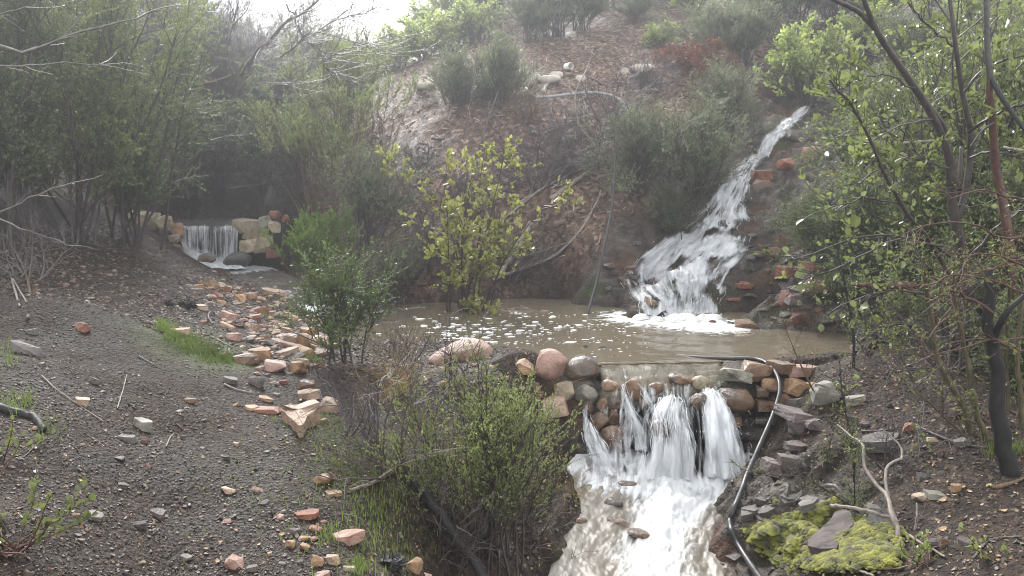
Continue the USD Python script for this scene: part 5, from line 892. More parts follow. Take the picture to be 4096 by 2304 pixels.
# bare grey brush behind it
GB = "bare grey trees behind the left thicket"
g1 = shrub("bare_tree", "bare grey tree with thin tangled branches behind the left thicket, tallest against the sky", gpt(480, 480, 15.5), 521, (7, 3.4, .034, 20, .08, .01), (110, 1.5, 36, .09, .03, .25), (1100, .75, 38, .10, .02, .2), None, None, "grey", GB, "tree", twig_r=.0042, sub=(5200, .38, 36, .12, .02))
g2 = shrub("bare_tree", "bare grey tree leaning over the small waterfall's valley", gpt(400, 430, 15.0), 522, (8, 3.8, .030, 26, .08, .01), (110, 1.4, 36, .09, .02, .2), (1100, .75, 38, .10, .02, .2), None, None, "twig", GB, "tree", twig_r=.0042, sub=(5200, .38, 36, .12, .02))
for k, (u, v, d, s, rz, pr, lb) in enumerate(((560, 450, 16.0, .85, 2.0, g2, "bare purple-grey tree in the middle of the valley"), (640, 430, 16.6, .6, 5.1, g2, "low bare tree right of the middle one in the valley"), (705, 400, 17.2, .42, 1.2, g1, "lowest bare tree below the sky gap"), (680, 330, 20.5, .45, 3.4, g1, "faint bare tree at the right end of the bare row"), (330, 380, 17.5, 1.1, 4.4, g1, "bare grey tree half hidden by the left thicket"), (470, 330, 21, .62, 1.3, g2, "faint bare tree at the back of the valley"), (600, 330, 22, .5, .4, g1, "faint bare tree farthest up the valley"))):
    instance_of(pr.GetPath(), "bare_tree", lb, "tree", gpt(u, v, d), rz, s, GB)
# dusky thicket round the valley head
GV = "dusky shrubs round the upper pool"
v1 = shrub("valley_shrub", "dusky green shrub behind the upper pool's left side", gpt(470, 520, 15.6), 531, (18, 1.7, .014, 28, .08, .02), (170, .6, 38, .1, .02, .2), (1700, .3, 40, .1, .02, .15), (15000, .032, .015, "diamond", 48, .1), "grey", "twig", GV, twig_r=.0026)
for k, (u, v, d, s, rz, lb) in enumerate(((560, 470, 17.6, .8, 1.1, "dusky green shrub right behind the upper pool"), (660, 500, 15.0, .95, 2.6, "dusky green shrub above the small waterfall's right wall"), (700, 420, 17.0, 1.1, 3.9, "dusky green shrub higher on the valley's right flank"), (520, 420, 19.0, 1.2, 5.0, "dusky shrub fading at the head of the valley"), (620, 360, 21.0, 1.2, .3, "pale dusky shrub farthest up the valley"), (760, 330, 19.5, 1.15, 4.6, "dusky shrub on the shoulder left of the red slope"), (420, 450, 17.2, 1.3, 2.2, "dusky shrub between the left thicket and the bare trees"), (760, 480, 14.2, .8, .9, "dusky shrub at the back of the wispy shrub"))):
    instance_of(v1.GetPath(), "valley_shrub", lb, "shrub", gpt(u, v, d), rz, s, GV)

# the hillside
b1 = shrub("grey_shrub", "soft grey-green shrub on the edge of the bench, the left of two", gpt(1150, 275, 14.3), 541, (30, .72, .010, 38, .06, .04), (220, .36, 30, .07, .04, .05), (1700, .2, 34, .08, .03, .1), (15000, .03, .010, "diamond", 36, .1), "grey", "twig", "soft shrubs on the bench", twig_r=.0022)
instance_of(b1.GetPath(), "grey_shrub", "soft grey-green shrub on the edge of the bench, the right and taller of two", "shrub", gpt(1262, 278, 14.2), 2.0, (1.0, 1.0, 1.25), "soft shrubs on the bench")
w1 = shrub("twiggy_shrub", "broad grey-green twiggy shrub just left of the tall waterfall", gpt(1740, 470, 11.9), 542, (26, 1.25, .012, 36, .07, .03), (240, .55, 34, .09, .03, .2), (2200, .26, 36, .1, .03, .15), (20000, .026, .011, "diamond", 42, .08), "grey", "dark", "twiggy shrubs by the tall waterfall", twig_r=.002)
for u, v, d, s, rz, lb in ((1600, 460, 12.1, .85, 1.5, "grey-green twiggy shrub over the upright hose"), (1830, 330, 13.6, .8, 3.0, "grey-green twiggy shrub behind the upper chute of the waterfall"), (1690, 500, 11.5, .5, 4.2, "low twiggy shrub at the foot of the broad one")):
    instance_of(w1.GetPath(), "twiggy_shrub", lb, "shrub", gpt(u, v, d), rz, s, "twiggy shrubs by the tall waterfall")
m1 = shrub("leathery_shrub", "bright green leathery-leaved shrub above the top of the waterfall", gpt(2030, 240, 14.3), 543, (14, 1.15, .015, 32, .08, .02), (90, .45, 38, .1, .05, .25), (420, .22, 40, .1, .06, .25), (4600, .062, .036, "oval", 46, .25), "hill", "dark", "leathery shrubs of the hill", twig_r=.003)
h2 = shrub("hill_shrub", "dark feathery shrub on the hill above the bench", gpt(1400, 110, 17.6), 544, (24, 1.75, .014, 26, .06, .03), (200, .65, 30, .08, .03, .2), (1900, .34, 32, .09, .03, .15), (22000, .046, .016, "diamond", 40, .1), "grey", "twig", "feathery shrubs of the hill", twig_r=.003)
rngh = np.random.default_rng(545)
HP = ["{} leathery shrub {}"]
tone = ["pale", "rounded", "hazy", "low", "spreading", "tall", "light green", "fading", "broad", "small"]
LEATH = [(880, 150, 19.5, 1.0, "at the left end of the hill's light green row"), (940, 170, 18.6, 1.0, "second from the left in the hill's light green row"), (1000, 185, 17.6, 1.05, "left in front of the hill's light green row"), (1070, 150, 17.6, 1.15, "in the middle of the hill's light green row"), (1130, 130, 18.4, 1.1, "right of the middle of the hill's light green row"), (1200, 120, 18.0, 1.1, "behind the taller bench shrub"), (1080, 90, 22.5, .9, "on the skyline beside the sky gap"), (1150, 70, 21.5, 1.3, "in the upper row above the bench shrubs"), (1240, 50, 21.0, 1.3, "near the top edge above the bench"), (1330, 20, 22.5, 1.3, "at the top edge left of the dark feathery shrub"), (1660, 105, 17.0, .62, "standing alone at the bare soil's right end"), (1600, 30, 20.5, 1.2, "at the top edge above the bare soil"), (1750, 60, 19.0, .9, "under the top edge right of the bare soil"), (1900, 20, 19.0, 1.1, "at the top edge above the waterfall"), (2150, 150, 15.5, 1.0, "at the right of the waterfall's head"), (2230, 60, 17.0, 1.3, "behind the leaning trunk"), (2350, 20, 17.5, 1.4, "at the top edge behind the trunks"), (840, 190, 21.5, 1.0, "at the foot of the sky gap"), (800, 230, 18.5, .8, "on the shoulder below the sky gap"), (1420, 20, 24.0, 1.5, "at the top edge of the hill's middle"), (2480, 120, 14.5, 1.3, "at the right edge high on the hill")]
for i, (u, v, d, s, lb) in enumerate(LEATH):
    instance_of(m1.GetPath(), "leathery_shrub", f"{tone[i % 10]} leathery-leaved shrub {lb}", "shrub", gpt(u, v, d), rngh.random() * 6.28, s * .62 * np.array([1.35, 1.35, 1.0]), "leathery shrubs of the hill")
FEATH = [(1330, 130, 17.2, .9, "left of the bare soil, behind the bench"), (1460, 90, 18.4, 1.0, "beside the bare soil"), (1520, 40, 20.0, 1.1, "above the bare soil"), (1700, 20, 20.5, 1.1, "at the top edge right of the bare soil"), (1800, 120, 16.4, .85, "above the twiggy shrub by the waterfall"), (1870, 150, 15.8, .9, "left of the bright leathery shrub"), (1930, 90, 17.0, 1.0, "behind the bright leathery shrub"), (2000, 40, 18.0, 1.2, "at the top edge behind the waterfall's head"), (2100, 40, 17.5, 1.2, "behind the leaning trunk's top"), (1250, 90, 20.0, 1.0, "between the light green rows"), (830, 190, 24.0, .6, "on the skyline at the foot of the sky gap"), (2300, 180, 14.0, 1.0, "behind the trunks at mid height"), (1600, 80, 18.6, .5, "low on the bare soil"), (760, 220, 25.0, .6, "faintest beside the sky gap"), (2200, 300, 12.6, .8, "below the leaning trunk"), (1180, 10, 25, 1.3, "on the crest right of the sky gap"), (1400, -60, 26, 1.5, "on the crest at the top middle")]
for i, (u, v, d, s, lb) in enumerate(FEATH):
    instance_of(h2.GetPath(), "hill_shrub", f"{['dark', 'dull green', 'hazy', 'grey'][i % 4]} feathery shrub {lb}", "shrub", gpt(u, v, d), rngh.random() * 6.28, s * .58 * np.array([1.35, 1.35, 1.0]), "feathery shrubs of the hill")
shrub("dead_shrub", "rust-red dead shrub at the right end of the bench", gpt(1775, 175, 15.4), 546, (14, .62, .010, 34, .1, .0), (80, .3, 40, .1, .0, .25), (400, .16, 40, .1, .0, .2), (4200, .04, .02, "diamond", 50, .1), "dead", "twig", twig_r=.0024)
shrub("dead_shrub", "low rust-red dead shrub left of the bright leathery shrub", gpt(1690, 165, 15.8), 547, (10, .4, .010, 40, .1, .0), (50, .22, 40, .1, .0, .25), (240, .14, 40, .1, .0, .2), (1800, .04, .02, "diamond", 50, .1), "dead", "twig", twig_r=.0024)

# the right side: leathery tree in front, understory behind, thorny branches
u1 = shrub("understory_shrub", "dark fine-leaved shrub on the slope right of the tall waterfall", gpt(2190, 640, 9.2), 551, (22, .95, .010, 36, .08, .01), (220, .5, 40, .1, .02, .15), (2200, .24, 40, .1, .01, .1), (30000, .019, .010, "diamond", 48, .08), "dark", "dark", "dark understory on the right slope", twig_r=.0018)
for u, v, d, s, rz, lb in ((2050, 600, 9.9, .62, 1.1, "low dark shrub nearest the waterfall's ledge"), (2330, 660, 8.6, 1.15, 2.3, "dark shrub under the charred fork"), (2450, 720, 8.0, 1.2, 3.6, "dark shrub behind the burnt trunk"), (2570, 760, 7.4, 1.2, 5.0, "dark shrub at the right edge of the view"), (2280, 780, 8.6, .75, .2, "low dark shrub above the pool's right end"), (2380, 520, 10.2, 1.3, 4.2, "dark shrub behind the charred fork"), (2180, 480, 11.0, 1.0, 2.9, "dark shrub beside the perched block"), (2540, 540, 9.6, 1.5, 1.9, "tall dark shrub at the right edge behind the red-brown trunk"), (2120, 740, 8.9, .5, 3.3, "small dark shrub over the rusty rock"), (2430, 860, 7.2, .7, 5.7, "low dark shrub at the foot of the lichened stems"), (2600, 950, 6.2, .8, 1.4, "low dark shrub at the right edge beside the burnt trunk")):
    instance_of(u1.GetPath(), "understory_shrub", lb, "shrub", gpt(u, v, d), rz, s, "dark understory on the right slope")
def poly(pts, n=14): return smooth_line(np.array([at_depth(u * K, v * K, np.float64(d)) for u, v, d in pts]), n)
def limb(M, pts, r0, r1, sides=7, n=16, wob=.0, rng=None):
    p = poly(pts, n)
    if wob: p = p + rng.normal(0, wob, p.shape)
    M.add(*tube(p, np.linspace(r0, r1, n), sides)); return p
rngt = np.random.default_rng(560)
lt = thing("leathery_tree", "big leathery-leaved tree with charred forked trunk and leaning limb at the right", "tree", gpt(2440, 1000, 6.9))
O = np.array(UsdGeom.Xformable(lt).GetLocalTransformation().ExtractTranslation())
M = Mesh(); lines = []
lines.append(limb(M, [(2445, 1010, 6.9), (2450, 880, 6.9), (2440, 760, 6.85), (2420, 640, 6.8), (2400, 540, 6.75), (2392, 440, 6.7), (2400, 400, 6.7)], .045, .037, 8))
lines.append(limb(M, [(2392, 470, 6.7), (2388, 400, 6.68), (2350, 300, 6.6), (2280, 190, 6.5), (2215, 95, 6.4), (2185, 30, 6.35), (2165, -30, 6.3), (2135, -150, 6.2), (2080, -300, 6.1)], .038, .008, 8, 22))
lines.append(limb(M, [(2200, 70, 6.4), (2160, 30, 6.35), (2110, 5, 6.3), (2080, -10, 6.3)], .022, .012, 6))
lines.append(limb(M, [(2400, 560, 6.75), (2425, 500, 6.75), (2440, 400, 6.75), (2440, 320, 6.7), (2420, 230, 6.65), (2405, 120, 6.6), (2392, 20, 6.6), (2385, -40, 6.6), (2370, -180, 6.5), (2390, -330, 6.5)], .031, .008, 8, 22))
lines.append(limb(M, [(2405, 470, 6.72), (2385, 400, 6.7), (2378, 330, 6.68), (2362, 300, 6.65), (2335, 262, 6.6), (2320, 235, 6.6)], .030, .012, 7))
lines.append(limb(M, [(2412, 480, 6.8), (2416, 420, 6.85), (2418, 370, 6.9)], .022, .014, 6))
tv, tf_ = M.arrays(); obj("trunk", tv - O, tf_, BK["trunk"], lt)
M = Mesh(); extra = []
for pts, r0, r1 in (([(2392, 700, 6.6), (2330, 600, 6.3), (2270, 520, 6.1), (2230, 450, 6.0), (2190, 350, 5.9), (2130, 250, 5.8), (2080, 200, 5.8)], .020, .008), ([(2400, 650, 6.6), (2310, 600, 6.4), (2240, 610, 6.2), (2170, 640, 6.1), (2090, 680, 6.0), (2010, 705, 6.0)], .012, .004), ([(2420, 780, 6.4), (2330, 740, 6.1), (2250, 730, 5.9), (2180, 745, 5.8), (2080, 790, 5.75)], .012, .004), ([(2380, 620, 6.5), (2320, 610, 6.2), (2230, 590, 6.0), (2150, 600, 5.9), (2050, 640, 5.8), (2000, 655, 5.8)], .010, .003), ([(2270, 520, 6.1), (2200, 500, 6.0), (2110, 515, 5.9), (2040, 545, 5.9)], .008, .003), ([(2440, 330, 6.7), (2520, 280, 6.4), (2600, 260, 6.2)], .014, .008), ([(2420, 230, 6.6), (2500, 160, 6.5), (2580, 140, 6.4)], .012, .006), ([(2300, 220, 6.5), (2220, 190, 6.4), (2160, 200, 6.3), (2120, 230, 6.3)], .007, .003), ([(2440, 640, 6.8), (2520, 560, 6.7), (2590, 520, 6.6)], .014, .007), ([(2350, 300, 6.6), (2290, 310, 6.3), (2220, 340, 6.2), (2160, 380, 6.1)], .009, .004), ([(2400, 120, 6.6), (2330, 60, 6.5), (2280, 10, 6.4)], .008, .004), ([(2440, 400, 6.7), (2500, 380, 6.4), (2580, 400, 6.2)], .010, .005), ([(2385, 420, 6.6), (2310, 400, 6.2), (2230, 420, 6.0), (2150, 470, 5.9)], .009, .004)):
    extra.append(limb(M, pts, r0, r1, 5, 12, .008, rngt))
E = np.stack(extra); p, t, i, q = along(rngt, E, 190, .2, 1.0)
T = path(rngt, p, fork(rngt, t, 46), rngt.uniform(.12, .4, 190), 6, .13, .03); M.add(*tubes(T, .0035, .0014, 4))
bv, bf = M.arrays(); obj("branches", bv - O, bf, BK["dark"], lt)
p2, t2_, i, q = along(rngt, T, 2300, .25, 1.0)
wt = np.where((p2[:, 2] > 1.55) | (rngt.random(len(p2)) < .25), 1, 0).astype(bool); p2, t2_ = p2[wt], t2_[wt]
lv, lf = leaves(rngt, p2, fork(rngt, t2_, 45, .4) + [0, 0, .35], .041, .029, "oval", .16, .35)
put_leaves(lt, lv - O, lf, LM["manzr"], 300, far=EYE - O)
# more leathery foliage behind the trunks
k1 = shrub("leathery_bush", "dense green leathery bush behind the charred trunks", gpt(2400, 560, 8.6), 561, (14, 2.3, .018, 24, .08, .01), (90, .7, 40, .1, .03, .2), (420, .3, 42, .1, .04, .2), (3400, .046, .029, "oval", 46, .25), "manzr", "dark", "leathery bushes behind the right trunks", twig_r=.003)
for u, v, d, s, rz, lb in ((2240, 470, 9.6, .62, 2.2, "small leathery bush left of the leaning limb"), (2560, 560, 8.0, 1.1, 4.0, "leathery bush at the right edge behind the red-brown trunk"), (2480, 430, 10.5, 1.2, .7, "leathery bush filling the top right corner"), (2150, 560, 9.3, .36, 1.7, "little leathery bush above the rusty ledges"), (2230, 690, 7.9, .3, 5.1, "little bright leathery plant under the thorny branches")):
    instance_of(k1.GetPath(), "leathery_bush", lb, "shrub", gpt(u, v, d), rz, s, "leathery bushes behind the right trunks")
# red-brown trunk and burnt trunk
CHARRED = mat("half_charred_bark", {"g": ("geometry", {}), "s": ("separate_xyz", {}), "n": ("noise_texture", {"scale": 4.0, "detail": 6.0}), "a": ("math", {"math_type": "multiply_add", "value2": 1.3}), "f": ("map_range", {"from_min": 2.75, "from_max": 3.1, "clamp": True}), "n2": ("noise_texture", {"scale": 28.0, "detail": 6.0}), "r": ramp((.3, (.012, .005, .003)), (.7, (.06, .022, .012))), "k": ramp((.3, (.005, .005, .005)), (.7, (.026, .022, .02))), "m": ("mix_color", {}), "b": ("bump", {"strength": .6, "distance": .012}), "p": ("principled_bsdf", {"roughness": .42})},
    [("g.position", "s.vector"), ("g.position", "n.vector"), ("n.fac", "a.value1"), ("s.z", "a.value3"), ("a.value", "f.value"), ("f.result", "m.fac"), ("g.position", "n2.vector"), ("n2.fac", "r.fac"), ("n2.fac", "k.fac"), ("r.color", "m.a"), ("k.color", "m.b"), ("n2.fac", "b.height"), ("b.normal", "p.normal"), ("m.result", "p.base_color")], surface="p.BSDF")
M = Mesh(); limb(M, [(2560, 830, 6.3), (2545, 700, 6.3), (2535, 600, 6.3), (2525, 520, 6.3), (2505, 400, 6.3), (2495, 300, 6.25), (2488, 200, 6.2), (2482, 90, 6.2), (2478, -40, 6.2), (2466, -180, 6.2), (2480, -340, 6.1)], .042, .010, 9, 24, .004, rngt)
rt = thing("red_brown_trunk", "red-brown trunk with black charred top standing right of the forked trunk", "tree", gpt(2560, 880, 6.3)); O = np.array(UsdGeom.Xformable(rt).GetLocalTransformation().ExtractTranslation())
v, f = M.arrays(); obj("trunk", v - O, f, CHARRED, rt)
M = Mesh(); limb(M, [(2488, 190, 6.2), (2530, 260, 6.1), (2580, 330, 6.0), (2620, 380, 6.0)], .020, .012, 6); limb(M, [(2500, 310, 6.2), (2470, 330, 6.1), (2440, 370, 6.0)], .010, .005, 5); v, f = M.arrays(); obj("branch", v - O, f, BK["black"], rt)
bt = thing("burnt_trunk", "thick black burnt trunk at the right, half hidden by stems", "tree", gpt(2520, 1195)); O = np.array(UsdGeom.Xformable(bt).GetLocalTransformation().ExtractTranslation()); dz = O[1]
M = Mesh(); limb(M, [(2545, 1215, dz), (2526, 1130, dz), (2512, 1040, dz), (2514, 950, dz), (2496, 870, dz), (2486, 790, dz), (2492, 690, dz)], .056, .03, 10, 26, .009, rngt); v, f = M.arrays(); obj("trunk", v - O, f, BK["black"], bt)
M = Mesh(); limb(M, [(2496, 860, dz), (2530, 790, dz - .1), (2580, 740, dz - .1)], .022, .012, 6); v, f = M.arrays(); obj("branch", v - O, f, BK["black"], bt)
# lichened stems and thorny brush in front
LS = thing("lichened_stems", "yellow-lichened leaning stems rising before the burnt trunk", "shrub", gpt(2440, 1090)); O = np.array(UsdGeom.Xformable(LS).GetLocalTransformation().ExtractTranslation()); dz = O[1]
allp = []
for pts, r0, r1 in (([(2445, 1110, dz), (2420, 1020, dz), (2370, 930, dz), (2345, 830, dz), (2330, 740, dz - .1), (2325, 650, dz - .2)], .024, .012), ([(2470, 1100, dz + .2), (2440, 960, dz + .2), (2425, 860, dz + .2), (2400, 760, dz + .1), (2405, 660, dz)], .022, .012), ([(2500, 1180, dz - .1), (2470, 1080, dz - .1), (2445, 980, dz - .1)], .024, .016), ([(2540, 1060, dz + .3), (2530, 900, dz + .3), (2540, 780, dz + .2), (2530, 660, dz)], .018, .010), ([(2570, 1080, dz), (2560, 930, dz), (2565, 800, dz), (2575, 690, dz)], .018, .010), ([(2450, 1120, dz - .1), (2390, 1060, dz - .2), (2320, 1000, dz - .3), (2270, 960, dz - .3)], .008, .004)):
    M = Mesh(); allp.append(limb(M, pts, r0, r1, 6, 12, .006, rngt)); v, f = M.arrays(); obj("stem", v - O, f, BK["lichen"], LS)
E = np.stack(allp); p, t, i, q = along(rngt, E, 60, .3, 1.0); B = path(rngt, p, fork(rngt, t, 55), rngt.uniform(.2, .6, 60), 8, .12, .0); p, t, i, q = along(rngt, B, 260, .2, 1); T = path(rngt, p, fork(rngt, t, 50), rngt.uniform(.06, .2, 260), 5, .12, .0)
M = Mesh(); M.add(*tubes(B, .004, .002, 4)); M.add(*tubes(T, .002, .001, 3)); v, f = M.arrays(); obj("twigs", v - O, f, BK["dark"], LS)
p, t, i, q = along(rngt, T, 1500, .1, 1); lv, lf = leaves(rngt, p, fork(rngt, t, 50, .4), .018, .012, "diamond"); put_leaves(LS, lv - O, lf, LM["olive"])
TB = thing("thorny_brush", "thorny red-brown branches with tiny leaves reaching in from the right edge", "shrub", gpt(2600, 1000, 4.9)); O = np.array(UsdGeom.Xformable(TB).GetLocalTransformation().ExtractTranslation())
M = Mesh(); allp = []
for pts, r0, r1 in (([(2640, 640, 4.9), (2540, 660, 4.85), (2450, 690, 4.8), (2370, 700, 4.75), (2300, 730, 4.7)], .010, .004), ([(2640, 700, 4.9), (2560, 660, 4.85), (2480, 640, 4.8), (2400, 650, 4.8)], .009, .003), ([(2640, 760, 4.9), (2560, 730, 4.9), (2470, 700, 4.8), (2400, 720, 4.8), (2330, 760, 4.8)], .008, .003), ([(2500, 790, 4.9), (2440, 750, 4.9), (2380, 720, 4.9), (2340, 690, 4.9)], .012, .006), ([(2340, 850, 4.9), (2380, 790, 4.9), (2420, 720, 4.9), (2450, 670, 4.85)], .006, .003), ([(2640, 560, 5.2), (2540, 600, 5.1), (2450, 570, 5.0), (2360, 560, 5.0), (2280, 590, 5.0)], .008, .003), ([(2640, 850, 4.9), (2540, 850, 4.9), (2440, 870, 4.85), (2370, 890, 4.8), (2300, 880, 4.8)], .007, .003), ([(2640, 480, 5.3), (2560, 500, 5.2), (2470, 480, 5.1), (2390, 500, 5.0)], .007, .003), ([(2640, 930, 4.8), (2570, 880, 4.8), (2500, 860, 4.8)], .008, .004)):
    allp.append(limb(M, pts, r0, r1, 5, 12, .006, rngt))
E = np.stack(allp); p, t, i, q = along(rngt, E, 80, .1, 1.0); B = path(rngt, p, fork(rngt, t, 50), rngt.uniform(.1, .42, 80), 8, .14, .01); p, t, i, q = along(rngt, np.concatenate([B]), 320, .1, 1); T = path(rngt, p, fork(rngt, t, 55), rngt.uniform(.02, .1, 320), 4, .12, .0)
M.add(*tubes(B, .003, .0014, 4)); M.add(*tubes(T, .0016, .0008, 3)); v, f = M.arrays(); obj("branches", v - O, f, BK["red"], TB)
p, t, i, q = along(rngt, T, 900, .2, 1); lv, lf = leaves(rngt, p, fork(rngt, t, 50, .4) + [0, 0, .2], .014, .010, "diamond"); put_leaves(TB, lv - O, lf, LM["olive"])
# thorny grey branches with droplets crossing in the middle right are parts of the leathery tree; saplings on the loam
def sapling(label, pts, r, seed, nb, nl, lm="dark", bm="black", L=.22, name="sapling", ang=48, ll=.014):
    rng = np.random.default_rng(seed); b = gpt(pts[0][0], pts[0][1]); d = float(b[1]); x = thing(name, label, "sapling", b)
    p = smooth_line(np.array([at_depth(u * K, v * K, np.float64(d)) for u, v in pts]) - b, 14); p[0, 2] -= .03; M = Mesh(); M.add(*tube(p, np.linspace(r, r * .3, 14), 5))
    q_, t, i, q = along(rng, p[None], nb, .12, 1.0); B = path(rng, q_, fork(rng, t, ang), L * rng.uniform(.4, 1.1, nb) * (1.1 - .6 * q), 7, .10, .05); M.add(*tubes(B, r * .35, r * .15, 4))
    q_, t, i, q = along(rng, B, nb * 5, .1, 1); T = path(rng, q_, fork(rng, t, 45), rng.uniform(.02, .09, nb * 5), 4, .1, .02); M.add(*tubes(T, .0014, .0007, 3)); M.build("stems", BK[bm], x)
    if nl: q_, t, i, q = along(rng, np.concatenate([T]), nl, .1, 1); lv, lf = leaves(rng, q_, fork(rng, t, 45, .4), ll, ll * .55, "diamond"); put_leaves(x, lv, lf, LM[lm])
    return x
sapling("slim dark sapling at the pool's right end, tallest of the saplings", [(2148, 925), (2146, 830), (2125, 720), (2105, 610), (2085, 500)], .013, 571, 26, 900, L=.34)
sapling("bare forked sapling growing between the dam's right stones", [(2060, 1010), (2020, 930), (1990, 860), (1965, 800)], .009, 572, 16, 60, bm="brown", L=.26)
sapling("thin dark sapling with sparse leaves right of the hose on the bank", [(2150, 1215), (2140, 1100), (2120, 1000), (2112, 900)], .008, 573, 20, 420, lm="green", L=.2)
sapling("small feathery sapling rooted on the mossy rock", [(2152, 1330), (2150, 1270), (2150, 1180), (2152, 1120)], .006, 574, 40, 1500, lm="green", L=.12, ll=.009)
sapling("dark bare sapling on the slope above the pool's right end", [(2190, 900), (2150, 850), (2090, 800), (2050, 770)], .008, 575, 14, 260, lm="olive", bm="dark", L=.28)
sapling("thin leaning sapling in front of the right loam", [(2300, 960), (2260, 880), (2240, 780), (2250, 700)], .008, 576, 18, 500, lm="olive", bm="lichen", L=.25)
sapling("spiny branch arching over the hose and foam from the right bank", [(2170, 1290), (2090, 1240), (2020, 1200), (1950, 1195), (1860, 1180)], .007, 577, 22, 500, lm="green", bm="dark", L=.24, ang=40, name="spiny_branch", ll=.008)
sapling("small green sprig on the bank below the layered slate", [(2080, 1185), (2082, 1150), (2090, 1110), (2100, 1070)], .005, 578, 18, 500, lm="green", L=.14, ll=.010)
# leathery seedlings at the bottom corners
def seedling(label, base, seed, n, L, nl, single, lm="manzr"):
    rng = np.random.default_rng(seed); x = thing("leathery_seedling", label, "seedling", base); az = rng.random(n) * 6.28; el = np.radians(rng.uniform(30, 75, n)); d = np.stack([np.sin(el) * np.cos(az), np.sin(el) * np.sin(az), np.cos(el)], 1)
    S = path(rng, rng.normal(0, .03, (n, 3)) * [1, 1, 0], d, L * rng.uniform(.6, 1.1, n), 8, .12, .0); M = Mesh(); M.add(*tubes(S, .0035, .0015, 5)); M.build("stems", BK["red"], x)
    p, t, i, q = along(rng, S, nl, .3, 1); lv, lf = leaves(rng, p, fork(rng, t, 50, .4) + [0, 0, .4], .027, .020, "oval", .1, .2); put_leaves(x, lv, lf, LM[lm], single, far=EYE - np.array(base))
seedling("bright green leathery seedlings at the lower left corner", gpt(30, 1390), 581, 22, .36, 420, 300)
seedling("sprig of round green leaves on a red stem at the left edge", gpt(30, 1170), 582, 6, .26, 46, 46)
seedling("bright green leathery seedling at the bottom right, beside dead twigs", gpt(2330, 1420), 583, 10, .2, 90, 90)
seedling("small green seedling at the bottom right edge of the loam", gpt(2490, 1400), 584, 5, .16, 30, 30)
seedling("small green sprout on the layered slate bank", gpt(2120, 985), 585, 6, .16, 44, 0, "green")
# long grey boughs that cross the upper left corner
for k, (pts, r0, lb) in enumerate((([(-60, 95, 5.0), (60, 130, 5.0), (190, 85, 5.1), (330, 50, 5.3), (420, 20, 5.5)], .012, "grey bough rising to the right across the upper left corner"), ([(-60, 165, 4.8), (60, 165, 4.8), (170, 158, 4.9), (290, 170, 5.0)], .008, "wet horizontal twig with white drops at the upper left"), ([(-60, 560, 5.2), (60, 510, 5.2), (150, 470, 5.3), (260, 440, 5.5)], .008, "thin grey twig rising across the left shrubs"), ([(-60, 530, 5.6), (60, 575, 5.6), (130, 600, 5.7), (180, 618, 5.7)], .006, "wet twig hanging over the dark bank at the left"), ([(-40, 40, 5.0), (60, 22, 5.0), (140, 0, 5.1)], .006, "short twig in the very corner at the upper left"))):
    c = np.array(at_depth(pts[1][0] * K, pts[1][1] * K, np.float64(pts[1][2]))); x = thing("grey_bough", lb, "branch", c); M = Mesh(); p = limb(M, pts, r0, r0 * .3, 6, 14, .006, rngt)
    q_, t, i, q = along(rngt, p[None], 6, .1, 1); B = path(rngt, q_, fork(rngt, t, 40), rngt.uniform(.08, .3, 6), 7, .1, 0); M.add(*tubes(B, r0 * .3, r0 * .12, 4)); v, f = M.arrays(); obj("wood", v - c, f, BK["grey"], x)
# bare boughs against the sky gap
for k, (pts, r0, lb) in enumerate((([(610, 190, 12), (660, 120, 11.8), (720, 60, 11.6), (790, 10, 11.5), (830, -20, 11.5)], .03, "thick grey bough climbing into the sky gap"), ([(700, 150, 11.8), (780, 90, 11.6), (880, 40, 11.4), (1000, 10, 11.3)], .012, "thin bough reaching across the white sky"), ([(640, 250, 12), (760, 190, 12), (860, 130, 12), (930, 100, 12)], .012, "thin bough rising below the sky gap"), ([(720, 10, 12), (760, 80, 12), (800, 130, 12), (830, 200, 12.2)], .014, "bough hanging down out of the sky gap"))):
    c = np.array(at_depth(pts[0][0] * K, pts[0][1] * K, np.float64(pts[0][2]))); x = thing("bare_bough", lb, "branch", c); M = Mesh(); p = limb(M, pts, r0, r0 * .3, 6, 14, .02, rngt)
    q_, t, i, q = along(rngt, p[None], 26, .1, 1); B = path(rngt, q_, fork(rngt, t, 40), rngt.uniform(.3, 1.3, 26), 8, .1, 0.01); M.add(*tubes(B, .006, .002, 4)); q_, t, i, q = along(rngt, B, 150, .1, 1); T = path(rngt, q_, fork(rngt, t, 40), rngt.uniform(.1, .5, 150), 5, .1, 0.01); M.add(*tubes(T, .003, .0012, 3)); v, f = M.arrays(); obj("wood", v - c, f, BK["grey"], x)
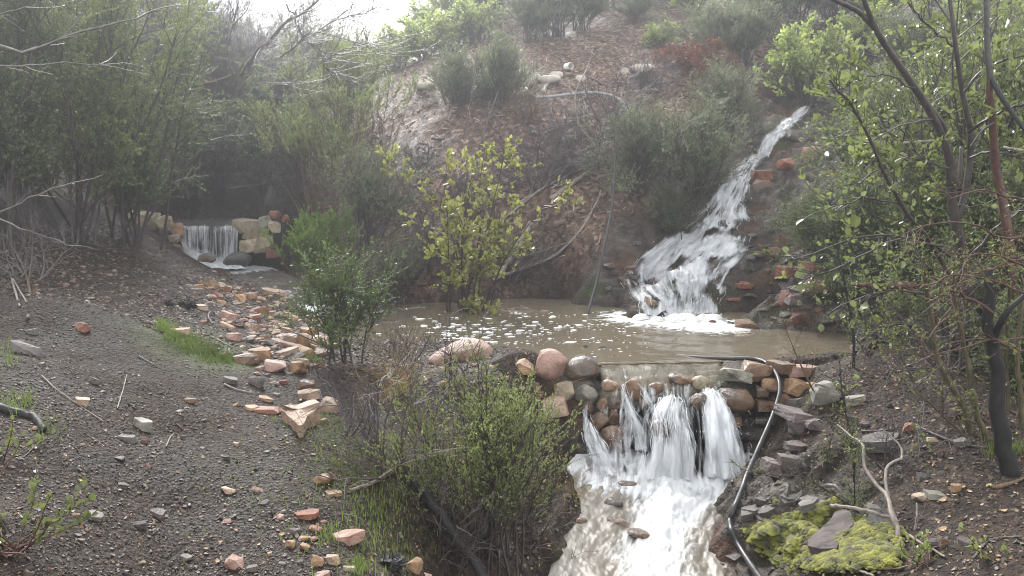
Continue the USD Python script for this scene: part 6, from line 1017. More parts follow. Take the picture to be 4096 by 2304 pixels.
# ------------------------------------------------------------------ litter that nobody could count
def flat_mat(name, c, rough=.6, spec=.35, var=.35):
    return mat(name, {"oi": ("object_info", {}), "m": ("map_range", {"to_min": 1 - var, "to_max": 1 + var}), "h": ("hsv", {"color": c}), "p": ("principled_bsdf", {"roughness": rough, "specular_ior_level": spec * .5})}, [("oi.random", "m.value"), ("m.result", "h.value"), ("h.color", "p.base_color")], surface="p.BSDF")
def litter(name, label, protos, pos, quat, scale, idx):
    """A field of small loose pieces."""
    pi = UsdGeom.PointInstancer.Define(stage, "/World/" + numbered("/World", name)); root = str(pi.GetPath())
    rel = pi.CreatePrototypesRel()
    for k, (v, f, m) in enumerate(protos):
        p = obj("piece", v, f, m, pi.GetPrim(), smooth=False); rel.AddTarget(p.GetPath())
    pi.CreatePositionsAttr(Vt.Vec3fArray.FromNumpy(np.ascontiguousarray(pos, np.float32)))
    q = np.asarray(quat, np.float32)
    pi.CreateOrientationsAttr(Vt.QuathArray([Gf.Quath(float(a), float(b), float(c), float(d)) for a, b, c, d in q]))
    pi.CreateScalesAttr(Vt.Vec3fArray.FromNumpy(np.ascontiguousarray(scale, np.float32)))
    pi.CreateProtoIndicesAttr(Vt.IntArray.FromNumpy(np.ascontiguousarray(idx, np.int32)))
    return tag(pi.GetPrim(), label, None, None, "stuff")
def lie(rng, x, y, tilt):
    """Orientations that lie on the ground with some tilt."""
    n = gnormal(x, y, .08) + rng.normal(0, tilt, (len(x), 3)); n = nrm(n); z = np.array([0, 0, 1.0])
    c = np.cross(np.broadcast_to(z, n.shape), n); w = 1 + n[:, 2]; q1 = nrm(np.c_[w, c]); a = rng.random(len(x)) * np.pi; q2 = np.c_[np.cos(a), np.zeros((len(x), 2)), np.sin(a)]
    w1, x1, y1, z1 = q1.T; w2, x2, y2, z2 = q2.T
    return np.stack([w1 * w2 - x1 * x2 - y1 * y2 - z1 * z2, w1 * x2 + x1 * w2 + y1 * z2 - z1 * y2, w1 * y2 - x1 * z2 + y1 * w2 + z1 * x2, w1 * z2 + x1 * y2 - y1 * x2 + z1 * w2], 1)
def spots(rng, n, x0, x1, y0, y1, zone, power=1.2, keep=.5):
    """Points on the ground of one zone, denser towards the near end."""
    m = n * 6; u = rng.random(m); e = 1 - power; y = (y0 ** e + u * (y1 ** e - y0 ** e)) ** (1 / e) if power != 1 else y0 * (y1 / y0) ** u
    x = rng.uniform(x0, x1, m); ok = np.abs(x) < y * .68 + .3; x, y = x[ok], y[ok]
    w = zone_at(x, y); g = {"g": 1 - w.sum(1), "c": w[:, 0], "r": w[:, 1], "l": w[:, 2]}; s = sum(g[z] for z in zone); z = gz(x, y)
    ok = (s > keep) & ~((z < -.08) & (y > 6.8)) & (z > -.9); x, y, z = x[ok][:n], y[ok][:n], z[ok][:n]
    return x, y, z
rngl = np.random.default_rng(700)
peb = []
for k, c in enumerate(((.015, .0103, .0078), (.026, .018, .0133), (.041, .029, .0213), (.068, .05, .036), (.021, .0145, .011), (.11, .083, .062), (.034, .025, .0195), (.07, .036, .022))):
    v, f = stone(np.random.default_rng(710 + k), 1, .8, .5, ("slab", "block", "block", "wedge")[k % 4]); hull = ConvexHull(v); ids, ff = np.unique(hull.simplices, return_inverse=True); ff = ff.reshape(-1, 3); v = v[ids]
    if len(v) > 26: sel = np.random.default_rng(k).choice(len(v), 26, replace=False); hull = ConvexHull(v[sel]); ids, ff = np.unique(hull.simplices, return_inverse=True); ff = ff.reshape(-1, 3); v = v[sel][ids]
    t = v[ff]; fl = (np.cross(t[:, 1] - t[:, 0], t[:, 2] - t[:, 0]) * (t.mean(1) - v.mean(0))).sum(1) < 0; ff[fl] = ff[fl][:, ::-1]
    peb.append((v, ff, flat_mat(f"pebble_tone_{k}", c, .5, .4)))
x, y, z = spots(rngl, 60000, -6, 1.6, 2.3, 10, "g", 1.6); n = len(x); s = rngl.lognormal(math.log(.0062), .5, n)
litter("gravel", "loose dark gravel covering the path", peb, np.c_[x, y, z + .002], lie(rngl, x, y, .25), np.c_[s, s, s * rngl.uniform(.6, 1.2, n)], rngl.choice(8, n, p=[.2, .2, .17, .1, .16, .05, .1, .02]))
x, y, z = spots(rngl, 9000, -5, 2.5, 6.0, 13, "g", 1.1); n = len(x); s = rngl.lognormal(math.log(.02), .4, n)
litter("gravel", "coarser brown gravel of the left bank and rubble", peb, np.c_[x, y, z + .003], lie(rngl, x, y, .3), np.c_[s, s, s * rngl.uniform(.6, 1.2, n)], rngl.choice(8, n, p=[.08, .12, .18, .2, .1, .14, .08, .1]))
x, y, z = spots(rngl, 12000, -.5, 6.5, 3.0, 9.5, "lr", 1.5); n = len(x); s = rngl.lognormal(math.log(.013), .5, n)
litter("gravel", "dark soil crumbs and slate chips of the right bank", peb, np.c_[x, y, z + .002], lie(rngl, x, y, .3), np.c_[s, s, s * rngl.uniform(.4, 1.0, n)], rngl.choice(8, n, p=[.3, .2, .1, .04, .24, .02, .08, .02]))
def leafp(w, curl):
    t = np.linspace(0, 1, 5); wd = w * np.sin(np.pi * np.clip(t * .9 + .06, 0, 1)); v = np.vstack([np.c_[t - .5, wd, curl * (t - .5) ** 2 + .08], np.c_[t - .5, -wd, curl * (t - .5) ** 2 + .08 * curl], np.c_[t - .5, 0 * t, curl * (t - .5) ** 2]])
    return v, np.vstack([quads([[i, i + 1, 10 + i + 1, 10 + i] for i in range(4)]), quads([[10 + i, 10 + i + 1, 5 + i + 1, 5 + i] for i in range(4)])])
lfp = [(*leafp(.27, .5), flat_mat("fallen_leaf_pale", (.24, .18, .12))), (*leafp(.3, .8), flat_mat("fallen_leaf_tan", (.22, .15, .09))), (*leafp(.24, -.5), flat_mat("fallen_leaf_brown", (.10, .062, .04))), (*leafp(.32, .3), flat_mat("fallen_leaf_grey", (.09, .075, .066))), (*leafp(.3, .6), flat_mat("fallen_leaf_yellow", (.42, .36, .14)))]
x, y, z = spots(rngl, 3600, 0, 6, 3.0, 9, "lr", 1.5); n = len(x); s = rngl.lognormal(math.log(.021), .4, n)
litter("fallen_leaves", "pale and brown leaves scattered over the right loam", lfp, np.c_[x, y, z + .006], lie(rngl, x, y, .4), np.c_[s, s, s], rngl.choice(5, n, p=[.12, .24, .42, .205, .015]))
x, y, z = spots(rngl, 3000, -4, 1, 2.2, 5, "gl", 2.2); n = len(x); s = rngl.lognormal(math.log(.015), .35, n)
litter("fallen_leaves", "dull leaf flakes trodden into the near path", lfp, np.c_[x, y, z + .005], lie(rngl, x, y, .3), np.c_[s, s, s], rngl.choice(5, n, p=[.03, .14, .4, .42, .01]))
chip = np.array([[-.5, -.09, 0], [.5, -.07, 0], [.48, .09, 0], [-.52, .07, 0], [-.46, -.05, .09], [.46, -.05, .07], [.44, .05, .08], [-.48, .05, .09]]); chf = quads([[0, 3, 2, 1], [4, 5, 6, 7], [0, 1, 5, 4], [1, 2, 6, 5], [2, 3, 7, 6], [3, 0, 4, 7]])
chp = [(chip, chf, flat_mat("wood_chip_pale", (.28, .21, .165))), (chip * [1, 1.8, 1], chf, flat_mat("wood_chip_red", (.11, .071, .054))), (chip * [1, .7, .8], chf, flat_mat("wood_chip_tan", (.19, .128, .092))), (chip * [1, 1.4, 1.2], chf, flat_mat("wood_chip_dark", (.05, .028, .02)))]
x, y, z = spots(rngl, 8000, -5.5, 5.5, 9.9, 18, "c", 1.0); n = len(x); s = rngl.lognormal(math.log(.048), .55, n)
litter("wood_chips", "chipped bark and wood mulch covering the red hillside", chp, np.c_[x, y, z + .012], lie(rngl, x, y, .3), np.c_[s, s, s], rngl.choice(4, n, p=[.16, .36, .24, .24]))

# ------------------------------------------------------------------ grass
GRM = leaf_mat("fresh_grass", (.11, .15, .04), (.18, .22, .065), (.27, .28, .11), .4, .5, .3); DRY = leaf_mat("dry_straw", (.25, .17, .06), (.36, .26, .1), (.45, .36, .18), .3, .6, .3)
def blades(rng, P, h, w, lean):
    n = len(P); a = rng.random(n) * 6.283; d = np.c_[np.cos(a), np.sin(a), np.zeros(n)]; s = np.c_[-np.sin(a), np.cos(a), np.zeros(n)] * (w * rng.uniform(.6, 1.3, n))[:, None]; hh = (h * rng.lognormal(0, .35, n))[:, None]; le = rng.uniform(0, lean, n)[:, None]
    up = np.array([0, 0, 1.0]); v = np.stack([P - s / 2, P + s / 2, P + up * hh * .6 + d * hh * le * .35 + s * .35, P + up * hh * .6 + d * hh * le * .35 - s * .35, P + up * hh * (1 - .25 * le) + d * hh * le], 1)
    f = (np.array([[0, 1, 2], [0, 2, 3], [3, 2, 4]])[None] + (np.arange(n) * 5)[:, None, None]).reshape(-1, 3); return v.reshape(-1, 3), f
rngg = np.random.default_rng(720)
def grass_patch(label, pts, n, h, lean=.8, name="grass", m=GRM, w=.004):
    P = []
    for u, v, su, sv, k in pts:
        q = hit((u + rngg.normal(0, su, int(n * k))) * K, np.clip(v + rngg.normal(0, sv, int(n * k)), 5, 1500) * K); P.append(q)
    P = np.vstack(P); P = P[~((P[:, 2] < -.09) & (P[:, 1] > 7))]; v, f = blades(rngg, P, h, w, lean); return tag(obj(name, v, f, m), label, None, None, "stuff")
grass_patch("fresh green grass strip between path and rubble", [(410, 822, 10, 8, .12), (440, 845, 14, 9, .2), (480, 868, 16, 10, .25), (525, 890, 16, 10, .22), (570, 905, 18, 8, .15), (780, 905, 16, 10, .1)], 3000, .034, 1.0)
grass_patch("thin young grass among the stones at the path's right edge", [(830, 1085, 50, 25, .14), (870, 1180, 50, 40, .18), (930, 1300, 50, 50, .18), (1000, 1180, 40, 60, .15), (760, 1060, 40, 15, .06), (960, 1400, 60, 30, .1), (820, 1350, 20, 14, .05), (905, 1432, 14, 10, .05), (690, 1250, 120, 80, .08)], 2200, .034)
grass_patch("thin grass on the bank at the left edge", [(50, 1020, 30, 15, .5), (130, 1085, 20, 12, .2), (20, 900, 20, 20, .3)], 200, .05)
grass_patch("thin grass along the green bush's foot by the water", [(1180, 1250, 120, 60, .5), (1450, 1230, 25, 30, .2), (1330, 1020, 40, 25, .2), (700, 690, 30, 12, .1)], 500, .04)
grass_patch("short grass and weeds on the right loam", [(2530, 1135, 30, 10, .5), (2050, 1010, 40, 14, .2), (1990, 790, 60, 14, .3)], 700, .05)
def straw(label, u, v, n, L, seed, up=.9, spread=.6):
    rng = np.random.default_rng(seed); b = gpt(u, v); x = thing("dry_grass_tuft", label, "dry grass", b)
    d = np.c_[rng.normal(0, spread, n), rng.normal(0, spread, n), np.full(n, up)]; S = path(rng, rng.normal(0, .05, (n, 3)) * [1, 1, 0], d, L * rng.uniform(.5, 1.2, n), 10, .05, -.07); vv, ff = tubes(S, .0016, .0007, 3); obj("stalks", vv, ff, DRY, x); return x
straw("dry yellow grass tuft between the berry shrub and the green bush", 1000, 985, 110, .48, 731)
straw("dry yellow grass leaning at the left of the green bush's top", 960, 1010, 60, .36, 732, .6)
straw("arching straw stalks over the path near the charred pole", 985, 1180, 16, .55, 733, .7, .5)
straw("dry grass hanging at the water's edge right of the green bush", 1440, 1235, 60, .26, 734, .3, .8)
straw("few straw stalks standing beside the egg-shaped boulder", 1390, 1000, 8, .42, 735, .9, .4)

# ------------------------------------------------------------------ dead wood, brush, hoses, bags
def on(pts, crop, lift=.03, n=None):
    u, v = S_(crop, [p[0] for p in pts], [p[1] for p in pts]); P = hit(u, v); from_ = nrm(EYE - P); return P + from_ * lift
def stick(label, pts, crop, r0, r1, m, lift=.04, depth=None, twigs=0, seed=0, name="dead_branch", cat="branch", sides=7, wob=.16, n=18):
    rng = np.random.default_rng(seed + 800); u, v = S_(crop, [p[0] for p in pts], [p[1] for p in pts])
    P = at_depth(u, v, np.interp(np.linspace(0, 1, len(pts)), np.linspace(0, 1, len(depth)), depth)) if depth is not None else on(pts, crop, lift)
    c = P[0].copy(); L = smooth_line(P - c, n); L[1:-1] += rng.normal(0, r0 * wob, L[1:-1].shape)
    x = thing(name, label, cat, c); vv, ff = tube(L, np.linspace(r0, r1, n) * rng.uniform(.88, 1.12, n), sides); obj("wood", vv, ff, BK[m], x)
    if twigs:
        p, t, i, q = along(rng, L[None], twigs, .15, 1.0); B = path(rng, p, fork(rng, t, 42), rng.uniform(.06, .3, twigs) * (np.ptp(L, axis=0).max() ** .5), 6, .12, .0); M = Mesh(); M.add(*tubes(B, r0 * .3, r0 * .12, 4)); p, t, i, q = along(rng, B, twigs * 2, .2, 1); M.add(*tubes(path(rng, p, fork(rng, t, 42), rng.uniform(.04, .15, twigs * 2), 4, .12, 0), r0 * .16, r0 * .07, 3)); tag(M.build("twigs", BK[m], x), kind="stuff")
    return x
for k, (lb, pts, cr, r0, r1, m, dep, tw) in enumerate((
    ("thick grey log sloping down to the water right of the yellow-green shrub", [(1255, 690), (1300, 620), (1335, 560)], "v", .055, .04, "pale", None, 0), ("long curved grey branch running from the log up to the twiggy shrub", [(1240, 705), (1320, 672), (1400, 640), (1460, 580), (1500, 510), (1512, 478)], "v", .026, .012, "pale", None, 6), ("weathered log higher on the slope above the long curved branch", [(1385, 502), (1435, 464), (1482, 432)], "v", .04, .028, "pale", None, 2),
    ("forked bleached sapling standing dead on the hillside", [(1075, 1225), (1000, 1130), (920, 1030), (880, 900), (860, 650), (960, 430), (1030, 270), (1065, 120)], "H", .022, .007, "pale", [13.3, 13.3, 13.3, 13.4, 13.6, 13.7, 13.7], 6), ("thin dead pole standing left of the white can", [(740, 470), (700, 270), (650, 110)], "H", .014, .007, "grey", [14.4, 14.3], 2), ("grey log lying across the slope above the twiggy shrub", [(1380, 645), (1600, 612), (1800, 600)], "H", .032, .024, "pale", None, 3),
    ("pale plank-like stick beside the arched hose", [(890, 740), (970, 680)], "H", .03, .026, "pale", None, 0), ("tan stick lying below the sandbags", [(500, 640), (530, 550), (580, 500)], "H", .035, .02, "pale", None, 0), ("crooked stick under the arched hose", [(830, 900), (930, 860), (1040, 760)], "H", .016, .010, "grey", None, 2), ("thin grey stick leaning inside the arched hose", [(950, 700), (1010, 860), (1110, 980)], "H", .018, .008, "grey", None, 4),
    ("bent stick tied to the end of the arched hose", [(1180, 1000), (1220, 930), (1410, 880), (1460, 940)], "H", .014, .010, "pale", None, 0), ("charred stump piece low on the red slope", [(250, 800), (290, 920), (310, 990)], "H", .05, .03, "twig", None, 2), ("dark stick rising through the yellow-green shrub", [(1195, 400), (1225, 310), (1252, 232)], "v", .018, .007, "twig", [12.6, 12.8, 13.0], 4), ("thin dark stick left of the yellow-green shrub", [(1165, 350), (1185, 250), (1200, 130)], "v", .012, .004, "twig", [12.9, 13.1], 2),
    ("long dead branch with side twigs lying up the slope to the twiggy shrub", [(1290, 520), (1400, 455), (1520, 400)], "v", .020, .008, "pale", None, 9), ("dead branch lying beside the weathered log, twigs upward", [(1240, 570), (1330, 500), (1425, 425)], "v", .016, .006, "pale", None, 8), ("bare branch lying low across the slope above the far shore", [(1320, 645), (1430, 610), (1515, 565)], "v", .014, .006, "grey", None, 8), ("curved dead branch lying under the right end of the arched hose", [(1370, 335), (1480, 292), (1600, 302)], "v", .018, .008, "pale", None, 7), ("steep dead branch lying down the red slope right of the yellow-green shrub", [(1285, 345), (1330, 420), (1342, 505)], "v", .016, .007, "grey", None, 7),
    ("grey branch lying left of the thick log near the water", [(985, 1090), (1300, 1110), (1200, 1000)], "P", .012, .008, "pale", None, 3), ("long stick across the slope under the yellow-green shrub", [(1060, 590), (1180, 575), (1300, 560)], "v", .014, .008, "pale", None, 4), ("thin branch slanting behind the upright hose", [(1400, 470), (1450, 420), (1500, 380)], "v", .016, .008, "grey", None, 5), ("broken branch against the grey shrub on the red slope", [(1120, 480), (1210, 400), (1260, 380)], "v", .018, .010, "twig", None, 3),
    ("forked tan branch lying on the bank at the left edge", [(70, 800), (74, 730), (58, 668), (30, 620), (10, 590)], "v", .012, .007, "brown", None, 3), ("pale stick beside the forked tan branch on the bank", [(50, 770), (30, 700), (66, 760)], "v", .008, .005, "pale", None, 0), ("charred branch with a pale top lying at the left edge", [(-40, 1012), (40, 1036), (85, 1050), (112, 1082)], "v", .021, .016, "black", None, 2), ("long thin straw-coloured stick on the bank", [(105, 945), (150, 985), (260, 1060)], "v", .004, .003, "pale", None, 0),
    ("black burnt pole sloping under the green bush", [(1040, 1205), (1100, 1282), (1160, 1370), (1235, 1475)], "v", .027, .027, "black", [4.42, 3.95], 4), ("pale-tipped dead branch pointing left from the green bush", [(1010, 1160), (950, 1208), (880, 1232)], "v", .014, .006, "pale", None, 4), ("white dead stalk standing inside the green bush", [(1255, 1400), (1252, 1330), (1246, 1250)], "v", .008, .005, "pale", [4.5, 4.45], 1), ("short thin branch curving through the rubble", [(775, 640), (750, 700), (800, 790)], "2", .012, .008, "twig", None, 0), ("tan stick on the path near the grass strip", [(860, 985), (940, 1030), (1040, 1075)], "2", .006, .004, "pale", None, 0),
    ("straw-coloured stick pair left of the heart-shaped rock", [(310, 600), (480, 670), (660, 710)], "3", .006, .004, "pale", None, 0), ("small grey stick on the open path", [(1180, 830), (1240, 650), (1280, 530)], "L5", .004, .003, "grey", None, 0) if False else ("small grey stick on the open path", [(565, 640), (590, 560), (610, 480)], "L", .004, .003, "pale", None, 0), ("pale straw on the path by the pink-topped stone", [(800, 825), (820, 780), (835, 765)], "L", .004, .003, "pale", None, 0), ("thin dark stick on the path below the grass strip", [(670, 390), (710, 415), (750, 435)], "L", .005, .003, "twig", None, 0),
    ("bleached forked branch standing at the lower right, the tallest", [(710, 1449), (706, 1200), (700, 1000), (640, 850), (600, 690), (480, 560), (370, 370), (360, 190), (250, 110), (120, 0)], "Q", .016, .006, "pale", [4.25, 4.4, 4.5, 4.7, 4.9, 5.1, 5.3], 3), ("bleached crooked branch right of the tallest forked one", [(690, 960), (660, 850), (600, 680), (580, 520), (600, 390), (735, 320), (720, 200), (560, 50)], "Q", .012, .005, "pale", [4.5, 4.7, 4.9, 5.1], 2), ("short upright dead twig right of the bleached branches", [(770, 1320), (830, 1150), (880, 900), (880, 750)], "Q", .009, .005, "grey", [4.35, 4.6], 2),
    ("grey branch crossing behind the mossy rock's top", [(0, 590), (100, 590), (240, 740), (430, 860), (660, 990)], "Q", .014, .008, "grey", [5.2, 4.8], 3), ("pale-ended branch lying across the mossy rock", [(50, 770), (300, 800), (640, 890)], "Q", .010, .009, "pale", [4.75, 4.55], 0), ("dead branch running down to the lower right corner", [(710, 990), (900, 1120), (1150, 1260)], "Q", .010, .006, "pale", None, 3), ("twisted pale stick lying below the moss at the bottom", [(110, 1190), (230, 1310), (320, 1390), (470, 1449)], "Q", .010, .007, "pale", None, 0), ("short dark stick below the twisted pale one", [(150, 1360), (240, 1390), (330, 1400)], "Q", .007, .005, "grey", None, 0),
    ("long thin branch lying over the loam towards the burnt trunk", [(870, 0), (1100, 110), (1300, 180), (1550, 215)], "Q", .009, .005, "grey", None, 4), ("dark twig at the right bottom of the loam", [(1420, 1280), (1560, 1120), (1700, 1080), (1900, 1070)], "Q", .006, .004, "grey", None, 3), ("brown root lying at the right edge", [(1600, 600), (1750, 570), (1910, 510)], "Q", .014, .010, "brown", None, 0), ("thin twig at the bottom beside the seedling", [(500, 1380), (700, 1375), (930, 1320)], "Q", .006, .004, "brown", None, 2),
    ("broken branch stub with an orange end reaching left over the slope", [(1330, 410), (1000, 415), (650, 402)], "S", .026, .014, "red", [6.4, 6.3], 0), ("pale dead branch leaning at the pool's right end", [(560, 1150), (720, 1020), (900, 920), (1085, 825)], "S", .014, .010, "pale", None, 2), ("dark charred branch beside the pale leaning one", [(1000, 1030), (1150, 950), (1300, 860)], "S", .022, .014, "black", None, 1), ("charred stub at the pool's right shore", [(390, 1225), (440, 1150), (475, 1110)], "S", .022, .012, "black", None, 0), ("bleached twig crossing the forked trunk", [(1190, 350), (1400, 335), (1630, 320)], "T", .010, .008, "pale", [6.4, 6.4], 0), ("white broken twig beside the red-brown trunk", [(2340, 400), (2450, 420), (2580, 445)], "T", .010, .008, "pale", [5.9, 5.8], 0),
    ("twiggy bundle laid over the loam behind the dark boulder", [(350, 60), (560, 50), (740, 15)], "Q", .007, .004, "twig", None, 10), ("grey log end lodged in the dark valley thicket", [(590, 420), (640, 395), (700, 375)], "v", .03, .02, "pale", [15.2, 15.0], 2), ("tan log leaning in the valley above the upper pool", [(490, 215), (540, 205), (580, 190)], "v", .03, .02, "brown", [14.0, 13.8], 1), ("dark log across the valley behind the upper pool", [(580, 475), (650, 465), (740, 455)], "v", .03, .02, "twig", [14.6, 14.3], 2))):
    stick(lb, pts, cr, r0, r1, m, .02 + r0 * .6, dep, tw, k)
# bare dead bushes: tangles of twigs
for k, (u, v, d, L, n, bm, lb) in enumerate(((975, 1190, None, .6, 11, "twig", "tangle of bare purple twigs left of the green bush"), (885, 1085, None, .45, 8, "twig", "bare dead twigs between the heart-shaped rock and the dry grass"), (1140, 1400, None, .5, 14, "dark", "dark tangle of dead twigs at the foot of the green bush"), (1030, 930, None, .42, 12, "dark", "dead twigs under the berry shrub's right side"), (1330, 1360, None, .4, 10, "dark", "dead twigs hanging towards the water right of the green bush"), (1150, 945, None, .45, 9, "dark", "few tall bare twigs above the green bush"),
    (1540, 330, 13.4, 1.0, 24, "twig", "heap of dead brushwood under the arched hose"), (1470, 400, 12.7, .95, 24, "twig", "grey brush heap below the forked bleached sapling"), (1640, 235, 14.9, .6, 18, "twig", "dark brush pile at the right end of the bench"), (1360, 430, 12.3, .85, 22, "twig", "dead brush on the slope right of the yellow-green shrub"), (1100, 620, 11.0, .6, 18, "twig", "dead tangle on the slope left of the yellow-green shrub"), (1290, 590, 11.3, .6, 16, "twig", "dead tangle behind the thick grey log"), (1060, 420, 12.8, .5, 14, "twig", "burnt tangle on the red slope below the left bench shrub"), (1330, 330, 13.6, .5, 14, "brown", "brown root tangle on the red slope"), (960, 380, 14.0, .7, 14, "brown", "bare red-brown thicket at the edge of the red slope"), (1180, 520, 11.9, .55, 14, "twig", "dead twigs behind the yellow-green shrub"),
    (60, 700, None, .5, 12, "grey", "bare twigs on the bank at the left edge"), (2080, 880, None, .5, 10, "brown", "bare brown twigs at the pool's right shore"), (2230, 1180, None, .4, 9, "twig", "dead twigs lying on the loam"), (2420, 760, 6.8, .7, 14, "grey", "bare grey twigs below the charred fork"), (450, 520, 12.9, .8, 16, "dark", "bare stems over the left stone wall"), (700, 560, 13.6, .8, 14, "twig", "bare stems over the right stone wall"))):
    shrub("dead_bush", lb, gpt(u, v, d), 860 + k, (n, L, .0075 if d is None else .012, 48, .13, -.01), (n * 4, L * .6, 42, .13, -.01, .15), (n * 24, L * .34, 42, .13, .0, .1), None, None, bm, None, "dead bush", twig_r=.0016 if d is None else .0036)
# black hoses
HOSE = mat("black_hose", {"tc": ("texture_coordinate", {}), "n": ("noise_texture", {"scale": 12.0, "detail": 5.0}), "r": ramp((.35, (.35, .35, .35)), (.7, (.6, .6, .6))), "c": ramp((.4, (.007, .007, .008)), (.75, (.02, .02, .023))), "p": ("principled_bsdf", {"specular_ior_level": .4})}, [("tc.object", "n.vector"), ("n.fac", "r.fac"), ("n.fac", "c.fac"), ("c.color", "p.base_color"), ("r.color", "p.roughness")], surface="p.BSDF")
HOSE2 = flat_mat("weathered_grey_hose", (.16, .16, .17), .45, .8)
def hose(label, P, r, n=70, m=HOSE):
    c = P[0].copy(); L = smooth_line(P - c, n); x = thing("hose", label, "hose", c); v, f = tube(L, r, 12); obj("pipe", v, f, m, x); return x
a = [at_z(*S_("5", u, v), WZ + z) for u, v, z in ((300, 235, -.02), (700, 262, .0), (1000, 272, .012), (1250, 270, .03))]
b = [at_depth(*S_("5", u, v), np.float64(d)) for u, v, d in ((1400, 288, 7.33), (1500, 330, 7.18), (1600, 430, 7.0), (1660, 560, 6.85), (1670, 700, 6.74), (1640, 830, 6.66), (1590, 980, 6.56), (1500, 1200, 6.42), (1400, 1420, 6.28))]
c_ = [at_depth(*S_("6", u, v), np.float64(min(d, float(hit(*S_("6", u, v))[1]) - .04))) for u, v, d in ((930, 130, 6.22), (870, 300, 6.12), (790, 500, 5.98), (735, 640, 5.86), (700, 740, 5.76), (720, 860, 5.62), (790, 1020, 5.4), (920, 1230, 5.1), (1080, 1460, 4.8), (1350, 1800, 4.3))]
hose("black hose curving out of the pool, over the dam and down beside the foam", np.array(a + b + c_), .0185, 160)
hose("upright black hose leaning on the slope left of the tall waterfall", at_depth(*S_("v", [1546, 1545, 1538, 1520, 1503, 1478], [385, 450, 530, 620, 700, 792]), np.array([11.1, 11.0, 10.8, 10.5, 10.25, 9.9])), .017)
hose("grey-black hose arching over the bench on the hillside", on([(300, 575), (350, 650), (430, 685), (600, 675), (800, 650), (1000, 632), (1150, 640), (1290, 670), (1400, 740), (1450, 830), (1472, 940)], "H", .16), .024, 70, HOSE2)
# sandbags and a white can on the bench
BAG = mat("pale_sandbag_cloth", {"tc": ("texture_coordinate", {}), "n": ("noise_texture", {"scale": 7.0, "detail": 5.0}), "r": ramp((.3, (.2, .175, .145)), (.7, (.36, .32, .27))), "w": ("wave_texture", {"scale": 60.0}), "b": ("bump", {"strength": .3, "distance": .005}), "p": ("principled_bsdf", {"roughness": .85})}, [("tc.object", "n.vector"), ("n.fac", "r.fac"), ("r.color", "p.base_color"), ("tc.object", "w.vector"), ("w.fac", "b.height"), ("b.normal", "p.normal")], surface="p.BSDF")
def pillow(w, d, h, rng):
    t, p = np.meshgrid(np.linspace(0, 2 * np.pi, 25)[:-1], np.linspace(-np.pi / 2, np.pi / 2, 11), indexing="ij"); sg = lambda a, e: np.sign(a) * np.abs(a) ** e
    x, y, z = sg(np.cos(p), .6) * sg(np.cos(t), .55), sg(np.cos(p), .6) * sg(np.sin(t), .55), np.sin(p); z = z * (1 - .25 * np.abs(x) ** 3)
    v = np.stack([x * w / 2, y * d / 2, z * h / 2], -1).reshape(-1, 3); v += (np.stack([meshkit.noise(v * 6 + s, 3) for s in (1, 4, 8)], -1) - .5) * .03
    n = 11; f = quads([[i * n + j, ((i + 1) % 24) * n + j, ((i + 1) % 24) * n + j + 1, i * n + j + 1] for i in range(24) for j in range(10)]); return v, f
rngb = np.random.default_rng(900)
for cr, x_, y_, w_, h_, lb in (("H", 365, 440, 190, 120, "pale sandbag leftmost on the bench, against the soft shrub"), ("H", 560, 470, 260, 120, "longest pale sandbag on the bench, in front of the leftmost"), ("H", 640, 425, 170, 80, "pale sandbag behind the longest one"), ("H", 350, 505, 130, 50, "flattened sandbag under the leftmost one"), ("H", 1620, 345, 290, 110, "big pale sandbag at the bench's right end by the brush pile"), ("H", 1440, 388, 130, 56, "small sandbag left of the big one at the bench's right end"), ("P", 2240, 450, 260, 95, "grey sandbag left of the soft shrubs on the bench"), ("H", 920, 465, 130, 60, "half-buried sandbag behind the bleached sapling")):
    u, v = S_(cr, x_, y_); c = hit(u, v + h_ * CROPS[cr][2] * .4); pm = px(c[1]) * CROPS[cr][2]; vv, ff = pillow(w_ * pm, w_ * pm * .55, max(h_ * pm * .85, .14), rngb); x = thing("sandbag", lb, "sandbag", c + [0, 0, h_ * pm * .3], rotz=rngb.normal(0, .2)); obj("bag", vv, ff, BAG, x)
c = hit(*S_("H", 785, 385)); x = thing("white_can", "small white can lying open on the bench, left of the bleached sapling", "can", c + [0, 0, .08], rotz=.5); t = np.arange(20) / 20 * 2 * np.pi
pr = .5 * np.array([[.12, -.16], [.13, -.14], [.13, .14], [.12, .16], [.11, .15], [.10, -.12], [.0, -.12]]); rg = np.stack([pr[:, :1] * np.cos(t), np.broadcast_to(pr[:, 1:2], (7, 20)), pr[:, :1] * np.sin(t)], -1).reshape(-1, 3); rg[:, 1] *= -1
obj("can_body", rg, grid_faces(7, 20, True), flat_mat("white_plastic", (.7, .68, .64), .4), x)
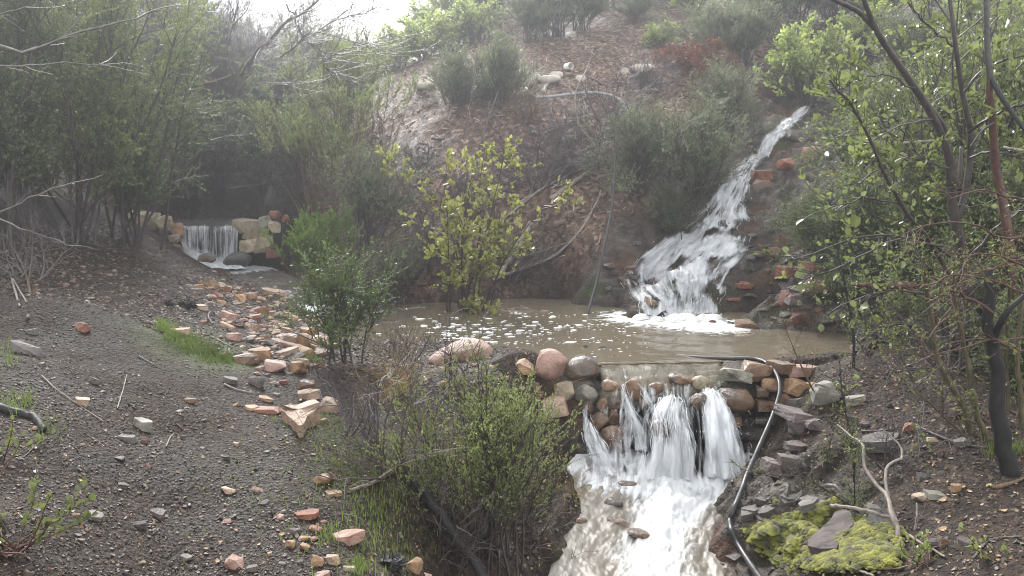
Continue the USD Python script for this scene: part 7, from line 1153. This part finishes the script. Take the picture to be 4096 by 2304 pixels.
# charred lumps
for cr, x_, y_, w_, h_, lb in (("7", 1800, 1250, 380, 270, "charred crumbling lump at the bottom beside the long orange stone"), ("2", 470, 520, 250, 170, "burnt black clump on the left bank above the cream stone"), ("2", 235, 520, 130, 90, "small burnt clump left of the bigger one on the left bank")):
    u, v = S_(cr, x_, y_); c = hit(u, v + h_ * .3 * CROPS[cr][2]); pm = px(c[1]) * CROPS[cr][2]; rb = np.random.default_rng(int(x_)); vv, ff = stone(rb, w_ * pm, w_ * pm * .7, h_ * pm * .7, "boulder")
    for s in (9, 22): vv = vv * (1 + (meshkit.noise(vv * s / (w_ * pm) + 3, 4) - .5)[:, None] * .5)
    x = thing("charred_lump", lb, "charcoal", c + [0, 0, h_ * pm * .12]); obj("char", vv, ff, BK["black"], x, smooth=False)
    S = path(rb, rb.normal(0, w_ * pm * .2, (26, 3)) * [1, 1, .3], rb.normal(0, 1, (26, 3)) + [0, 0, .5], w_ * pm * .5, 5, .2, 0); vv, ff = tubes(S, .004, .002, 4); obj("twigs", vv, ff, BK["black"], x)

# ------------------------------------------------------------------ mossy outcrop at the lower right
mo = thing("mossy_outcrop", "purple-grey slate outcrop with bright yellow-green moss beside the hose", "rock outcrop", hit(*S_("6", 1900, 950))); O = np.array(UsdGeom.Xformable(mo).GetLocalTransformation().ExtractTranslation())
MOSS = mat("yellow_green_moss", {"g": ("geometry", {}), "hm": ("map_range", {"to_min": .6, "to_max": 1.35}), "h": ("hsv", {}), "n": ("noise_texture", {"scale": 16.0, "detail": 5.0}), "r": ramp((.3, (.045, .034, .012)), (.4, (.075, .078, .008)), (.52, (.165, .17, .012)), (.72, (.33, .32, .022))), "n2": ("noise_texture", {"scale": 160.0, "detail": 4.0}), "b": ("bump", {"strength": 1.0, "distance": .012}), "p": ("principled_bsdf", {"roughness": .85, "specular_ior_level": .2, "sheen_weight": .2})}, [("g.position", "n.vector"), ("n.fac", "r.fac"), ("g.random_per_island", "hm.value"), ("hm.result", "h.value"), ("r.color", "h.color"), ("g.position", "n2.vector"), ("n2.fac", "b.height"), ("b.normal", "p.normal"), ("h.color", "p.base_color")], surface="p.BSDF")
def flake(outline, crop, thick, m, name, lift=.0, rough=.012, seed=0):
    """A slate plate: an outline in the picture laid on a tilted plane through the ground there."""
    u, v = S_(crop, [p[0] for p in outline], [p[1] for p in outline]); P = hit(u, v); c = P.mean(0); A = np.c_[P[:, :2] - c[:2], np.ones(len(P))]; k = np.linalg.lstsq(A, P[:, 2], rcond=None)[0]
    nrm_ = nrm(np.array([-k[0], -k[1], 1.0])); r = ray(u, v); o = np.array([c[0], c[1], k[2] + lift]); t = ((o - EYE) @ nrm_) / (r @ nrm_); T = EYE + r * t[:, None]
    n = len(T); mid = T.mean(0); inner = mid + (T - mid) * .55; lo = T - nrm_ * thick - (T - mid) * .06
    rb = np.random.default_rng(seed); inner += rb.normal(0, rough * .5, inner.shape); V = np.vstack([T, inner, mid + nrm_ * rough * .5, lo]) - O; i = np.arange(n); j = (i + 1) % n
    F = np.vstack([quads(np.stack([i, j, n + j, n + i], 1)), np.stack([n + i, n + j, np.full(n, 2 * n)], 1), quads(np.stack([2 * n + 1 + i, 2 * n + 1 + j, j, i], 1))])
    if np.cross(V[F[0, 1]] - V[F[0, 0]], V[F[0, 2]] - V[F[0, 0]]) @ nrm_ < 0: F = F[:, ::-1]
    obj(name, V, F, SM_[m], mo, smooth=False)
flake([(2080, 560), (2280, 640), (2300, 760), (2180, 880), (2110, 980), (2060, 1090), (1850, 1100), (1690, 1060), (1700, 980), (1850, 850), (1990, 720)], "6", .14, "purple", "rock_face", .07, .01, 1)
for q, (ol, m) in enumerate((([(1350, 470), (1480, 400), (1590, 420), (1540, 500), (1400, 520)], "grey"), ([(1570, 520), (1680, 430), (1830, 450), (1760, 520), (1600, 560)], "grey"), ([(1030, 600), (1150, 540), (1280, 580), (1150, 640), (1060, 650)], "dark"), ([(840, 600), (960, 560), (1050, 600), (960, 660), (850, 680)], "dark"), ([(1010, 470), (1100, 430), (1170, 470), (1080, 520)], "dark"), ([(1350, 1350), (1500, 1270), (1570, 1330), (1450, 1400)], "purple"), ([(1100, 1050), (1250, 990), (1300, 1050), (1180, 1110)], "dark"), ([(2350, 590), (2560, 560), (2580, 650), (2420, 680)], "grey"), ([(330, 1330), (480, 1250), (620, 1290), (500, 1380)], "dark"), ([(640, 1190), (760, 1140), (880, 1180), (760, 1250)], "dark"), ([(1800, 500), (1880, 470), (1950, 500), (1860, 560)], "grey"))):
    flake(ol, "6", .05, m, "slate_plate", .03, .008, 10 + q)
_dome = np.vstack([[[0, 0, .62]], [[.55 * math.cos(t), .55 * math.sin(t), .42] for t in np.arange(5) * 1.2566], [[math.cos(t + .6), math.sin(t + .6), -.1] for t in np.arange(5) * 1.2566]])
_domef = np.array([[0, 1 + i, 1 + (i + 1) % 5] for i in range(5)] + [[1 + i, 6 + i, 1 + (i + 1) % 5] for i in range(5)] + [[1 + (i + 1) % 5, 6 + i, 6 + (i + 1) % 5] for i in range(5)])
def moss(outline, seed, h=.03, keep=1.0):
    """A mat of moss tufts that thins out beyond its outline."""
    import shapely
    rm = np.random.default_rng(seed); pg = Polygon(outline); x0, y0, x1, y1 = pg.bounds; n = int((x1 - x0 + 90) * (y1 - y0 + 90) / 60)
    X, Y = rm.uniform(x0 - 45, x1 + 45, n), rm.uniform(y0 - 45, y1 + 45, n); dist = shapely.distance(shapely.points(X, Y), pg.boundary); sd = np.where(contains_xy(pg, X, Y), dist, -dist) + (meshkit.fbm(np.stack([X / 40, Y / 40, X * 0 + seed], -1), 3, seed) - .5) * 95
    ok = (sd > rm.normal(0, 12, n)) & (rm.random(n) < keep); X, Y, sd = X[ok], Y[ok], sd[ok]; u, v = S_("6", X, Y); P = hit(u, v); P = P + gnormal(P[:, 0], P[:, 1], .12) * (.012 + .022 * np.clip(sd / 60, 0, 1) + .018 * (h > .025) * np.clip(sd / 50, 0, 1))[:, None]
    s = rm.lognormal(math.log(.0105), .4, len(P)) * np.clip(.6 + sd / 70, .55, 1.25); V = (_dome[None] * s[:, None, None] * rm.uniform(.8, 1.25, (len(P), 11, 1)) + P[:, None]) - O
    F = (_domef[None] + (np.arange(len(P)) * 11)[:, None, None]).reshape(-1, 3); tag(obj("moss", V.reshape(-1, 3), F, MOSS, mo), kind="stuff")
for q, ol in enumerate(([(2000, 500), (2080, 450), (2200, 480), (2210, 550), (2090, 580), (2080, 640), (1980, 740), (1850, 860), (1700, 960), (1560, 960), (1540, 840), (1600, 720), (1700, 610), (1850, 550)], [(960, 860), (1150, 780), (1440, 790), (1560, 830), (1540, 880), (1400, 950), (1200, 1000), (980, 1030)], [(1480, 1020), (1650, 970), (1680, 1100), (1660, 1180), (1580, 1270), (1430, 1190)], [(2120, 930), (2220, 770), (2300, 790), (2280, 960), (2180, 1000)], [(2330, 760), (2480, 770), (2540, 900), (2500, 1000), (2300, 990)], [(2090, 1080), (2250, 1000), (2480, 1020), (2550, 1180), (2400, 1350), (2150, 1300)], [(1250, 1000), (1400, 930), (1460, 980), (1290, 1090)], [(1930, 1330), (2040, 1300), (2060, 1380), (1960, 1420)], [(1180, 510), (1300, 480), (1320, 520), (1250, 545)], [(2600, 900), (2800, 860), (2830, 960), (2640, 1000)], [(1380, 1380), (1480, 1370), (1470, 1430), (1390, 1430)], [(2450, 1050), (2700, 1000), (2860, 1150), (2760, 1350), (2500, 1350)], [(2750, 880), (2900, 850), (2950, 930), (2800, 960)], [(1700, 1200), (2000, 1150), (2150, 1300), (1950, 1400), (1750, 1330)])):
    moss(ol, 40 + q, (.035, .03, .03, .022, .022, .018, .02, .03, .02, .02, .02, .02, .02, .015)[q])

moss([(830, 870), (1300, 700), (1700, 600), (2300, 700), (2950, 900), (2900, 1350), (2300, 1440), (1400, 1420), (1000, 1080)], 77, .018, .12)
# ------------------------------------------------------------------ the mist that hangs over the valley
lo, hi = gv.min(0), gv.max(0); zt = max(hi[2] + 2.6, 11.6)
bx = np.array([[sx * 130.0, sy * 130.0, sz] for sz in (lo[2] - 1.0, zt) for sy in (-1, 1) for sx in (-1, 1)])
bf = quads([[0, 2, 3, 1], [4, 5, 7, 6], [0, 1, 5, 4], [2, 6, 7, 3], [0, 4, 6, 2], [1, 3, 7, 5]])
HAZE = mat("thin_mist", {"v": ("principled_volume", {"color": (.93, .95, 1.0), "density": .0037, "anisotropy": .75})}, [], volume="v.volume")
tag(obj("haze", bx, bf, HAZE, smooth=False), "thin white mist thickening up the valley", None, None, "stuff")
